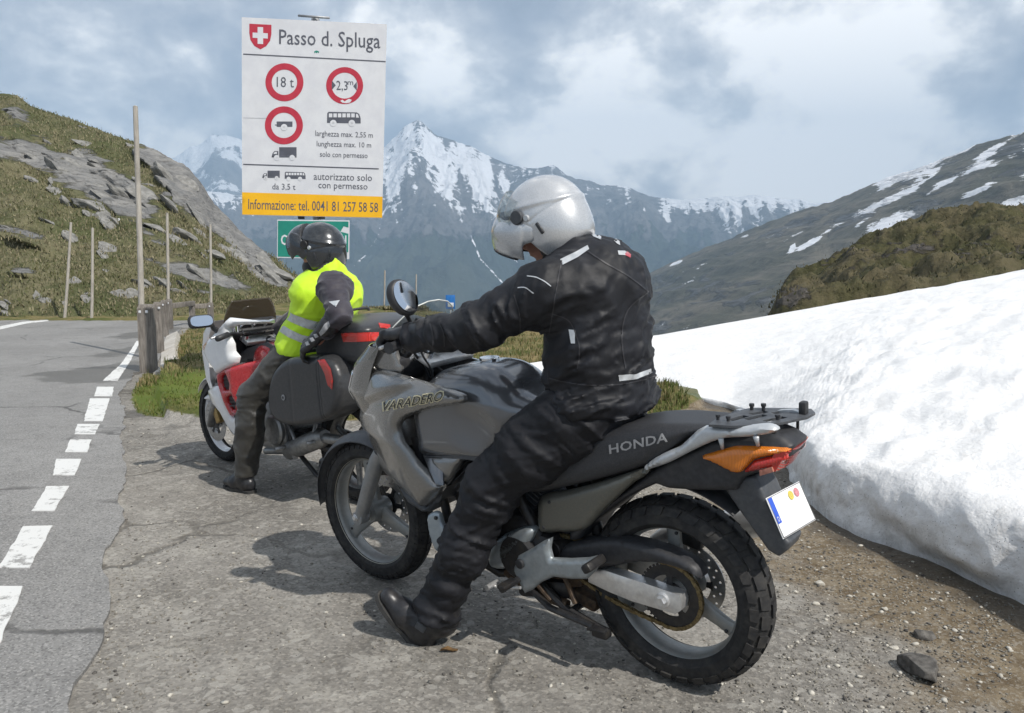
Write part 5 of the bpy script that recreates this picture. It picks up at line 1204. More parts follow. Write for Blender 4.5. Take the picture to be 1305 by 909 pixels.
# handlebar, clamps, controls, mirrors
hb = [(.84, .40, 1.135), (.86, .30, 1.14), (.90, .20, 1.135), (.97, .11, 1.09), (.985, 0, 1.085), (.97, -.11, 1.09), (.90, -.20, 1.135), (.86, -.30, 1.14), (.84, -.40, 1.135)]
hbo = obj('handlebar', tube(spline(hb, 6), .011, 10), m_blackmetal, grey_bike)
obj('top_yoke', join(box((.985, 0, 1.03), (.09, .25, .028), rotm(0, R(-25)), .008), cyl((0, 0, 0), .028, -.02, .02, 20)) if False else box((.985, 0, 1.03), (.09, .25, .03), rotm(0, R(-25)), .008), m_alu, grey_bike, sharp=30)
for s_ in (1, -1):
    obj('bar_clamp', box((.98, s_ * .045, 1.075), (.05, .03, .06), rotm(0, R(-25)), .008), m_alu, grey_bike, sharp=30)
    obj('fork_cap', tube([(.985, s_ * .10, 1.03), (.975, s_ * .10, 1.06)], [.024, .022], 16), m_chrome, grey_bike, sharp=30)
    g_ = obj('grip', tube([(.862, s_ * .285, 1.14), (.838, s_ * .415, 1.134), (.837, s_ * .425, 1.134)], [.017, .017, .021], 14), m_black, hbo, sharp=35)
    obj('switch_box', box((.872, s_ * .245, 1.138), (.045, .055, .045), rotm(0, 0, R(-10 * s_)), .01), m_black, hbo, sharp=35)
    obj('lever', tube([(.905, s_ * .22, 1.14), (.925, s_ * .27, 1.135), (.91, s_ * .40, 1.125)], [.010, .008, .007], 8), m_alu, hbo)
    mb = spline([(.875, s_ * .235, 1.15), (.86, s_ * .29, 1.20), (.82, s_ * .345, 1.235), (.80, s_ * .37, 1.26)], 5)
    ms = obj('mirror_stem', tube(mb, np.linspace(.007, .010, len(mb)), 8), m_black, hbo)
    # housing: flattened oval, glass on the rear face
    Mm = Matrix.Translation((.795, s_ * .375, 1.302)) @ Matrix.Rotation(R(-s_ * 6), 4, 'Z') @ Matrix.Rotation(R(16), 4, 'Y') @ Matrix.Rotation(R(-s_ * 24), 4, 'X')
    f = Field((-.06, -.09, -.09), (.06, .09, .09), .004); f.d = smax(f.ell_d((.012, 0, 0), (.042, .052, .066)), -(f.X + .006), .008); mo = obj('mirror', xf(f.mesh(), Mm), m_black, hbo)
    el = [(.0435 * math.cos(a), .0565 * math.sin(a)) for a in np.linspace(0, 2 * math.pi, 40, endpoint=False)]
    gv = [(-.0085, y_, z_) for y_, z_ in el]; obj('mirror_glass', xf((np.array(gv), [tuple(range(40))]), Mm), m_mirror, mo, smooth=False)
obj('left_cables', join(tube(spline([(.87, .24, 1.12), (.93, .22, 1.09), (1.0, .14, 1.05), (1.03, .06, .97), (1.0, .04, .85)], 6), .005, 6), tube(spline([(.88, .24, 1.11), (.90, .20, 1.06), (.95, .12, 1.0), (1.0, .06, .9)], 6), .004, 6), tube(spline([(.90, -.22, 1.13), (.94, -.2, 1.06), (1.0, -.1, 1.0), (1.0, -.05, .88)], 6), .005, 6)), m_black, grey_bike)
bpy.data.objects[-1] if False else None
# lettering
bv = bvh_world([seat]); V2, F2 = subdiv2(*text_mesh('HONDA', 0.0, .02, 1.05), 1)
decal('brand_lettering', (V2, F2), [(777, 579), (851, 563), (851, 551), (776, 567)], bv, m_ltgrey, seat)
bv = bvh_world([fair_l])
V2, F2 = subdiv2(*text_mesh('VARADERO', .35, .055, .95), 1); q_ = [(487, 525), (566, 511), (566, 497), (487, 512)]
decal('model_lettering', (V2, F2), q_, bv, m_cream, fair_l, .0012)
V2, F2 = subdiv2(*text_mesh('VARADERO', .35, .0, 1.02), 1); decal('model_lettering', (V2, F2), [(489, 523.5), (564.5, 510), (564.5, 499), (489, 513)], bv, m_inkd, fair_l, .0022)
for a, b_ in ((571, 505), (583, 507)):
    p = BA.hit(a, b_, (0, 1, 0), .235)
    o_ = Vector((0, 0, CH)); d_ = ray(a, b_).normalized(); l_, n_v, _, _ = bv.ray_cast(o_, d_)
    if l_ is not None:
        l_ = BA.I @ l_; obj('fairing_screw', cyl((l_.x, l_.y, l_.z), .007, -.002, .003, 12), m_dgrey, fair_l, sharp=35)
# ------------------------------------------------------------------ riders
m_skin = pm('skin', (0.42, 0.2, 0.14), (0.5, 0.26, 0.185), 18, 0.5, bmp=0.05); m_skin.node_tree.nodes['Principled BSDF'].inputs['Subsurface Weight'].default_value = 0.08
def cloth(name, c, c2, rough=0.6, sheen=0.25, weave=900, bmp=0.15, dust=0.1, spec=0.4, dustc=(0.12, 0.115, 0.11)):
    m = pm(name, c, c2, 7, rough, spec=spec, sheen=sheen, dust=dust, dustc=dustc)
    nt = m.node_tree; b = nt.nodes['Principled BSDF']; v = coords(nt)
    h = math_n(nt, 'ADD', noise(nt, v, 26, 6, 0.6, 0.6), math_n(nt, 'MULTIPLY', noise(nt, v, weave, 2), 0.25)); bump(nt, b, h, bmp * 2, 0.006); return m
m_jacket = cloth('black_nylon', (0.0055, 0.006, 0.0085), (0.010, 0.011, 0.0155), 0.55, 0.0, spec=0.42, dust=0.0)
m_trous = cloth('black_textile_trousers', (0.006, 0.0065, 0.009), (0.012, 0.0125, 0.016), 0.62, 0.0, spec=0.38, dust=0.0)
m_jacket2 = cloth('charcoal_textile', (0.028, 0.024, 0.034), (0.045, 0.04, 0.052), 0.6, 0.2)
m_trous2 = cloth('dark_olive_trousers', (0.022, 0.021, 0.018), (0.042, 0.040, 0.034), 0.42, 0.1, spec=0.5)
m_vest = cloth('yellow_safety_fabric', (0.55, 0.86, 0.02), (0.62, 0.92, 0.04), 0.6, 0.1, dust=0.0)
m_reflect = pm('reflective_tape', (0.48, 0.5, 0.5), (0.58, 0.6, 0.6), 60, 0.35, metal=0.2)
m_leather = pm('black_leather', (0.014, 0.014, 0.016), (0.026, 0.026, 0.029), 60, 0.36, bmp=0.25, dust=0.2, dustc=(0.1, 0.09, 0.075))
m_sole = pm('boot_sole_rubber', (0.03, 0.03, 0.03), (0.05, 0.048, 0.045), 60, 0.8, dust=0.4, dustc=(0.16, 0.14, 0.11))
m_silver = pm('silver_helmet_paint', (0.56, 0.57, 0.58), (0.6, 0.61, 0.62), 300, 0.26, metal=0.45, coat=0.9)
m_dhelm = pm('graphite_helmet_paint', (0.03, 0.033, 0.036), (0.04, 0.043, 0.047), 300, 0.22, metal=0.4, coat=1.0)
m_foam = pm('helmet_lining', (0.02, 0.02, 0.022), None, 60, 0.9)
m_armour = pm('glove_armour', (0.30, 0.30, 0.31), (0.4, 0.4, 0.41), 60, 0.4)
m_face_black = cloth('black_face_scarf', (0.012, 0.012, 0.014), (0.02, 0.02, 0.022))

def folds(f, ax, s1=22., s2=7., amp=0.006, seed=1, band=0.04, o=3, mask=None, sharp=1.0):
    """creases that run across the direction ax, carved into the distance field"""
    m = np.abs(f.d) < band
    x, y, z = f.X[m], f.Y[m], f.Z[m]; a = np.array(ax, float); a /= np.linalg.norm(a)
    e1 = np.cross(a, (0.13, 0.9, 0.2)); e1 /= np.linalg.norm(e1); e2 = np.cross(a, e1)
    u = x * a[0] + y * a[1] + z * a[2]; v = x * e1[0] + y * e1[1] + z * e1[2]; w_ = x * e2[0] + y * e2[1] + z * e2[2]
    wob = 0.6 * fbm(v * 6, w_ * 6, u * 4, o=2, seed=seed + 40)
    n_ = fbm(u * s1 + wob * 2, v * s2, w_ * s2, o=o, seed=seed, ridged=True); n_ = 2.0 * np.clip((n_ + 1) / 2, 0, 1) ** 2.4 - .6
    k = 1.0 if mask is None else mask(x, y, z)
    f.d[m] -= amp * n_ * k
def person_body(P, face, h=0.008):
    """one continuous figure: P holds the joints; face = matrix of the head"""
    pts = np.array([v for v in P.values() if len(v) == 3]); hc = np.array(face.translation)
    lo = np.minimum(pts.min(0), hc) - 0.16; hi = np.maximum(pts.max(0), hc) + 0.2
    f = Field(lo, hi, h)
    f.cap(P['pelvis'], P['waist'], .125, .115, .03); f.cap(P['waist'], P['chest'], .115, .13, .03); f.cap(P['chest'], P['neck'], .12, .055, .05)
    for s in 'LR':
        f.cap(P['hip' + s], P['knee' + s], .085, .058, .03); f.cap(P['knee' + s], P['ankle' + s], .055, .036, .02); f.cap(P['ankle' + s], P['toe' + s], .036, .026, .02)
        f.cap(P['sh' + s], P['elbow' + s], .052, .040, .03); f.cap(P['elbow' + s], P['wrist' + s], .040, .028, .02); f.cap(P['wrist' + s], P['hand' + s], .028, .026, .02)
        f.cap(P['chest'], P['sh' + s], .055, .045, .04)
    R3 = np.array(face.to_3x3())
    def hp(x, y, z): return tuple(np.array(face @ Vector((x, y, z))))
    f.cap(P['neck'], hp(-.02, 0, -.06), .055, .055, .03)
    f.ell(hp(-.01, 0, .02), (.098, .076, .105), R3, .03); f.ell(hp(.035, 0, -.06), (.062, .056, .062), R3, .03)   # skull, jaw
    f.cap(hp(.082, 0, -.112), hp(.086, 0, -.112), .018, .017, .02)                                                 # chin
    f.cap(hp(.088, 0, .012), hp(.112, 0, -.030), .009, .014, .012); f.cap(hp(.104, .012, -.036), hp(.104, -.012, -.036), .008, .008, .006)  # nose
    f.cap(hp(.090, .022, -.070), hp(.090, -.022, -.070), .0085, .0085, .008)                                       # lips
    f.cap(hp(.088, .04, .026), hp(.088, -.04, .026), .010, .010, .012)                                             # brow
    for s in (1, -1):
        f.sub(np.sqrt((f.X - hp(.098, s * .032, .004)[0]) ** 2 + (f.Y - hp(.098, s * .032, .004)[1]) ** 2 + (f.Z - hp(.098, s * .032, .004)[2]) ** 2) - .014, .01)
        f.cap(hp(.052, s * .05, -.03), hp(.07, s * .04, -.05), .018, .016, .02)                                    # cheeks
        f.ell(hp(-.01, s * .078, -.005), (.022, .010, .034), R3, .006)                                             # ears
    return f.mesh()
def hand(Mt, curl=(0.9, 0.95, 1.0, 1.05), side=1, thumb=(0.5, 0.6), spread=0.06, h=0.0032, size=1.0, cuff=.11):
    """gloved hand: local x along the fingers, z out of the back of the hand, the thumb on side*y"""
    f = Field((-.17, -.085, -.12), (.17, .085, .06), h)
    f.box((.0, 0, 0), (.048, .041, .0165), None, .016, .01)
    f.cap((-.03, 0, 0), (-.075, 0, .0), .033, .029, .02, (1, 1, .8)); f.cap((-.07, 0, 0), (-.07 - cuff, 0, .002), .034, .046, .01)
    fl = [(.030, .040, .024, .019), (.010, .044, .028, .020), (-.010, .041, .026, .020), (-.030, .033, .021, .018)]
    ends = []
    for i, (y0, a, b, c) in enumerate(fl):
        y0 *= side; ang = curl[i] * .55; p = np.array((.046, y0, 0.002)); yaw = spread * (1.5 - i) * side
        for L_, r0, r1, k in ((a, .0115, .0105, .8), (b, .0105, .0098, 1.1), (c, .0098, .0085, .8)):
            d = np.array((math.cos(ang) * math.cos(yaw), math.sin(yaw), -math.sin(ang))); q = p + d * L_
            f.add(np.sqrt(0 * f.X + 1e9), .001) if False else None
            fcap(f, p, q, r0, r1, .0035); p = q; ang += curl[i] * k
        ends.append(p)
        fcap(f, np.array((.044, y0, .010)), np.array((.052, y0, .009)), .0105, .0100, .008)
    p = np.array((-.022, side * .036, -.008)); q = p + np.array((.034, side * .024, -.016)); fcap(f, p, q, .017, .0135, .012)
    a = thumb[0]; r_ = q + np.array((.032 * math.cos(a * .6), side * .010 * (1 - thumb[1]), -.026 * math.sin(a + .2))); fcap(f, q, r_, .0125, .0115, .004)
    s_ = r_ + np.array((.022 * math.cos(a), -side * .008 * thumb[1], -.020 * math.sin(a + .2))); fcap(f, r_, s_, .0115, .0095, .004)
    m = np.abs(f.d) < .02
    f.d[m] -= .0012 * fbm(f.X[m] * 60, f.Y[m] * 30, f.Z[m] * 30, o=3, seed=3)
    V, F = f.mesh(); V = V * size
    M = np.array(Mt); return V @ M[:3, :3].T + M[:3, 3], F
def fcap(f, a, b, ra, rb, k): f.cap(tuple(a), tuple(b), ra, rb, k)
def axes(x, z):
    """matrix whose x axis runs along x and whose z axis is as near to z as can be"""
    x = Vector(x).normalized(); z = Vector(z); z = (z - x * z.dot(x)).normalized(); y = z.cross(x)
    return Matrix(((x.x, y.x, z.x, 0), (x.y, y.y, z.y, 0), (x.z, y.z, z.z, 0), (0, 0, 0, 1)))
def at_(p, M): return Matrix.Translation(Vector(p)) @ M
def boot(M, h=.0055, lean=0.0):
    """boot with its heel on the origin, x towards the toe, z up"""
    f = Field((-.09, -.075, -.01), (.25, .075, .38), h)
    f.cap((.0, 0, .045), (.10, 0, .045), .044, .046, .03, (1, .85, 1)); f.cap((.10, 0, .043), (.185, .0, .036), .046, .036, .03, (1, 1.05, .95)); f.cap((.0, 0, .05), (-.02, 0, .05), .042, .036, .03, (1, .85, 1))
    f.cap((.02, 0, .07), (.0, 0, .17), .050, .048, .03, (1, .9, 1)); f.cap((.0, 0, .15), (.0 + .17 * math.sin(lean), 0, .14 + .17 * math.cos(lean)), .050, .058, .03); f.cap((.03, 0, .09), (.11, 0, .06), .045, .035, .03, (1, .9, 1))
    
    folds(f, (.8, 0, .6), 34, 6, .0022, 5, .02, 3, lambda x, y, z: np.clip((.20 - z) * 10, 0, 1) * np.clip((z - .03) * 20, 0, 1))
    f.sub(f.Z - .012, .002)
    V, F = f.mesh(); M = np.array(M)
    out = [(x, y) for x, y in spline([(-.055, 0, 0), (-.05, .028, 0), (-.02, .038, 0), (.04, .034, 0), (.11, .047, 0), (.17, .046, 0), (.21, .030, 0), (.226, 0, 0), (.21, -.030, 0), (.17, -.044, 0), (.11, -.042, 0), (.04, -.032, 0), (-.02, -.038, 0), (-.05, -.028, 0)], 4, True)[:, :2]]
    Vs, Fs = pillow(np.array(out), 0, .0, .004, .016, s=.02); Vs = np.column_stack([Vs[:, 0], Vs[:, 2], -Vs[:, 1] * 1.0]); Vs[:, 2] = np.where(Vs[:, 2] > .008, .017, .0)
    return (V @ M[:3, :3].T + M[:3, 3], F), (Vs @ M[:3, :3].T + M[:3, 3], Fs)
def helmet(root, H, FR_, shell, tilt=35, lab=None, visor=True, dark=False, jut=0.0):
    """flip-up helmet worn at matrix H (x forward, z up): shell, raised chin bar, visor, lining, fittings"""
    def put(nm, vf, m, par, **k): return obj(nm, FR_(xf(vf, H)), m, par, world=True, **k)
    h = .0042
    f = Field((-.19, -.16, -.20), (.21, .16, .19), h)
    f.ell((-.008, 0, .012), (.152, .127, .142), None, .02); f.ell((-.03, 0, -.075), (.112, .108, .095), None, .06)
    inner = f.ell_d((-.008, 0, .005), (.132, .108, .125)); inner = smin(inner, f.ell_d((-.02, 0, -.10), (.10, .092, .11)), .04)
    f.d = smax(f.d, -inner, .004)
    f.d = smax(f.d, -(f.Z + .150 + .25 * f.X), .012)
    # eye port and open jaw
    port = smax(smax(-(f.X - .030 + .35 * np.clip(-.02 - f.Z, 0, 1)), f.Z - .048 - .35 * (f.X - .03), .01), -(f.Z + .3), .01)
    f.d = smax(f.d, -port, .008)
    m = np.abs(f.d) < .02; x, z, y = f.X[m], f.Z[m], f.Y[m]
    # swept ridge and rear spoiler line
    f.d[m] -= .005 * np.exp(-((z - .055 - .3 * (x + .02)) / .010) ** 2) * (x < .06) - .002 * np.exp(-((z + .005 + .1 * x) / .004) ** 2) * (x < -.02)
    sh = put('shell', f.mesh(), shell, root)
    # raised chin bar
    g = Field((-.06, -.16, -.17), (.27, .16, .16), h)
    out = g.ell_d((.020, 0, -.045), (.182 - jut, .134, .135)); inn = g.ell_d((.0, 0, -.045), (.166 - jut, .120, .16))
    bar = smax(out, -inn, .004); bar = smax(bar, g.Z + .010 - .26 * g.X, .005); bar = smax(bar, -(g.Z + .125 - .20 * g.X), .006); bar = smax(bar, -(g.X - .0), .006)
    # side arms back to the pivots
    for s in (1, -1):
        bar = smin(bar, smax(g.ell_d((.025, s * .119, -.030), (.095, .014, .040)), -(g.X + .05), .01), .014)
    g.d = bar
    Mr = Matrix.Translation((-.01, 0, .02)) @ Matrix.Rotation(R(-tilt), 4, 'Y') @ Matrix.Translation((.01, 0, -.02))
    cb = put('chin_bar', xf(g.mesh(), Mr), shell, root)
    # dark rubber seals
    k = Field((-.06, -.16, -.17), (.27, .16, .16), .005)
    o2 = k.ell_d((.020, 0, -.045), (.184 - jut, .1355, .1365)); i2 = k.ell_d((.0, 0, -.045), (.160 - jut, .116, .155)); b2 = smax(o2, -i2, .004)
    k.d = smin(smax(smax(smax(b2, k.Z + .121 - .20 * k.X, .003), -(k.Z + .131 - .20 * k.X), .003), -(k.X - .03), .005), smax(smax(smax(b2, k.Z + .005 - .26 * k.X, .003), -(k.Z + .011 - .26 * k.X), .003), -(k.X - .03), .005), .001)
    put('seal', xf(k.mesh(), Mr), m_black, cb)
    # visor pushed up over the brow
    def vis(u, v):
        a = R(-78) + R(156) * u; r1, r2 = .160, .137
        zz = -.035 + .095 * v; q = math.sqrt(max(0, 1 - (zz / .15) ** 2))
        return (.0 + r1 * math.cos(a) * q, r2 * math.sin(a) * q, zz)
    Mv = Matrix.Translation((-.01, 0, .02)) @ Matrix.Rotation(R(-tilt - 18), 4, 'Y') @ Matrix.Translation((.01, 0, -.02))
    if visor: put('visor', xf(sheet(vis, np.linspace(0, 1, 26), np.linspace(0, 1, 9), .002), Mv), m_smoke if dark else m_screen, root, fix=True)
    for s in (1, -1):
        put('visor_pivot', xf(cyl((0, 0, 0), .024, -.004, .008, 22, .003), Matrix.Translation((.012, s * .130, .032)) @ (Matrix.Identity(4) if s > 0 else Matrix.Rotation(math.pi, 4, 'Z'))), m_dgrey if not dark else m_blackmetal, root, sharp=35)
        put('pivot_screw', xf(cyl((0, 0, 0), .011, -.003, .006, 18, .002), Matrix.Translation((-.018, s * .127, .012)) @ (Matrix.Identity(4) if s > 0 else Matrix.Rotation(math.pi, 4, 'Z'))), m_rail, root, sharp=35)
        put('side_catch', box((-.045, s * .1245, -.040), (.013, .010, .042), rotm(0, R(8)), .004), m_black, root, sharp=35)
    put('neck_roll', loft([[(cx + rx_ * math.cos(a), ry_ * math.sin(a), zz - .25 * (cx + rx_ * math.cos(a))) for a in np.linspace(0, 2 * math.pi, 32, endpoint=False)] for cx, rx_, ry_, zz in ((-.02, .098, .088, -.150), (-.02, .106, .098, -.156), (-.02, .100, .090, -.168), (-.02, .080, .074, -.166), (-.02, .078, .072, -.145))]), m_foam, root)
    return sh

def make_person(root, P, Hm, FRM): 
    return obj('body', FRM(person_body(P, Hm)), m_skin, root, world=True)

# --- rider in black on the grey motorbike (joints in the frame of the bike)
rider = thing('person', 'rider in black with silver flip-up helmet, bent over the tank of the grey motorcycle', 'person', M=Matrix.Translation(tuple(BA.M @ Vector((.45, 0, 0)))) @ Matrix.Rotation(R(180 - 38.42), 4, 'Z'))
JA = dict(pelvis=(.27, 0, .95), waist=(.28, 0, 1.08), chest=(.29, 0, 1.26), neck=(.385, 0, 1.44),
    hipL=(.31, .10, .90), kneeL=(.585, .225, .645), ankleL=(.832, .333, .09), toeL=(.956, .374, .165),
    hipR=(.31, -.10, .90), kneeR=(.72, -.22, .66), ankleR=(.50, -.26, .44), toeR=(.62, -.27, .37),
    shL=(.350, .18, 1.315), elbowL=(.555, .310, 1.195), wristL=(.785, .345, 1.165), handL=(.84, .35, 1.16),
    shR=(.365, -.18, 1.325), elbowR=(.57, -.33, 1.20), wristR=(.785, -.345, 1.165), handR=(.84, -.35, 1.16))
H1 = Matrix.Translation((.478, 0.0, 1.520)) @ Matrix.Rotation(R(3), 4, 'Z') @ Matrix.Rotation(R(28), 4, 'Y')
make_person(rider, JA, H1, BA.w)
# jacket
f = Field((.02, -.48, .86), (.86, .48, 1.52), .0078)
f.add(f.ell_d((.275, 0, .955), (.155, .195, .10)), .03); f.cap((.28, 0, 1.0), (.285, 0, 1.10), .165, .165, .04, (.92, 1.12, 1)); f.cap((.285, 0, 1.10), (.285, 0, 1.28), .165, .168, .05, (.95, 1.18, 1))
f.add(f.ell_d((.305, 0, 1.315), (.15, .20, .125), rotm(0, R(20))), .06); f.cap((.33, 0, 1.35), (.385, 0, 1.425), .115, .075, .06)
for s, S in ((1, 'L'), (-1, 'R')):
    sh, el, wr = [np.array(JA[k + S]) for k in ('sh', 'elbow', 'wrist')]
    f.cap(sh + (-.03, -s * .03, -.01), sh + (.01, s * .01, -.01), .098, .090, .05); f.cap(sh, el, .088, .068, .04); f.cap(el, el + (wr - el) * .55, .068, .058, .03); f.cap(el + (wr - el) * .55, wr + (wr - el) * .03, .056, .047, .02)
    f.cap(el + (-.02, 0, .01), el + (.02, 0, .01), .071, .070, .02)
f.add(np.sqrt((np.sqrt((f.X - .268) ** 2 / .84 + f.Y ** 2 / 1.30) - .146) ** 2 + (f.Z - .925) ** 2 * .8) - .030, .02)   # gathered hem
tor = lambda x, y, z: np.clip(1.2 - np.clip(np.hypot((x - .29) * 1.1, y) - .20, 0, 1) * 8, 0, 1)
folds(f, (.35, .25, 1), 20, 5, .013, 11, .05, 3, lambda x, y, z: tor(x, y, z) * np.clip(1.0 + (1.14 - z) * 3.2, .35, 1.5))
folds(f, (.8, .0, -.7), 10, 14, .008, 14, .05, 3, tor)
arm = lambda x, y, z: 1 - tor(x, y, z)
folds(f, (.85, .35, -.35), 26, 7, .013, 12, .05, 3, lambda x, y, z: arm(x, y, z) * (y > 0)); folds(f, (.85, -.35, -.35), 26, 7, .013, 13, .05, 3, lambda x, y, z: arm(x, y, z) * (y < 0))
f.d = smax(f.d, -(f.Z - .895), .01)
jk = obj('jacket', BA.w(f.mesh()), m_jacket, rider, world=True)
# collar
cp_ = [(.385 + .08 * math.cos(a), .075 * math.sin(a), 1.425 + .005 * math.cos(a)) for a in np.linspace(0, 2 * math.pi, 40)]
obj('collar', BA.w(xf(tube(cp_, .020, 8, False), Matrix.Identity(4))), m_jacket, jk, world=True)
# trousers
f = Field((.06, -.45, .08), (1.0, .45, 1.02), .008)
f.add(f.ell_d((.305, 0, .885), (.160, .18, .105)), .04)
for s, S in ((1, 'L'), (-1, 'R')):
    hp_, kn, an = [np.array(JA[k + S]) for k in ('hip', 'knee', 'ankle')]
    f.cap(hp_ + (-.01, 0, -.0), hp_ + (kn - hp_) * .5, .122, .112, .05); f.cap(hp_ + (kn - hp_) * .5, kn, .110, .090, .04); f.cap(kn, kn + (an - kn) * .45, .090, .082, .04); f.cap(kn + (an - kn) * .45, an + (kn - an) * .10, .078, .068, .03)
    f.cap(kn + (an - kn) * .88 + (.01, 0, 0), an + (kn - an) * .09, .080, .086, .015)
zz_ = lambda lo, hi: (lambda x, y, z: sm01((z - lo) / .1) * sm01((hi - z) / .1))
sl_ = np.array(JA['kneeL']) - np.array(JA['ankleL']); th_ = np.array(JA['hipL']) - np.array(JA['kneeL'])
folds(f, sl_, 23, 6, .012, 21, .05, 3, lambda x, y, z: sm01((.72 - z) / .12)); folds(f, th_ + (0, 0, .12), 25, 5, .012, 22, .05, 3, lambda x, y, z: sm01((z - .62) / .12))
folds(f, (.2, .3, 1), 30, 6, .006, 23, .05, 3)
f.d = smax(f.d, -((f.X - JA['ankleL'][0]) * sl_[0] + (f.Z - JA['ankleL'][2]) * sl_[2] + .0) / np.linalg.norm(sl_) + .065 - 10 * (f.Y < 0), .01)
obj('trousers', BA.w(f.mesh()), m_trous, rider, world=True)
# boots: the left rests on its heel, the right is on the far footpeg
td = Vector((.155, .05, .205)).normalized(); sd = Vector(sl_).normalized()
Mb = at_((.900, .357, .020), axes(td, sd)); (bv_, bs_) = boot(Mb, lean=R(34))
b_o = obj('boot', BA.w(bv_), m_leather, rider, world=True); obj('boot_sole', BA.w(bs_), m_sole, b_o, world=True, fix=True, sharp=40)
obj('boot_buckle', BA.w(xf(box((.035, .048, .10), (.04, .008, .03), rotm(0, R(20)), .004), Mb)), m_dgrey, b_o, world=True, sharp=35)
obj('boot_strap', BA.w(xf(loft([[(cx + (.057) * math.cos(a), .049 * math.sin(a), zz - .12 * math.cos(a) * .3) for a in np.linspace(0, 2 * math.pi, 24, endpoint=False)] for cx, zz in ((.006, .135), (.004, .165))]), Mb)), m_black, b_o, world=True)
Mb = at_((.49, -.26, .345), axes((1, -.05, -.12), (.1, 0, 1))); (bv_, bs_) = boot(Mb)
b_o = obj('boot', BA.w(bv_), m_leather, rider, world=True); obj('boot_sole', BA.w(bs_), m_sole, b_o, world=True, fix=True, sharp=40)
# gloves round the grips
for s, S in ((1, 'L'), (-1, 'R')):
    wr = Vector(JA['wrist' + S]); Mh = at_(wr + Vector((.078, 0, .005)), axes((1, .0, -.10), (.15, 0, 1)))
    obj('glove', BA.w(hand(Mh, (1.15, 1.2, 1.25, 1.3), -s, (.9, .8), .02, size=1.04, cuff=.05)), m_leather, rider, world=True)
hl1 = thing('helmet_mount', None, None) if False else None
hr = bpy.data.objects.new('helmet', None); COL.objects.link(hr); hr.parent = rider
helmet(hr, H1, BA.w, m_silver, 30, jut=.010)
# printed and reflective details of the jacket
bv = bvh_world([jk])
for nm, pts, m_ in (('reflective_strip', [(714, 331), (717, 338), (735, 329), (751, 318), (749, 313), (733, 322)], m_rail), ('reflective_strip', [(788, 478), (789, 486), (812, 483), (831, 475), (829, 470), (810, 477)], m_rail),
                    ('collar_strip', [(752, 297), (756, 302), (766, 306), (766, 302), (758, 297)], m_rail), ('collar_strip', [(780, 305), (786, 311), (790, 313), (789, 308), (783, 303)], m_rail),
                    ('badge', [(787, 320), (788, 325), (797, 326), (800, 323), (796, 320)], m_rail), ('badge', [(795, 325), (803, 329), (804, 325), (799, 321)], m_redp), ('zip_pull', [(725, 420), (728, 438), (733, 438), (733, 421)], m_rail)):
    poly_decal(nm, pts, bv, m_, jk, .002, 3.0)
def line_decal(nm, pts, wpx, bv, m_, par, off=.002):
    P = spline([(a, b_, 0) for a, b_ in pts], 5)[:, :2]; T_ = np.gradient(P, axis=0); T_ /= np.linalg.norm(T_, axis=1)[:, None]; n_ = np.stack([-T_[:, 1], T_[:, 0]], 1) * wpx / 2
    return poly_decal(nm, list(map(tuple, np.concatenate([P + n_, (P - n_)[::-1]]))), bv, m_, par, off, 2.5)
line_decal('piping', [(672, 352), (684, 354), (694, 359), (702, 365)], 1.3, bv, m_rail, jk); line_decal('piping', [(660, 367), (670, 367), (680, 374)], 1.3, bv, m_rail, jk)
# seams and panels of the riding suit
bvt_ = bvh_world([jk])
for pts in ([(716, 332), (712, 352), (708, 375), (704, 400), (700, 425)], [(748, 320), (772, 336), (800, 352), (826, 372)], [(704, 400), (726, 410), (738, 440), (736, 470)], [(826, 372), (800, 395), (792, 430), (797, 470)], [(560, 412), (566, 425), (566, 442)], [(548, 412), (552, 428), (551, 444)], [(655, 376), (662, 398), (662, 425), (656, 440)], [(700, 482), (740, 490), (790, 490), (834, 480)]):
    line_decal('seam', pts, 1.4, bvt_, m_inkd, jk, .0022)
# ------------------------------------------------------------------ red and white motorbike with cases
_f2 = G(292, 587); _y2 = R(42)
BB = Frame(_f2.x + 1.5 * math.cos(_y2), _f2.y - 1.5 * math.sin(_y2), _y2, R(3))
rb = thing('motorcycle', 'red and white touring motorcycle with black side case and black top case', 'motorcycle', M=BB.M)
Q_ = BB.poly
m_cast = pm('cast_engine_metal', (.25, .25, .25), (.36, .36, .35), 40, .45, metal=.7, dust=.4, dustc=(.08, .07, .06))
w2 = wheel(rb, (1.5, 0, .30), .295, .225, .055, .042, .036, [R(90 + 120 * k) for k in range(3)], .238, .212, .020, knob=False, nrep=46, disc_y=(.075, -.075), disc_r=.14, spm=m_white, rmat=m_rail)
w3 = wheel(rb, (0, 0, .31), .303, .225, .070, .045, .045, [R(30 + 120 * k) for k in range(3)], .236, .212, .022, knob=False, nrep=46, disc_y=(-.09,), disc_r=.13, spm=m_cast)
for s_ in (1, -1):
    b0 = Vector((1.49, .115 * s_, .295)); u_ = Vector((-.46, 0, .89)).normalized()
    lg = obj('fork_leg', tube([b0 - u_ * .02, b0 + u_ * .34], [.026, .030], 14), m_cast, rb); obj('fork_tube', tube([b0 + u_ * .33, b0 + u_ * .72], .021, 12), m_chrome, lg)
    obj('brake_caliper', box((1.40, s_ * .10, .36), (.06, .05, .11), rotm(0, R(25)), .012), pm('brass_caliper', (.3, .2, .08), (.42, .3, .12), 50, .4, metal=.7) if s_ > 0 else MATS['brass_caliper'], rb, sharp=30)
obj('front_mudguard', hoop((1.5, 0, .30), .335, R(35), R(150), .075), m_white, rb, fix=True, sharp=50)
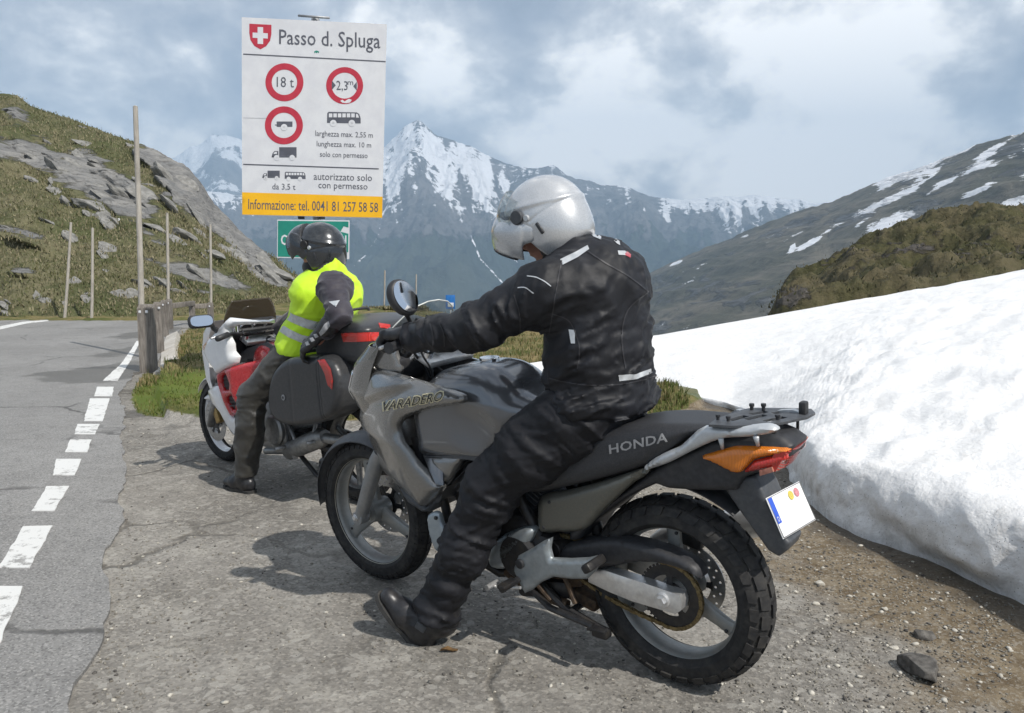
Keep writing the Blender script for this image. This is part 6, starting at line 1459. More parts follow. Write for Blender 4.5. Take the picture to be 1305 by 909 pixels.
# upper fairing, red flank with black vents, white belly
def y2(x, z): return .255 - .40 * np.clip(.88 - x, 0, 1) - .50 * np.clip(x - 1.12, 0, .42) ** 1.25 - .25 * np.clip(.55 - z, 0, 1)
UF = [(293, 407), (286, 415), (277, 424), (270, 431), (265, 438), (263, 447), (266, 456), (271, 466), (277, 477), (286, 471), (294, 467), (303, 463), (304, 457), (297, 452), (299, 444), (293, 437), (289, 430), (291, 420), (300, 417), (320, 416), (345, 413), (349, 409), (330, 411), (310, 410)]
UF = [(293, 405), (284, 414), (274, 425), (266, 436), (263, 448), (267, 458), (273, 468), (278, 477), (287, 471), (296, 467), (303, 463), (305, 455), (299, 448), (298, 438), (294, 430), (293, 419), (303, 415), (325, 413), (348, 412), (348, 408), (320, 408)]
v_ = pillow(Q_(UF, y2, 0), y2, .03, .05, .012, s=.016)
uf = obj('upper_fairing', v_, m_white, rb, sharp=50); obj('upper_fairing', mirror(v_), m_white, rb, sharp=50)
RF = [(277, 477), (286, 471), (294, 468), (312, 463), (335, 458), (349, 453), (354, 455), (352, 466), (340, 476), (325, 487), (312, 497), (309, 512), (307, 521), (301, 527), (296, 531), (290, 520), (284, 505), (280, 492)]
hs_ = [resample(Q_([(283, 480), (289, 476), (294, 489), (293, 497), (286, 497), (283, 489)], y2), .02), resample(Q_([(290, 506), (297, 503), (302, 513), (301, 523), (296, 522), (291, 513)], y2), .02)]
v_ = pillow(Q_(RF, y2, 0), y2, .02, .03, .012, hs_, s=.014)
rfm = obj('red_flank', v_, m_redp, rb, sharp=50); obj('red_flank', mirror(v_), m_redp, rb, sharp=50)
vb = []
for h_ in hs_:
    c_ = h_.mean(0)
    vb.append(pillow(c_ + (h_ - c_) * 1.12, lambda x, z: y2(x, z) - .012, 0, .01, .01, s=.02))
    for t in (-.5, 0, .5): vb.append(box((c_[0], float(y2(np.array([c_[0]]), np.array([c_[1]]))[0]) - .004, c_[1] + t * .05), (.075, .006, .008), rotm(0, R(8))))
obj('vent', join(*vb), m_black, rb, sharp=40)
BF = [(261, 506), (267, 497), (276, 492), (281, 496), (285, 508), (291, 522), (297, 533), (304, 528), (309, 521), (309, 535), (307, 548), (304, 558), (298, 552), (291, 543), (285, 532), (278, 520), (268, 511)]
v_ = pillow(Q_(BF, y2, 2), y2, .018, .03, .012, s=.014); obj('belly_fairing', v_, m_white, rb, sharp=50); obj('belly_fairing', mirror(v_), m_white, rb, sharp=50)
def nose2(z, u):
    hw = np.interp(z, [.46, .62, .80, .95, 1.02], [.13, .172, .182, .245, .252]); xf_ = np.interp(z, [.46, .62, .80, .95, 1.02], [1.46, 1.50, 1.52, 1.38, 1.25]); xe = np.interp(z, [.46, .62, .80, .95, 1.02], [1.36, 1.34, 1.32, 1.16, 1.08])
    return (xe + (xf_ - xe) * math.cos(u * math.pi / 2) ** .8, hw * math.copysign(abs(math.sin(u * math.pi / 2)) ** .9, u), z)
n2c = obj('nose_cowl', sheet(nose2, np.linspace(.46, 1.02, 22), np.linspace(-1, 1, 25), .006), m_white, rb, fix=True, sharp=50)
obj('headlamp', sheet(lambda z, u: tuple(np.array(nose2(z, u * .6)) + np.array((.006, 0, 0))), np.linspace(.74, .86, 8), np.linspace(-1, 1, 15), .004), m_mirror, n2c, fix=True)
obj('front_indicator', pillow(Q_([(262, 438), (267, 434), (269, 442), (265, 450), (261, 446)], y2), lambda x, z: y2(x, z) + .002, .02, .03, .02, s=.012), m_amber, rb, sharp=60)
# smoked screen
def scr2(t, u):
    z = 1.00 + .155 * t; hw = .19 - .055 * t ** 2.2; y_ = hw * u; return (1.10 - .32 * (z - 1.0) - .8 * y_ * y_, y_, z)
s2_ = obj('windscreen', sheet(scr2, np.linspace(0, 1, 14), np.linspace(-1, 1, 21), .004), m_smoke, rb, fix=True)
obj('screen_edge', tube([scr2(0, u) for u in np.linspace(-1, 1, 15)], .006, 6), m_black, s2_)
# cockpit: dials with bright rings, bar, cables
d2 = obj('dashboard', join(box((1.03, 0, .965), (.12, .34, .09), rotm(0, R(-35)), .02), box((1.10, 0, .88), (.16, .36, .16), None, .03)), m_black, rb, sharp=40)
for y_ in (.09, 0, -.09):
    Md = Matrix.Translation((.975, y_, .985)) @ Matrix.Rotation(R(-35), 4, 'Y') @ Matrix.Rotation(R(90), 4, 'Z'); obj('dial', xf(cyl((0, 0, 0), .036, -.008, .008, 24), Md), m_inkd, d2, sharp=30); obj('dial_ring', xf(lathe([(.034, -.011), (.040, -.011), (.040, .011), (.034, .011)], 24), Md), m_chrome, d2)
hb2 = obj('handlebar', tube(spline([(.80, .36, .955), (.86, .27, .965), (.93, .15, .95), (.95, 0, .94), (.93, -.15, .95), (.86, -.27, .965), (.80, -.36, .955)], 5), .012, 10), m_blackmetal, rb)
obj('top_yoke', box((.95, 0, .90), (.10, .26, .03), rotm(0, R(-22)), .01), m_alu, rb, sharp=30)
for s_ in (1, -1):
    obj('fork_cap', tube([(.955, s_ * .11, .90), (.945, s_ * .11, .935)], [.026, .023], 14), m_chrome, rb, sharp=30)
    obj('grip', tube([(.85, s_ * .285, .965), (.795, s_ * .385, .954)], .018, 12), m_black, hb2); obj('brake_lever', tube([(.90, s_ * .23, .965), (.93, s_ * .27, .96), (.88, s_ * .38, .95)], [.010, .008, .007], 8), m_alu, hb2)
    obj('reservoir', tube([(.93, s_ * .19, .965), (.93, s_ * .19, 1.005)], [.024, .026], 14), m_chrome, hb2, sharp=35)
obj('cockpit_cables', join(*[tube(spline([(.90, .2 - .05 * k, .95), (.98 + .02 * k, .17 - .07 * k, .99 - .02 * k), (1.02, .08 - .05 * k, .90), (1.0, .02, .80)], 6), .005, 6) for k in range(5)]), m_black, rb)
obj('inner_panel', pillow(Q_([(300, 455), (303, 463), (312, 462), (335, 456), (346, 450), (349, 442), (340, 436), (315, 444)], .12), .12, .004, .02, .01, s=.02), m_dgrey, rb, sharp=40)
p1, p2 = BB.hit(278, 424, (0, 1, 0), .24), BB.hit(262, 413, (0, 1, 0), .40)
for s_ in (1, -1):
    obj('mirror_stem', tube([(p1.x, s_ * .22, p1.z - .01), ((p1.x + p2.x) / 2, s_ * .31, (p1.z + p2.z) / 2), (p2.x + .01, s_ * .36, p2.z)], [.022, .016, .014], 10), m_black, rb)
    Mm = Matrix.Translation((p2.x - .0, s_ * .425, p2.z + .02)) @ Matrix.Rotation(R(-s_ * 10), 4, 'Z') @ Matrix.Rotation(R(14), 4, 'Y')
    f = Field((-.05, -.1, -.06), (.06, .1, .06), .005); f.d = smax(f.box_d((.015, 0, 0), (.03, .075, .040), None, .028), -(f.X + .006), .006); mo = obj('mirror', xf(f.mesh(), Mm), m_black, rb)
    gp = [(-.0085, .066 * math.copysign(abs(math.cos(a)) ** .6, math.cos(a)), .032 * math.copysign(abs(math.sin(a)) ** .7, math.sin(a))) for a in np.linspace(0, 2 * math.pi, 36, endpoint=False)]
    obj('mirror_glass', xf((np.array(gp), [tuple(range(36))]), Mm), m_mirror, mo, smooth=False)
# tank, seat, tail
TK2 = np.array([(.86, .70), (.86, .80), (.82, .87), (.74, .90), (.64, .88), (.56, .80), (.53, .75), (.54, .70), (.75, .66)])
tk2 = obj('fuel_tank', slab(spline(TK2, 5, True), lambda x, z: .15 - .1 * np.clip(.65 - x, 0, 1) + 0 * z, .08, .009), m_redp, rb)
obj('seat', slab(spline(np.array([(.56, .80), (.50, .84), (.30, .815), (.10, .84), (-.15, .87), (-.22, .85), (-.20, .80), (.1, .75), (.45, .72)]), 5, True), lambda x, z: .15 + 0 * x, .05, .009), m_seat, rb)
obj('tail_unit', slab(spline(np.array([(.52, .70), (.30, .76), (-.1, .80), (-.30, .85), (-.36, .83), (-.32, .74), (-.1, .66), (.35, .62)]), 5, True), lambda x, z: .135 - .35 * np.clip(x - .12, 0, 1), .03, .009), m_redp, rb)
obj('tail_lamp', box((-.355, 0, .80), (.03, .20, .06), None, .01), m_red, rb, sharp=35)
obj('rear_mudguard', hoop((0, 0, .31), .37, R(60), R(190), .085, .005, 24, .01, .1), m_black, rb, fix=True, sharp=50)
for s_ in (1, -1): 
    p = BB.hit(441.6, 518.7, (0, 1, 0), .16); obj('rear_indicator', join(tube([(p.x, s_ * .09, p.z), (p.x, s_ * .13, p.z)], .012, 8)), m_black, rb); obj('indicator_lens', xf(slab(np.array([(.035 * math.cos(a), .026 * math.sin(a)) for a in np.linspace(0, 2 * math.pi, 20, endpoint=False)]), .028, .015, .004), Matrix.Translation((p.x, s_ * .155, p.z))), m_amber, rb)
obj('tail_tubes', join(*[tube([(.30, s_ * .13, .72), (-.02, s_ * .16, .84), (-.25, s_ * .15, .93), (-.34, s_ * .06, .935)], .010, 8) for s_ in (1, -1)], *[tube([(-.30, s_ * .12, .74), (-.20, s_ * .15, .92)], .009, 8) for s_ in (1, -1)], tube([(-.30, -.14, .74), (-.30, .14, .74)], .009, 8)), m_rail, rb)
# engine, silencer, running gear
e2 = obj('engine', join(box((.72, 0, .42), (.50, .36, .28), None, .05), cyl((.58, 0, .38), .095, .16, .20, 28, .012), cyl((.80, 0, .36), .09, .16, .195, 28, .012), box((.76, .0, .28), (.30, .30, .10), None, .03), tube([(.50, .14, .30), (.42, .16, .25), (.36, .19, .25)], .018, 10)), m_cast, rb, sharp=35)
obj('cylinder_fins', join(*[box((.90, 0, .48 + .014 * k), (.16, .30, .005), rotm(0, R(15)), .001) for k in range(9)]), m_dgrey, e2, sharp=30)
q1, q2 = BB.hit(360, 577, (0, 1, 0), .2), BB.hit(405, 560, (0, 1, 0), .2)
obj('silencer', join(tube([(q1.x + .3, .13, q1.z - .05), (q1.x + .02, .16, q1.z)], .022, 12), tube([(q1.x + .02, .16, q1.z), (q1.x - .02, .16, q1.z + .005), (q2.x + .02, .16, q2.z), (q2.x - .02, .16, q2.z + .01)], [.03, .055, .058, .04], 20), tube([(q2.x, .16, q2.z), (q2.x - .25, .15, q2.z + .01)], .03, 12)), m_cast, rb, sharp=35)
obj('swingarm', join(tube([(.45, .11, .36), (.0, .12, .31)], .028, 10), tube([(.45, -.11, .36), (.0, -.12, .31)], .028, 10), tube([(.42, -.12, .36), (.42, .12, .36)], .03, 10)), m_blackmetal, rb)
obj('frame', join(*[tube([(1.0, s_ * .06, .86), (.80, s_ * .17, .66), (.48, s_ * .16, .50), (.45, s_ * .14, .30)], .022, 10) for s_ in (1, -1)], *[tube([(.48, s_ * .15, .60), (.1, s_ * .14, .74), (-.28, s_ * .12, .78)], .014, 8) for s_ in (1, -1)], box((.35, 0, .58), (.36, .24, .2), None, .03)), m_blackmetal, rb, sharp=40)
obj('footrest_hanger', join(tube([(.46, .16, .44), (.36, .18, .34), (.40, .2, .27)], .012, 8), tube([(.12, .16, .60), (.15, .19, .42), (.12, .2, .38)], .012, 8), tube([(.12, .16, .38), (.12, .26, .38)], .014, 8), tube([(.44, .16, .30), (.44, .27, .30)], .014, 8)), m_cast, rb)
obj('centre_stand', join(tube([(.42, .14, .27), (.2, .16, .16), (.06, .16, .12)], .014, 8), tube([(.42, -.14, .27), (.2, -.16, .16), (.06, -.16, .12)], .014, 8), tube([(-.16, .15, .30), (-.06, .16, .10)], .012, 8)), m_blackmetal, rb)
# side cases: two shells meeting at a seam, red reflector on the rear corner
PC = [(343, 482), (347, 473), (354, 464), (361, 459), (370, 456), (400, 454), (412, 455), (419, 460), (426, 472), (430, 488), (431, 505), (428, 520), (421, 531), (408, 538), (392, 542), (376, 544), (362, 543), (350, 538), (342, 527), (339, 512), (340, 495)]
pcp = Q_(PC, .33, 2); seam = float(BB.xz(408, 500, .33)[0])
def case_mod(f):
    f.sub(np.abs(f.X - (seam + .028 * np.sin((f.Z - .55) * 6))) - .0022 + np.where(np.abs(f.Y) > .0, 0, 0), .003)
    f.sub(np.abs(f.X - (seam - .016 + .028 * np.sin((f.Z - .55) * 6))) - .0014, .002)
    bx = float(pcp[:, 0].mean())
    f.d = f.d - .006 * np.exp(-(((f.X - bx - .10) / .012) ** 2))
cm_ = slab(pcp, lambda x, z: .105 + 0 * x, .045, .0055, None)
# the seam is a groove: carve by pulling the shell in along it
Vc, Fc = cm_; Vc = np.array(Vc)
cen = np.array((pcp[:, 0].mean(), 0, pcp[:, 1].mean()))
g_ = np.exp(-((Vc[:, 0] - (seam + .02 * np.sin((Vc[:, 2] - .55) * 6))) / .004) ** 2) + .7 * np.exp(-((Vc[:, 0] - (seam - .022 + .02 * np.sin((Vc[:, 2] - .55) * 6))) / .003) ** 2)
rbp = .35 * np.exp(-((Vc[:, 0] - (cen[0] + .09)) / .012) ** 2)
Vc = Vc - (Vc - cen) * np.array((0, .06, .025)) * g_[:, None] - (Vc - cen) * np.array((0, .04, .0)) * rbp[:, None]
for s_ in (1, -1):
    cs = obj('side_case', shift((Vc, Fc), 0, s_ * .225, 0), m_case, rb)
    bvc = None
    if s_ > 0:
        bvc = bvh_world([cs])
        poly_decal('case_reflector', [(405, 459.5), (414, 458), (422, 470), (425, 484), (424, 497), (418, 491), (414, 476), (409, 466)], bvc, m_red, cs, .003, 2.5)
        e_ = BB.hit(361.6, 506.7, (0, 1, 0), .33); obj('case_badge', xf(cyl((0, 0, 0), .017, -.002, .004, 20), Matrix.Translation((e_.x, .332, e_.z))), m_ltgrey, cs, sharp=30); obj('badge_centre', xf(cyl((0, 0, 0), .009, -.002, .0055, 14), Matrix.Translation((e_.x, .332, e_.z))), m_inkd, cs, sharp=30)
        obj('case_catch', box((cen[0] + .02, .225, float(pcp[:, 1].max()) + .002), (.05, .12, .02), None, .006), m_dgrey, cs, sharp=35)
    obj('case_bracket', join(tube([(cen[0] + .1, s_ * .12, cen[2] + .1), (cen[0] - .12, s_ * .12, cen[2] + .08), (cen[0] - .15, s_ * .12, cen[2] - .1), (cen[0] + .1, s_ * .12, cen[2] - .12)], .009, 8)), m_blackmetal, rb)
# top case
tb = obj('rack_plate', box((-.20, 0, .868), (.34, .20, .014), None, .005), m_black, rb, sharp=35)
f = Field((-.50, -.29, .83), (.10, .29, 1.17), .0065)
f.d = f.box_d((-.20, 0, .985), (.235, .245 , .125), None, .06)
f.d = smax(f.d, f.Z - 1.108 + .5 * (f.X + .18) ** 2 + .25 * f.Y ** 2, .03)
m_ = np.abs(f.d) < .03; f.d[m_] += .004 * np.exp(-((f.Z[m_] - 1.035) / .0045) ** 2)
tcs = obj('top_case', f.mesh(), m_case, rb)
bvt = bvh_world([tcs])
poly_decal('case_reflector', [(435, 425), (450, 424), (470, 423.5), (492, 423), (492, 433), (470, 435), (450, 436), (438, 436)], bvt, m_red, tcs, .003, 2.5)
poly_decal('case_reflector', [(482, 412), (497, 414), (497, 419), (484, 418)], bvt, m_red, tcs, .003, 2.0)
obj('case_handle', tube(spline([(-.10, -.06, 1.115), (-.10, -.05, 1.13), (-.10, .05, 1.13), (-.10, .06, 1.115)], 4), .008, 8), m_black, tcs)
# --- rider in the yellow vest
rider2 = thing('person', 'rider in yellow safety vest and dark helmet, sitting back against the black top case', 'person', M=Matrix.Translation(tuple(BB.M @ Vector((.45, 0, 0)))) @ Matrix.Rotation(R(180 - 42), 4, 'Z'))
J2 = dict(pelvis=(.36, .02, .885), waist=(.285, .01, 1.0), chest=(.195, .01, 1.16), neck=(.19, .02, 1.33),
    hipL=(.40, .12, .86), kneeL=(.60, .30, .61), ankleL=(.665, .345, .15), toeL=(.80, .36, .06),
    hipR=(.40, -.10, .86), kneeR=(.74, -.25, .58), ankleR=(.66, -.32, .15), toeR=(.80, -.34, .06),
    shL=(.12, .20, 1.255), elbowL=(-.085, .285, 1.08), wristL=(.02, .30, .985), handL=(.045, .30, .955),
    shR=(.30, -.16, 1.25), elbowR=(.52, -.22, 1.02), wristR=(.68, -.29, .975), handR=(.72, -.31, .97))
sc_ = lambda px, py, o: tuple(BB.hit(px, py, (0, 1, 0), o))
J2['wristL'] = sc_(416, 421, .29); J2['handL'] = sc_(406, 434, .30); J2['elbowR'] = sc_(350, 425, -.14); J2['wristR'] = sc_(334, 448, -.02); J2['handR'] = sc_(325, 456, .0); J2['elbowL'] = sc_(433, 402, .27); J2['shL'] = sc_(424, 366, .18)
H2 = Matrix.Translation(sc_(407, 318, .02)) @ Matrix.Rotation(R(22), 4, 'Z') @ Matrix.Rotation(R(4), 4, 'Y')
J2['neck'] = sc_(421, 346, .02)
make_person(rider2, J2, H2, BB.w)
f = Field((-.48, -.45, .80), (1.02, .48, 1.42), .008)
pe, wa, chs, ne = [np.array(J2[k]) for k in ('pelvis', 'waist', 'chest', 'neck')]
f.add(f.ell_d(pe + (0, 0, .0), (.165, .20, .10)), .03); f.cap(pe + (0, 0, .05), wa, .165, .162, .04, (.95, 1.1, 1)); f.cap(wa, chs, .162, .165, .05, (.9, 1.12, 1)); f.add(f.ell_d(chs + (-.01, .0, .06), (.15, .205, .12), rotm(0, R(-14))), .05); f.cap(chs + (-.01, 0, .09), ne + (0, 0, .0), .115, .078, .05)
def arms2(f, grow=0.0, only=None, upto=1.0):
    for s, S in ((1, 'L'), (-1, 'R')):
        if only and S != only: continue
        sh, el, wr = [np.array(J2[k + S]) for k in ('sh', 'elbow', 'wrist')]
        f.cap(sh + (0.02, -s * .04, -.01), sh, .09 + grow, .080 + grow, .04); f.cap(sh, sh + (el - sh) * upto, .074 + grow, .058 + grow, .04)
        if upto >= 1: f.cap(el, wr - (wr - el) * .02, .057, .046, .02)
folds(f, (.3, .2, 1), 9, 3, .008, 35, .06, 3); folds(f, (.7, .3, .4), 12, 8, .005, 36, .06, 2)
fT = f.d.copy()
fa = Field((-.48, -.45, .80), (1.02, .48, 1.42), .008); arms2(fa); folds(fa, (-.6, .2, -.8), 19, 6, .010, 32, .05, 3)
f.d = smin(f.d, fa.d, .02)
jk2 = obj('jacket', BB.w(f.mesh()), m_jacket2, rider2, world=True)
# vest: the trunk a little larger, open at the arms, neck and hem
g = Field((-.48, -.45, .80), (1.02, .48, 1.42), .008); g.d = fT - .013
hol = Field((-.48, -.45, .80), (1.02, .48, 1.42), .008)
for s, S in ((1, 'L'), (-1, 'R')):
    sh, el = np.array(J2['sh' + S]), np.array(J2['elbow' + S]); hol.cap(sh + (0.0, s * .065, .0), sh + (el - sh) * 1.0 + (0, s * .07, 0), .094, .085, .02); hol.add(hol.ell_d(sh + (0, s * .09, -.04), (.085, .075, .13)), .03)
g.d = smax(g.d, -hol.d, .008); g.d = smax(g.d, -(g.Z - .865 - .10 * (g.X - .36)), .004); g.d = smax(g.d, -(np.sqrt((g.X - ne[0] - .03) ** 2 + (g.Y - .02) ** 2 + (g.Z - ne[2] - .03) ** 2) - .10), .01)
vest = obj('safety_vest', BB.w(g.mesh()), m_vest, rider2, world=True)
bvv = bvh_world([vest])
for P0 in ([(359, 393), (375, 401), (392, 407), (404, 410), (411, 413), (411, 423), (400, 421), (386, 417), (370, 410), (357, 402)], [(355, 411), (370, 420), (385, 427), (400, 430), (406, 432), (400, 440), (385, 437), (368, 430), (354, 421)]):
    poly_decal('reflective_band', P0, bvv, m_reflect, vest, .0025, 3)
bvj = bvh_world([jk2])
poly_decal('sleeve_patch', [(419, 385), (433, 383), (428, 391.5)], bvj, m_rail, jk2, .0025, 2)
poly_decal('sleeve_panel', [(400, 388), (405, 386), (411, 391), (416, 399), (418, 408), (415, 415), (411, 411), (408, 402), (402, 396)], bvj, m_reflect, jk2, .0025, 2.5)
obj('neck_scarf', BB.w(tube([tuple(ne + (.0, 0, -.03)), tuple(ne + (.02, 0, .03)), tuple(np.array(H2.translation) + (.03, .005, -.10))], [.082, .074, .068], 18)), m_face_black, rider2, world=True)
fc_ = Field(np.array(H2.translation) - .18, np.array(H2.translation) + .18, .005)
R3 = np.array(H2.to_3x3()); hp2 = lambda x, y, z: tuple(H2 @ Vector((x, y, z)))
fc_.ell(hp2(.052, 0, -.095), (.068, .062, .056), R3, .02); fc_.cap(hp2(.02, 0, -.12), hp2(-.01, 0, -.15), .07, .07, .03); obj('face_scarf', BB.w(fc_.mesh()), m_face_black, rider2, world=True)
# trousers
f = Field((.10, -.46, .05), (.98, .48, 1.0), .009)
f.add(f.ell_d((.39, 0.02, .86), (.18, .19, .11)), .04)
for s, S in ((1, 'L'), (-1, 'R')):
    hp_, kn, an = [np.array(J2[k + S]) for k in ('hip', 'knee', 'ankle')]
    f.cap(hp_, kn, .112, .080, .05); f.cap(kn, kn + (an - kn) * .4, .080, .078, .03); f.cap(kn + (an - kn) * .4, an, .076, .068, .03)
folds(f, (.1, .1, 1), 13, 4, .011, 37, .05, 3); folds(f, (.7, .3, -.5), 14, 4, .008, 38, .05, 3)
f.d = smax(f.d, -(f.Z - .12), .01)
obj('trousers', BB.w(f.mesh()), m_trous2, rider2, world=True)
for S, s in (('L', 1), ('R', -1)):
    an = Vector(J2['ankle' + S]); (bv_, bs_) = boot(at_((an.x - .005, an.y, -.0 - (.052 * an.y if True else 0) * 0 + (an.y * math.tan(R(3)))), axes((1, s * .10, 0), (0, 0, 1))))
    b_o = obj('boot', BB.w(bv_), m_leather, rider2, world=True); obj('boot_sole', BB.w(bs_), m_sole, b_o, world=True, fix=True, sharp=40)
hd = Vector(J2['handL']) - Vector(J2['wristL'])
Mh = at_(Vector(J2['handL']) + hd.normalized() * .035, axes((hd.x + .02, hd.y + .01, hd.z - .0), (.35, .75, .5)))
Mh = Matrix.Translation((0, .02, .02)) @ Mh
g2 = obj('glove', BB.w(hand(Mh, (.35, .45, .6, .75), -1, (.5, .5), .10, size=1.2, cuff=.06)), m_leather, rider2, world=True)
bvg = bvh_world([g2])
for k, (a, b_) in enumerate(((398, 433), (392, 438), (403, 428))): poly_decal('knuckle_guard', [(a - 3, b_ - 1.5), (a + 1, b_ - 3), (a + 3.5, b_ + 1), (a - 1, b_ + 3)], bvg, m_armour, g2, .003, 1.5)
poly_decal('cuff_panel', [(407, 424), (414, 413), (419, 409), (421, 415), (414, 424), (409, 428)], bvh_world([g2, jk2]), m_armour, g2, .003, 2)
wr = Vector(J2['wristR']); obj('glove', BB.w(hand(at_(wr + (Vector(J2['handR']) - wr).normalized() * .07, axes(Vector(J2['handR']) - wr, (.3, .2, 1))), (.7, .8, .9, 1.0), 1, (.9, .8), .02, size=1.05)), m_leather, rider2, world=True)
hr2 = bpy.data.objects.new('helmet', None); COL.objects.link(hr2); hr2.parent = rider2
helmet(hr2, H2, BB.w, m_dhelm, 58, dark=True, visor=False, jut=.034)
# ------------------------------------------------------------------ pass sign
m_board = pm('sign_white', (.60, .61, .64), (.66, .67, .69), 6, .38, dust=.12, dustc=(.42, .41, .4))
m_sred = pm('sign_red', (.42, .025, .05), (.48, .035, .06), 12, .4); m_syel = pm('sign_yellow', (.80, .42, .008), (.86, .47, .01), 5, .4, dust=.1, dustc=(.5, .35, .1)); m_sgreen = pm('sign_green', (.012, .20, .15), (.016, .24, .18), 6, .4)
m_sink = pm('sign_ink', (.075, .08, .10), None, 12, .5); m_galv = pm('galvanised_steel', (.32, .33, .34), (.42, .43, .44), 14, .5, metal=.6, dust=.2)
def panel_at(name, c4_, depths, m, parent, th=.012):
    q = [W(p[0], p[1], d) for p, d in zip(c4_, depths)]
    n = (q[1] - q[0]).cross(q[3] - q[0]).normalized()
    if n.y > 0: n = -n
    ctr = sum(q, Vector()) / 4
    q = [v - n * ((v - ctr).dot(n)) for v in q]
    V = [tuple(v) for v in q] + [tuple(v - n * th) for v in q]
    return obj(name, (V, [(0, 1, 2, 3), (7, 6, 5, 4), (0, 4, 5, 1), (1, 5, 6, 2), (2, 6, 7, 3), (3, 7, 4, 0)]), m, parent, smooth=False, world=True, fix=True), n
ps_ = W(400, 300, 8.80)
sign = thing('road_sign', 'tall white pass sign with red rings and yellow information strip on a grey post', 'road sign', (ps_.x, 8.80, 0))
board, sn_ = panel_at('sign_board', [(308.5, 274), (487, 278), (493, 31), (308, 22)], [8.6, 8.76, 8.76, 8.6], m_board, sign)
bs = bvh_world([board])
def sg(nm, pts, m, off=.002, s=6.0, n=0): return poly_decal(nm, pts, bs, m, sign, off, s, n)
def circ(cx, cy, r, k=40): return [(cx + r * math.cos(a), cy + r * math.sin(a)) for a in np.linspace(0, 2 * math.pi, k, endpoint=False)]
def cr(pts): return [(290 + .352 * a, 10 + .352 * b_) for a, b_ in pts]
def sg_ring(cx, cy, r, ri):
    P = np.array(circ(cx, cy, r)); Q, T, _ = fill2(P, [np.array(circ(cx, cy, ri))], 3.0); o = Vector((0, 0, CH)); V = []
    for x_, y_ in Q:
        d = ray(x_, y_).normalized(); l, nn, _, _ = bs.ray_cast(o, d); nn = -nn if nn.dot(d) > 0 else nn; V.append(tuple(l + nn * .002))
    obj('red_ring', (V, [tuple(t) for t in T]), m_sred, sign, smooth=False, world=True)
def tx(nm, s, quad, m=None, bold=.0, off=.0024, par=None, b=None):
    decal(nm, text_mesh(s, 0, bold), [(290 + .352 * a, 10 + .352 * b_) for a, b_ in quad], b or bs, m or m_sink, par or sign, off, 9)
sg('yellow_strip', [(308.6, 245.2), (487.6, 250.8), (487, 277.6), (308.7, 273.6)], m_syel, .0016)
for a, b_, w_ in (((310, 69.1), (491.5, 78.7), 1.5), ((310, 209.6), (488.6, 215.6), 1.5)): sg('dividing_line', [(a[0], a[1] - w_ / 2), (b_[0], b_[1] - w_ / 2), (b_[0], b_[1] + w_ / 2), (a[0], a[1] + w_ / 2)], m_sink, .002, 6)
sg('panel_joint', cr([(57, 398.3), (150, 400.3), (150, 401.3), (57, 399.3)]), m_galv, .0018, 6)
sg('shield', cr([(79, 58), (159, 62), (159, 95), (154, 120), (140, 139), (119, 151), (97, 138), (83, 117), (79, 92)]), m_sred, .002)
sg('white_cross', cr([(109, 70), (129, 71), (129, 92), (146, 93), (146, 112), (129, 111), (129, 132), (109, 131), (109, 110), (91, 109), (91, 90), (109, 91)]), m_board, .0034)
tx('sign_lettering', 'Passo d. Spluga', [(187, 149), (553, 165), (553, 92), (187, 78)], bold=.004)
sg('sticker', cr([(314, 158), (322, 155), (331, 158), (331, 165), (326, 161), (322, 165), (318, 161), (314, 166)]), m_sgreen, .002)
for cx, cy, r, ri in ((206, 270, 69, 46), (424, 282, 67, 47), (204, 426, 69, 46)): sg_ring(290 + .352 * cx, 10 + .352 * cy, r * .352, ri * .352)
tx('sign_lettering', '18 t', [(178, 287), (240, 289), (240, 252), (178, 250)])
sg('arrow_mark', cr([(378, 264), (392, 281), (377, 298)]), m_sink); sg('arrow_mark', cr([(468, 268), (455, 284), (468, 300)]), m_sink)
tx('sign_lettering', '2,3', [(394, 303), (435, 304), (435, 266), (394, 264)]); tx('sign_lettering', 'm', [(435, 279), (455, 280), (455, 267), (435, 266)])
sg('worn_patch', cr([(408, 338), (416, 333), (424, 340), (432, 334), (440, 330), (450, 334), (444, 343), (430, 346), (416, 344)]), m_board, .0032)
def pict(parts):
    for k in parts:
        m_ = m_board if k[0] == 'w' else m_sink
        if len(k) == 3: sg('pictogram', circ(290 + .352 * k[1][0], 10 + .352 * k[1][1], k[2] * .352, 14), m_, .0032 if k[0] == 'w' else .0022)
        else: sg('pictogram', cr(k[1]), m_, .003 if k[0] == 'w' else .002)
rc = lambda x0, y0, x1, y1: [(x0, y0), (x1, y0), (x1, y1), (x0, y1)]
pict([('b', rc(178, 412, 235, 431)), ('b', rc(172, 423, 180, 426)), ('w', (205, 433), 12), ('b', (205, 433), 9), ('w', (205, 433), 4)])
def truck(x, y, s):
    f = lambda pts: [(x + a * s, y + b_ * s) for a, b_ in pts]
    pict([('b', f(rc(27, 0, 90, 32))), ('b', f([(0, 34), (3, 22), (10, 14), (24, 14), (24, 36), (0, 36)])), ('w', f([(7, 22), (12, 17), (19, 17), (19, 24), (7, 25)])), ('b', f(rc(0, 33, 90, 37))), ('w', (x + 18 * s, y + 38 * s), 10 * s), ('b', (x + 18 * s, y + 38 * s), 8 * s), ('w', (x + 18 * s, y + 38 * s), 3.5 * s), ('w', (x + 74 * s, y + 38 * s), 10 * s), ('b', (x + 74 * s, y + 38 * s), 8 * s), ('w', (x + 74 * s, y + 38 * s), 3.5 * s)])
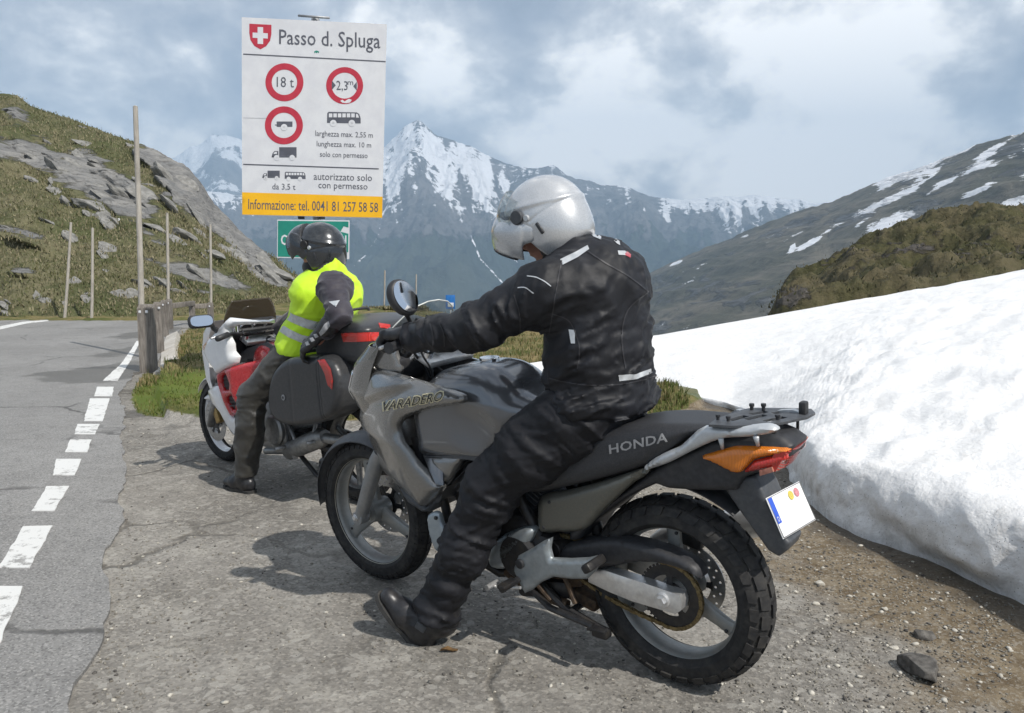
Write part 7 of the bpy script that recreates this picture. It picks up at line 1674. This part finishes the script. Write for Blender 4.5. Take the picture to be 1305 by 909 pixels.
def bus(x, y, s):
    f = lambda pts: [(x + a * s, y + b_ * s) for a, b_ in pts]
    pict([('b', f([(0, 38), (1, 5), (6, 0), (108, 2), (117, 8), (122, 24), (122, 42), (0, 40)]))] + [('w', f(rc(7 + 16.2 * k, 6, 19.5 + 16.2 * k, 20))) for k in range(6)] + [('w', f([(105, 7), (112, 9), (116, 21), (105, 21)]))] + [q for cx in (23, 90) for q in (('w', (x + cx * s, y + 41 * s), 12 * s), ('b', (x + cx * s, y + 41 * s), 9 * s), ('w', (x + cx * s, y + 41 * s), 4 * s))])
truck(160, 505, 1.0); bus(360, 377, 1.0); truck(126, 590, .70); bus(207, 594, .62)
for s_, q_ in (('larghezza max. 2,55 m', [(318, 471), (526, 477), (526, 452), (318, 444)]), ('lunghezza max. 10 m', [(323, 508), (520, 513), (520, 488), (323, 482)]), ('solo con permesso', [(335, 546), (507, 551), (507, 526), (335, 520)]),
               ('autorizzato solo', [(312, 623), (523, 628), (523, 603), (312, 597)]), ('con permesso', [(329, 661), (507, 666), (507, 643), (329, 637)]), ('da 3,5 t', [(162, 661), (246, 663), (246, 638), (162, 636)]),
               ('Informazione: tel. 0041 81 257 58 58', [(75, 730), (545, 741), (545, 706), (75, 692)])):
    tx('sign_lettering', s_, q_, bold=.006 if s_[0] == 'I' else 0)
gb, _ = panel_at('lower_board', [(353, 328.5), (445, 330.5), (445.5, 281), (353.5, 280)], [8.62, 8.70, 8.70, 8.62], m_board, sign, .01)
bg_ = bvh_world([gb]); poly_decal('green_face', [(354.3, 281.5), (444.2, 282.5), (443.7, 329.2), (354, 327.2)], bg_, m_sgreen, sign, .0018, 8)
decal('sign_lettering', text_mesh('OUVERT OPEN', 0, .02), [(358, 312.5), (441.5, 313.5), (441.5, 300), (358, 299)], bg_, m_board, sign, .003, 9)
pt_ = W(402, 24, 8.80); obj('post', tube([(ps_.x, 8.80, -.1), (pt_.x, 8.80, pt_.z)], .042, 14), m_galv, sign, world=True)
for px_, py_ in ((400, 50), (400, 262), (400, 292), (400, 320)):
    p = W(px_, py_, 8.76); obj('clamp', box((p.x, 8.78, p.z), (.5, .05, .035), None, .006), m_galv, sign, world=True, sharp=30)
a_, b_ = W(380, 20, 8.74), W(420, 23, 8.74); obj('top_bracket', tube([tuple(a_), tuple(b_)], .012, 8), m_galv, sign, world=True)
for x_ in (384, 410): p = W(x_, 277.5, 8.72); obj('clamp_bolt', box(tuple(p), (.06, .05, .03), None, .004), m_black, sign, world=True, sharp=30)

# ------------------------------------------------------------------ snow poles, guard fence, small blue sign
def m_wood(name, c1, c2):
    m, nt, b = new_mat(name); v = coords(nt, sc3=(1, 1, .08)); n = noise(nt, v, 60, 6, .65); n2_ = noise(nt, coords(nt), 3, 5)
    c = mixc(nt, sstep(nt, n, .35, .65), c1, c2); c = mixc(nt, math_n(nt, 'MULTIPLY', sstep(nt, n2_, .45, .7), .5), c, tuple(x * .55 for x in c1)); nt.links.new(c, b.inputs['Base Color']); b.inputs['Roughness'].default_value = .85; bump(nt, b, n, .4, .01); return m
m_pole = m_wood('weathered_pole_wood', (.34, .31, .27), (.46, .43, .38)); m_post = m_wood('weathered_post_wood', (.13, .115, .10), (.25, .225, .20))
def snow_pole(top, bot, Y, r0, r1, label):
    t, b_ = W(*top, Y), W(*bot, Y); b_ = b_ + (b_ - t).normalized() * .25
    th = thing('snow_pole', label, 'snow pole', tuple(b_), 'snow poles along the road')
    k = spline([tuple(b_), tuple((b_ * .6 + t * .4) + Vector((.012, 0, 0))), tuple(t)], 6)
    obj('shaft', tube(k, np.linspace(r0, r1, len(k)), 12), m_pole, th, world=True, sharp=50); obj('pole_cap', tube([tuple(t), tuple(t + (t - b_).normalized() * .012)], [r1 * 1.02, r1 * .6], 12), m_pole, th, world=True)
snow_pole((172.5, 136), (181, 452), 12.3, .048, .034, 'tallest pale snow pole, rising behind the nearest wooden guard post')
snow_pole((90.5, 284), (82, 409), 20.9, .040, .030, 'leaning snow pole at the far road edge, leftmost of the poles')
snow_pole((118, 291), (116.5, 409), 20.9, .040, .030, 'short upright snow pole just right of the leaning pole')
snow_pole((213, 272), (214, 412), 19.6, .038, .030, 'thin snow pole behind the row of wooden guard posts')
snow_pole((268, 287), (268.5, 400), 21.0, .036, .028, 'thin snow pole above the white motorcycle mirror, below the cliff')
snow_pole((490.5, 345), (489, 400), 40, .045, .035, 'faint thin pole against the blue valley, left of the near mirror')
snow_pole((530.5, 350), (529.5, 402), 44, .045, .035, 'faint thin pole against the blue valley, right of the near mirror')
fence = thing('guard_fence', 'row of squat grey wooden guard posts with rails at the road bend', 'fence', tuple(G(190, 474)))
posts = [((190, 474), 388), ((203.5, 451), 385), ((211, 430), 382.5), ((217, 420), 381), ((245.5, 414.5), 384), ((269, 413.5), 385.5)]
pb = []
for k, ((px_, py_), ty) in enumerate(posts):
    g = G(px_, py_); tz = W(px_, ty, g.y).z; wd = (.19, .12, .11, .11, .11, .11)[k]; pb.append((g, tz, wd)); rz_ = R(14 - 3 * k)
    P0 = [(-wd / 2, -wd / 2), (wd / 2, -wd / 2), (wd / 2, wd / 2), (-wd / 2, wd / 2)]
    secs = []
    for z_, s_ in ((-.15, 1.0), (tz * .5, .99), (tz - .05, .98), (tz - .045, .97), (tz, .72)):
        secs.append([(g.x + (x_ * math.cos(rz_) - y_ * math.sin(rz_)) * s_, g.y + (x_ * math.sin(rz_) + y_ * math.cos(rz_)) * s_, z_) for x_, y_ in P0])
    po = obj('post', loft(secs), m_post, fence, world=True, smooth=False, fix=True)
    for dx_ in ((-.04, .05) if k < 2 else (0,)): obj('bolt_cap', box((g.x + dx_, g.y - wd / 2 - .006, tz - .09), (.035, .016, .035), None, .006), m_board, po, world=True, sharp=30)
for (a, za, wa_), (b_, zb, wb_) in zip(pb[3:-1], pb[4:]):
    for dz_ in ((.14, ) if za > .7 else (.10,)):
        p, q = Vector((a.x + .0, a.y + .0, za - dz_)), Vector((b_.x, b_.y, zb - dz_)); d_ = (q - p); L_ = d_.length; an = math.atan2(d_.y, d_.x)
        obj('rail', xf(box((0, 0, 0), (L_ - .02, .07, .11), None, .008), Matrix.Translation((p + q) / 2 + Vector((.03, .06, 0))) @ Matrix.Rotation(an, 4, 'Z')), m_post, fence, world=True, sharp=30)
kp = [G(206, 478), G(214, 470), G(214, 448), G(219, 430)]
kv = [[(p.x - .12, p.y, -.05), (p.x - .10, p.y, .03), (p.x + .10, p.y + .02, .06 + .02 * i), (p.x + .18, p.y + .02, -.05)] for i, p in enumerate(kp)]
obj('base_kerb', loft(kv), pm('pale_concrete', (.42, .39, .34), (.55, .52, .47), 6, .9, bmp=.4, bdist=.01, dust=.3), fence, world=True, smooth=False, fix=True)
bp = W(574, 385, 24)
bsn = thing('blue_sign', 'small blue sign on a thin post, just above the near rider\'s glove', 'sign', (bp.x, 24, -.6))
obj('sign_plate', box((bp.x, 24, bp.z), (.27, .02, .40), None, .004), pm('sign_blue', (.015, .13, .40), None, 10, .4), bsn, world=True, sharp=30); obj('white_mark', box((bp.x + .01, 23.985, bp.z - .08), (.17, .006, .12), None, .002), m_board, bsn, world=True, sharp=30)
obj('post', tube([(bp.x, 24.03, -.8), (bp.x, 24.03, bp.z + .2)], .022, 8), m_galv, bsn, world=True)

# ------------------------------------------------------------------ rocks, boulders, pebbles
rng = np.random.RandomState(7)
def ico(sub):
    bm = bmesh.new(); bmesh.ops.create_icosphere(bm, subdivisions=sub, radius=1.0); V = np.array([tuple(v.co) for v in bm.verts]); F = [tuple(v.index for v in f.verts) for f in bm.faces]; bm.free(); return V, F
I1, I2, I3, I4 = ico(1), ico(2), ico(3), ico(4)
def rock_vf(seed, s, sub=I3, cuts=9, rough=.12):
    r_ = np.random.RandomState(seed); V = sub[0].copy()
    for _ in range(cuts):
        n = r_.normal(size=3); n /= np.linalg.norm(n); d = r_.uniform(.5, .85); k = V @ n; V = V - np.clip(k - d, 0, None)[:, None] * n
    V = V * (1 + rough * fbm(V[:, 0] * 2.2 + seed, V[:, 1] * 2.2, V[:, 2] * 2.2, o=4, seed=seed % 50))[:, None]
    return V * np.array(s), sub[1]
def m_rock(name, c1, c2, s=14):
    m, nt, b = new_mat(name); v = coords(nt); n = noise(nt, v, s, 8, .7); c = mixc(nt, sstep(nt, n, .38, .62), c1, c2); c = mixc(nt, math_n(nt, 'MULTIPLY', sstep(nt, noise(nt, v, s * 4, 6, .7), .5, .7), .6), c, tuple(x * .4 for x in c1)); nt.links.new(c, b.inputs['Base Color']); b.inputs['Roughness'].default_value = .9; bump(nt, b, n, .7, .25 / s); return m
m_rk = m_rock('dark_rock', (.06, .055, .05), (.15, .14, .125), 30); m_rkp = m_rock('pale_stone', (.42, .39, .33), (.6, .57, .5), 40); m_hr = m_rock('hillside_boulder_rock', (.17, .167, .155), (.29, .283, .265), 3)
def place_rock(nm, label, px, w_px, asp, seed, m, cat='rock', group=None, sub=I4):
    p = G(*px); wd = w_px / FPX * p.y / 2
    V, F = rock_vf(seed, (wd, wd * .75, wd * asp), sub); o = obj(nm, (V, F), m, None); o.location = (p.x, p.y + wd * .3, wd * asp * .55); o.rotation_euler = (0, 0, seed)
    return tag(o, label, cat, group)
place_rock('rock', 'dark flat-topped rock nearest the snow edge, smaller of the two dark rocks', (1181, 815), 38, .42, 3, m_rk, 'rock', 'dark rocks on the gravel')
place_rock('rock', 'largest dark rough rock lying on the gravel at lower right', (1181, 866), 78, .40, 5, m_rk, 'rock', 'dark rocks on the gravel')
for (px_, py_, w_), lb in (((1046, 746, 15), 'roundest pale stone, on damp earth below the number plate'), ((1040, 772, 12), 'pale stone on brown earth right of the rear tyre'), ((1128, 778, 11), 'pale stone between the tyre and the smaller dark rock'), ((1140, 828, 14), 'flat pale stone left of the two dark rocks'), ((1218, 806, 11), 'pale stone right of the smaller dark rock'), ((1205, 895, 12), 'pale stone at the bottom edge, below the large dark rock')):
    place_rock('stone', lb, (px_, py_), w_, .5, int(px_), m_rkp, 'stone', 'pale stones on the gravel', I3)
def scatter(nm, N_, fpos, fsize, m, sub=I1, asp=.6, seed=1, kind='stuff', merge=None):
    r_ = np.random.RandomState(seed); P = fpos(r_, N_); S_ = fsize(r_, len(P), P); n = len(P); nb = len(sub[0])
    base = sub[0]; A = r_.uniform(0, 2 * np.pi, n); V = np.zeros((n, nb, 3)); J = 1 + r_.uniform(-.28, .28, (n, nb))
    B = base[None] * J[..., None]; sx = r_.uniform(.7, 1.3, (n, 1)); sy = r_.uniform(.6, 1.1, (n, 1)); sz = asp * r_.uniform(.6, 1.2, (n, 1))
    x_, y_, z_ = B[..., 0] * sx, B[..., 1] * sy, B[..., 2] * sz
    V[..., 0] = P[:, None, 0] + S_[:, None] * (x_ * np.cos(A)[:, None] - y_ * np.sin(A)[:, None]); V[..., 1] = P[:, None, 1] + S_[:, None] * (x_ * np.sin(A)[:, None] + y_ * np.cos(A)[:, None]); V[..., 2] = P[:, None, 2] + S_[:, None] * (z_ + .25)
    F = (np.array(sub[1])[None] + (np.arange(n) * nb)[:, None, None]).reshape(-1, 3)
    me = bpy.data.meshes.new(nm); me.vertices.add(n * nb); me.vertices.foreach_set('co', V.ravel()); me.loops.add(F.size); me.loops.foreach_set('vertex_index', F.ravel().astype(np.int32)); me.polygons.add(len(F)); me.polygons.foreach_set('loop_start', np.arange(0, F.size, 3, dtype=np.int32)); me.polygons.foreach_set('loop_total', np.full(len(F), 3, np.int32)); me.update(); me.validate()
    me.materials.append(m); o = bpy.data.objects.new(nm, me); COL.objects.link(o); o['kind'] = kind; return o
def edge_x(y): 
    o_ = np.argsort(ED[:, 1]); return np.interp(y, ED[o_, 1], ED[o_, 0])
def pos_ground(w_):
    def f(r_, n):
        out = []
        while sum(len(o) for o in out) < n:
            px_ = r_.uniform(90, 1320, n * 2); py_ = 338 + 1.372 * FPX / np.exp(r_.uniform(np.log(2.35), np.log(9.0), n * 2))
            d = CH * FPX / (py_ - 338); x_ = (px_ - 652) / FPX * d; y_ = d
            ex = edge_x(y_); re = road_edge_x(y_); ok = (x_ > re + .02) & (x_ < ex + .03) & (r_.uniform(size=n * 2) < w_(x_, y_, ex, re)) & (grass_mask(x_, y_) < .4)
            out.append(np.stack([x_, y_, 0 * x_ + .0], 1)[ok])
        P = np.concatenate(out)[:n]; P[:, 2] = ground_z(P[:, 0], P[:, 1]); return P
    return f
wr_ = lambda x, y, ex, re: np.clip(.22 + 1.1 * np.exp(-((ex - x) - .55) ** 2 / .35) * (x > .7) + .35 * np.exp(-((x - re) / .25) ** 2), 0, 1) * (.35 + .65 * (fbm(x * 1.3, y * 1.3, o=3, seed=12) > -.05))
sz_ = lambda lo, hi: (lambda r_, n, P: lo * (hi / lo) ** (r_.uniform(size=n) ** 2.6))
scatter('grit', 9000, pos_ground(wr_), sz_(.0025, .008), m_rock('grey_grit', (.16, .145, .12), (.27, .25, .21), 50), I1, .6, 3)
scatter('pale_gravel', 1300, pos_ground(wr_), sz_(.003, .013), m_rkp, I1, .55, 4)
scatter('dark_gravel', 2200, pos_ground(wr_), sz_(.003, .010), m_rk, I1, .6, 6)
lf = [G(570, 832), G(577, 836), G(583, 831)]
tag(obj('dead_leaf', (np.array([(lf[0].x - .024 + .02 * a + .012 * math.sin(b_ * 3), lf[0].y + (.010 - .006 * abs(a - 1.2)) * (b_ - 1.5), .004 + .008 * abs(b_ - 1.5) + .004 * math.sin(a * 2)) for a in range(4) for b_ in range(4)]), [(a * 4 + b_, a * 4 + b_ + 1, a * 4 + b_ + 5, a * 4 + b_ + 4) for a in range(3) for b_ in range(3)]), pm('dry_leaf', (.10, .055, .02), (.16, .09, .03), 60, .8), None, smooth=False), 'curled brown dead leaf on the asphalt right of the boot heel', 'leaf')
# boulders set into the slopes
hv = np.array([tuple(v.co) for v in hill.data.vertices]); hrk = np.empty(len(hv), np.float32); hill.data.attributes['rock'].data.foreach_get('value', hrk)
yy = hv[:, 1] * math.cos(PITCH) - (hv[:, 2] - CH) * math.sin(PITCH); hpx = PW / 2 + FPX * hv[:, 0] / yy; hpy = PH / 2 - FPX * (hv[:, 1] * math.sin(PITCH) + (hv[:, 2] - CH) * math.cos(PITCH)) / yy
m_hr2 = m_hr; k = 0; spots = []
for (cx, cy, sx, sy, n_, smin_, smax_, where_) in [q + (w__,) for q, w__ in zip(((345, 350, 22, 10, 7, .4, .85), (225, 330, 40, 18, 10, .25, .7), (120, 230, 60, 26, 14, .3, .9), (160, 260, 40, 20, 10, .3, .8), (60, 300, 50, 40, 10, .15, .5), (250, 370, 50, 12, 9, .2, .55), (30, 200, 40, 25, 9, .3, .8), (130, 360, 60, 20, 8, .12, .4), (310, 320, 25, 14, 7, .3, .8), (20, 390, 60, 8, 6, .15, .35)), ('at the foot of the cliff nose, left of the green sign', 'in the turf between the two middle snow poles', 'on the upper slope left of the tallest pole', 'around the base of the big slab behind the tallest pole', 'in the grass above the far left road edge', 'low on the slope above the guard posts', 'near the skyline at the far left', 'just above the road between the two left poles', 'below the long slab, left of the pass sign', 'beside the far road edge at the left'))]:
    for _ in range(n_):
        tx_, ty_ = rng.normal(cx, sx), rng.normal(cy, sy); d = (hpx - tx_) ** 2 + (hpy - ty_) ** 2; i = int(np.argmin(d))
        if d[i] > 60: continue
        spots.append((hv[i], rng.uniform(smin_, smax_), where_))
protos = [rock_vf(100 + q, (1, .8, .55), I3, 12, .10) for q in range(5)]
pm_ = [mesh('boulder', *p_, smooth=False) for p_ in protos]
for me_ in pm_: me_.materials.append(m_hr)
for j, (p, s_, wh_) in enumerate(spots):
    o = bpy.data.objects.new('boulder', pm_[j % 5]); COL.objects.link(o); o.location = tuple(p + np.array((0, .1, -.06 * s_))); s_ = s_ * .85; o.scale = (s_ * 1.3, s_, s_ * .62); o.rotation_euler = (rng.uniform(-.3, .3), R(36) + rng.uniform(-.3, .3), rng.uniform(-.7, .7))
    tag(o, 'grey angular boulder ' + wh_, 'boulder', 'boulders on the left hillside')

# ------------------------------------------------------------------ grass
def blades(nm, P, Hh, wd, m, lean=.35, seed=1, per=1):
    r_ = np.random.RandomState(seed); n = len(P); a = r_.uniform(0, 2 * np.pi, n); ln = r_.normal(0, lean, n); Hs = Hh * r_.uniform(.5, 1.3, n); w_ = wd * r_.uniform(.6, 1.3, n)
    c, s_ = np.cos(a), np.sin(a); b2 = r_.uniform(0, 2 * np.pi, n)
    V = np.zeros((n, 5, 3)); lx, ly = np.cos(b2) * ln, np.sin(b2) * ln
    for i, (t, ww) in enumerate(((0, 1), (0, -1), (.55, .7), (.55, -.7), (1, 0))):
        V[:, i, 0] = P[:, 0] + c * w_ * ww + lx * Hs * t ** 1.6; V[:, i, 1] = P[:, 1] + s_ * w_ * ww + ly * Hs * t ** 1.6; V[:, i, 2] = P[:, 2] + Hs * t * (1 - .2 * np.abs(ln) * t)
    F3 = (np.array([(0, 1, 3), (0, 3, 2), (2, 3, 4)])[None] + (np.arange(n) * 5)[:, None, None]).reshape(-1, 3)
    me = bpy.data.meshes.new(nm); me.vertices.add(n * 5); me.vertices.foreach_set('co', V.ravel()); me.loops.add(F3.size); me.loops.foreach_set('vertex_index', F3.ravel().astype(np.int32)); me.polygons.add(len(F3)); me.polygons.foreach_set('loop_start', np.arange(0, F3.size, 3, dtype=np.int32)); me.polygons.foreach_set('loop_total', np.full(len(F3), 3, np.int32)); me.update(); me.validate()
    at = me.attributes.new('tint', 'FLOAT', 'POINT'); at.data.foreach_set('value', np.repeat(r_.uniform(0, 1, n), 5).astype(np.float32))
    me.materials.append(m); o = bpy.data.objects.new(nm, me); COL.objects.link(o); o['kind'] = 'stuff'; return o
def m_grass(name, g1, g2, dry, s=1.0):
    m, nt, b = new_mat(name); t = attr(nt, 'tint'); v = coords(nt); n = noise(nt, v, .9 * s, 5, .6)
    c = mixc(nt, t, g1, g2); c = mixc(nt, sstep(nt, math_n(nt, 'ADD', n, math_n(nt, 'MULTIPLY', math_n(nt, 'SUBTRACT', t, .5), .35)), .42, .58), c, dry); nt.links.new(c, b.inputs['Base Color']); b.inputs['Roughness'].default_value = .7; b.inputs['Specular IOR Level'].default_value = .25; return m
mg1 = m_grass('verge_grass', (.055, .075, .016), (.11, .13, .03), (.24, .19, .095)); mg2 = m_grass('alpine_grass', (.08, .09, .035), (.15, .145, .065), (.24, .21, .13), .35); mg3 = m_grass('moss_grass', (.07, .10, .014), (.12, .16, .022), (.15, .15, .05), 2)
r_ = np.random.RandomState(3); n_ = 90000
yb_ = np.exp(r_.uniform(np.log(6.9), np.log(26), n_)); xb_ = yb_ * r_.uniform(-.52, .27, n_); gm_ = grass_mask(xb_, yb_)
ok = (gm_ > .35 + .3 * r_.uniform(size=n_)) & (fbm(xb_ * 2, yb_ * 2, o=3, seed=18) + .25 > r_.uniform(-.3, .5, n_)) & ~((yb_ > 18.3) & (xb_ < -3.5)) & (xb_ < np.interp(yb_, [7, 8, 14], [1.55, 1.75, 1.9]))
Pb = np.stack([xb_, yb_, ground_z(xb_, yb_) - .004], 1)[ok]
nearm = (Pb[:, 1] < 9.3) & (Pb[:, 0] < -1.8)
blades('verge_grass', Pb[~nearm], .075, .006, mg1, .5, 5); blades('mossy_turf', Pb[nearm], .035, .006, mg3, .5, 6)
ii = r_.choice(np.where((hrk < .42) & (hpx > -60) & (hpx < 560) & (hv[:, 1] < 48))[0], 60000); Ph = hv[ii] + np.stack([r_.normal(0, .12, len(ii)), r_.normal(0, .12, len(ii)), np.full(len(ii), -.03)], 1)
blades('hillside_grass', Ph, .11, .018, mg2, .6, 8)
rv = np.array([tuple(v.co) for v in rise.data.vertices]); ii = r_.choice(np.where(rv[:, 0] < 60)[0], 45000); Pr = rv[ii] + np.stack([r_.normal(0, .15, len(ii)), r_.normal(0, .15, len(ii)), np.full(len(ii), -.03)], 1)
blades('rise_grass', Pr, .10, .022, m_grass('rise_grass', (.042, .046, .018), (.085, .08, .035), (.12, .105, .06), .5), .6, 9)
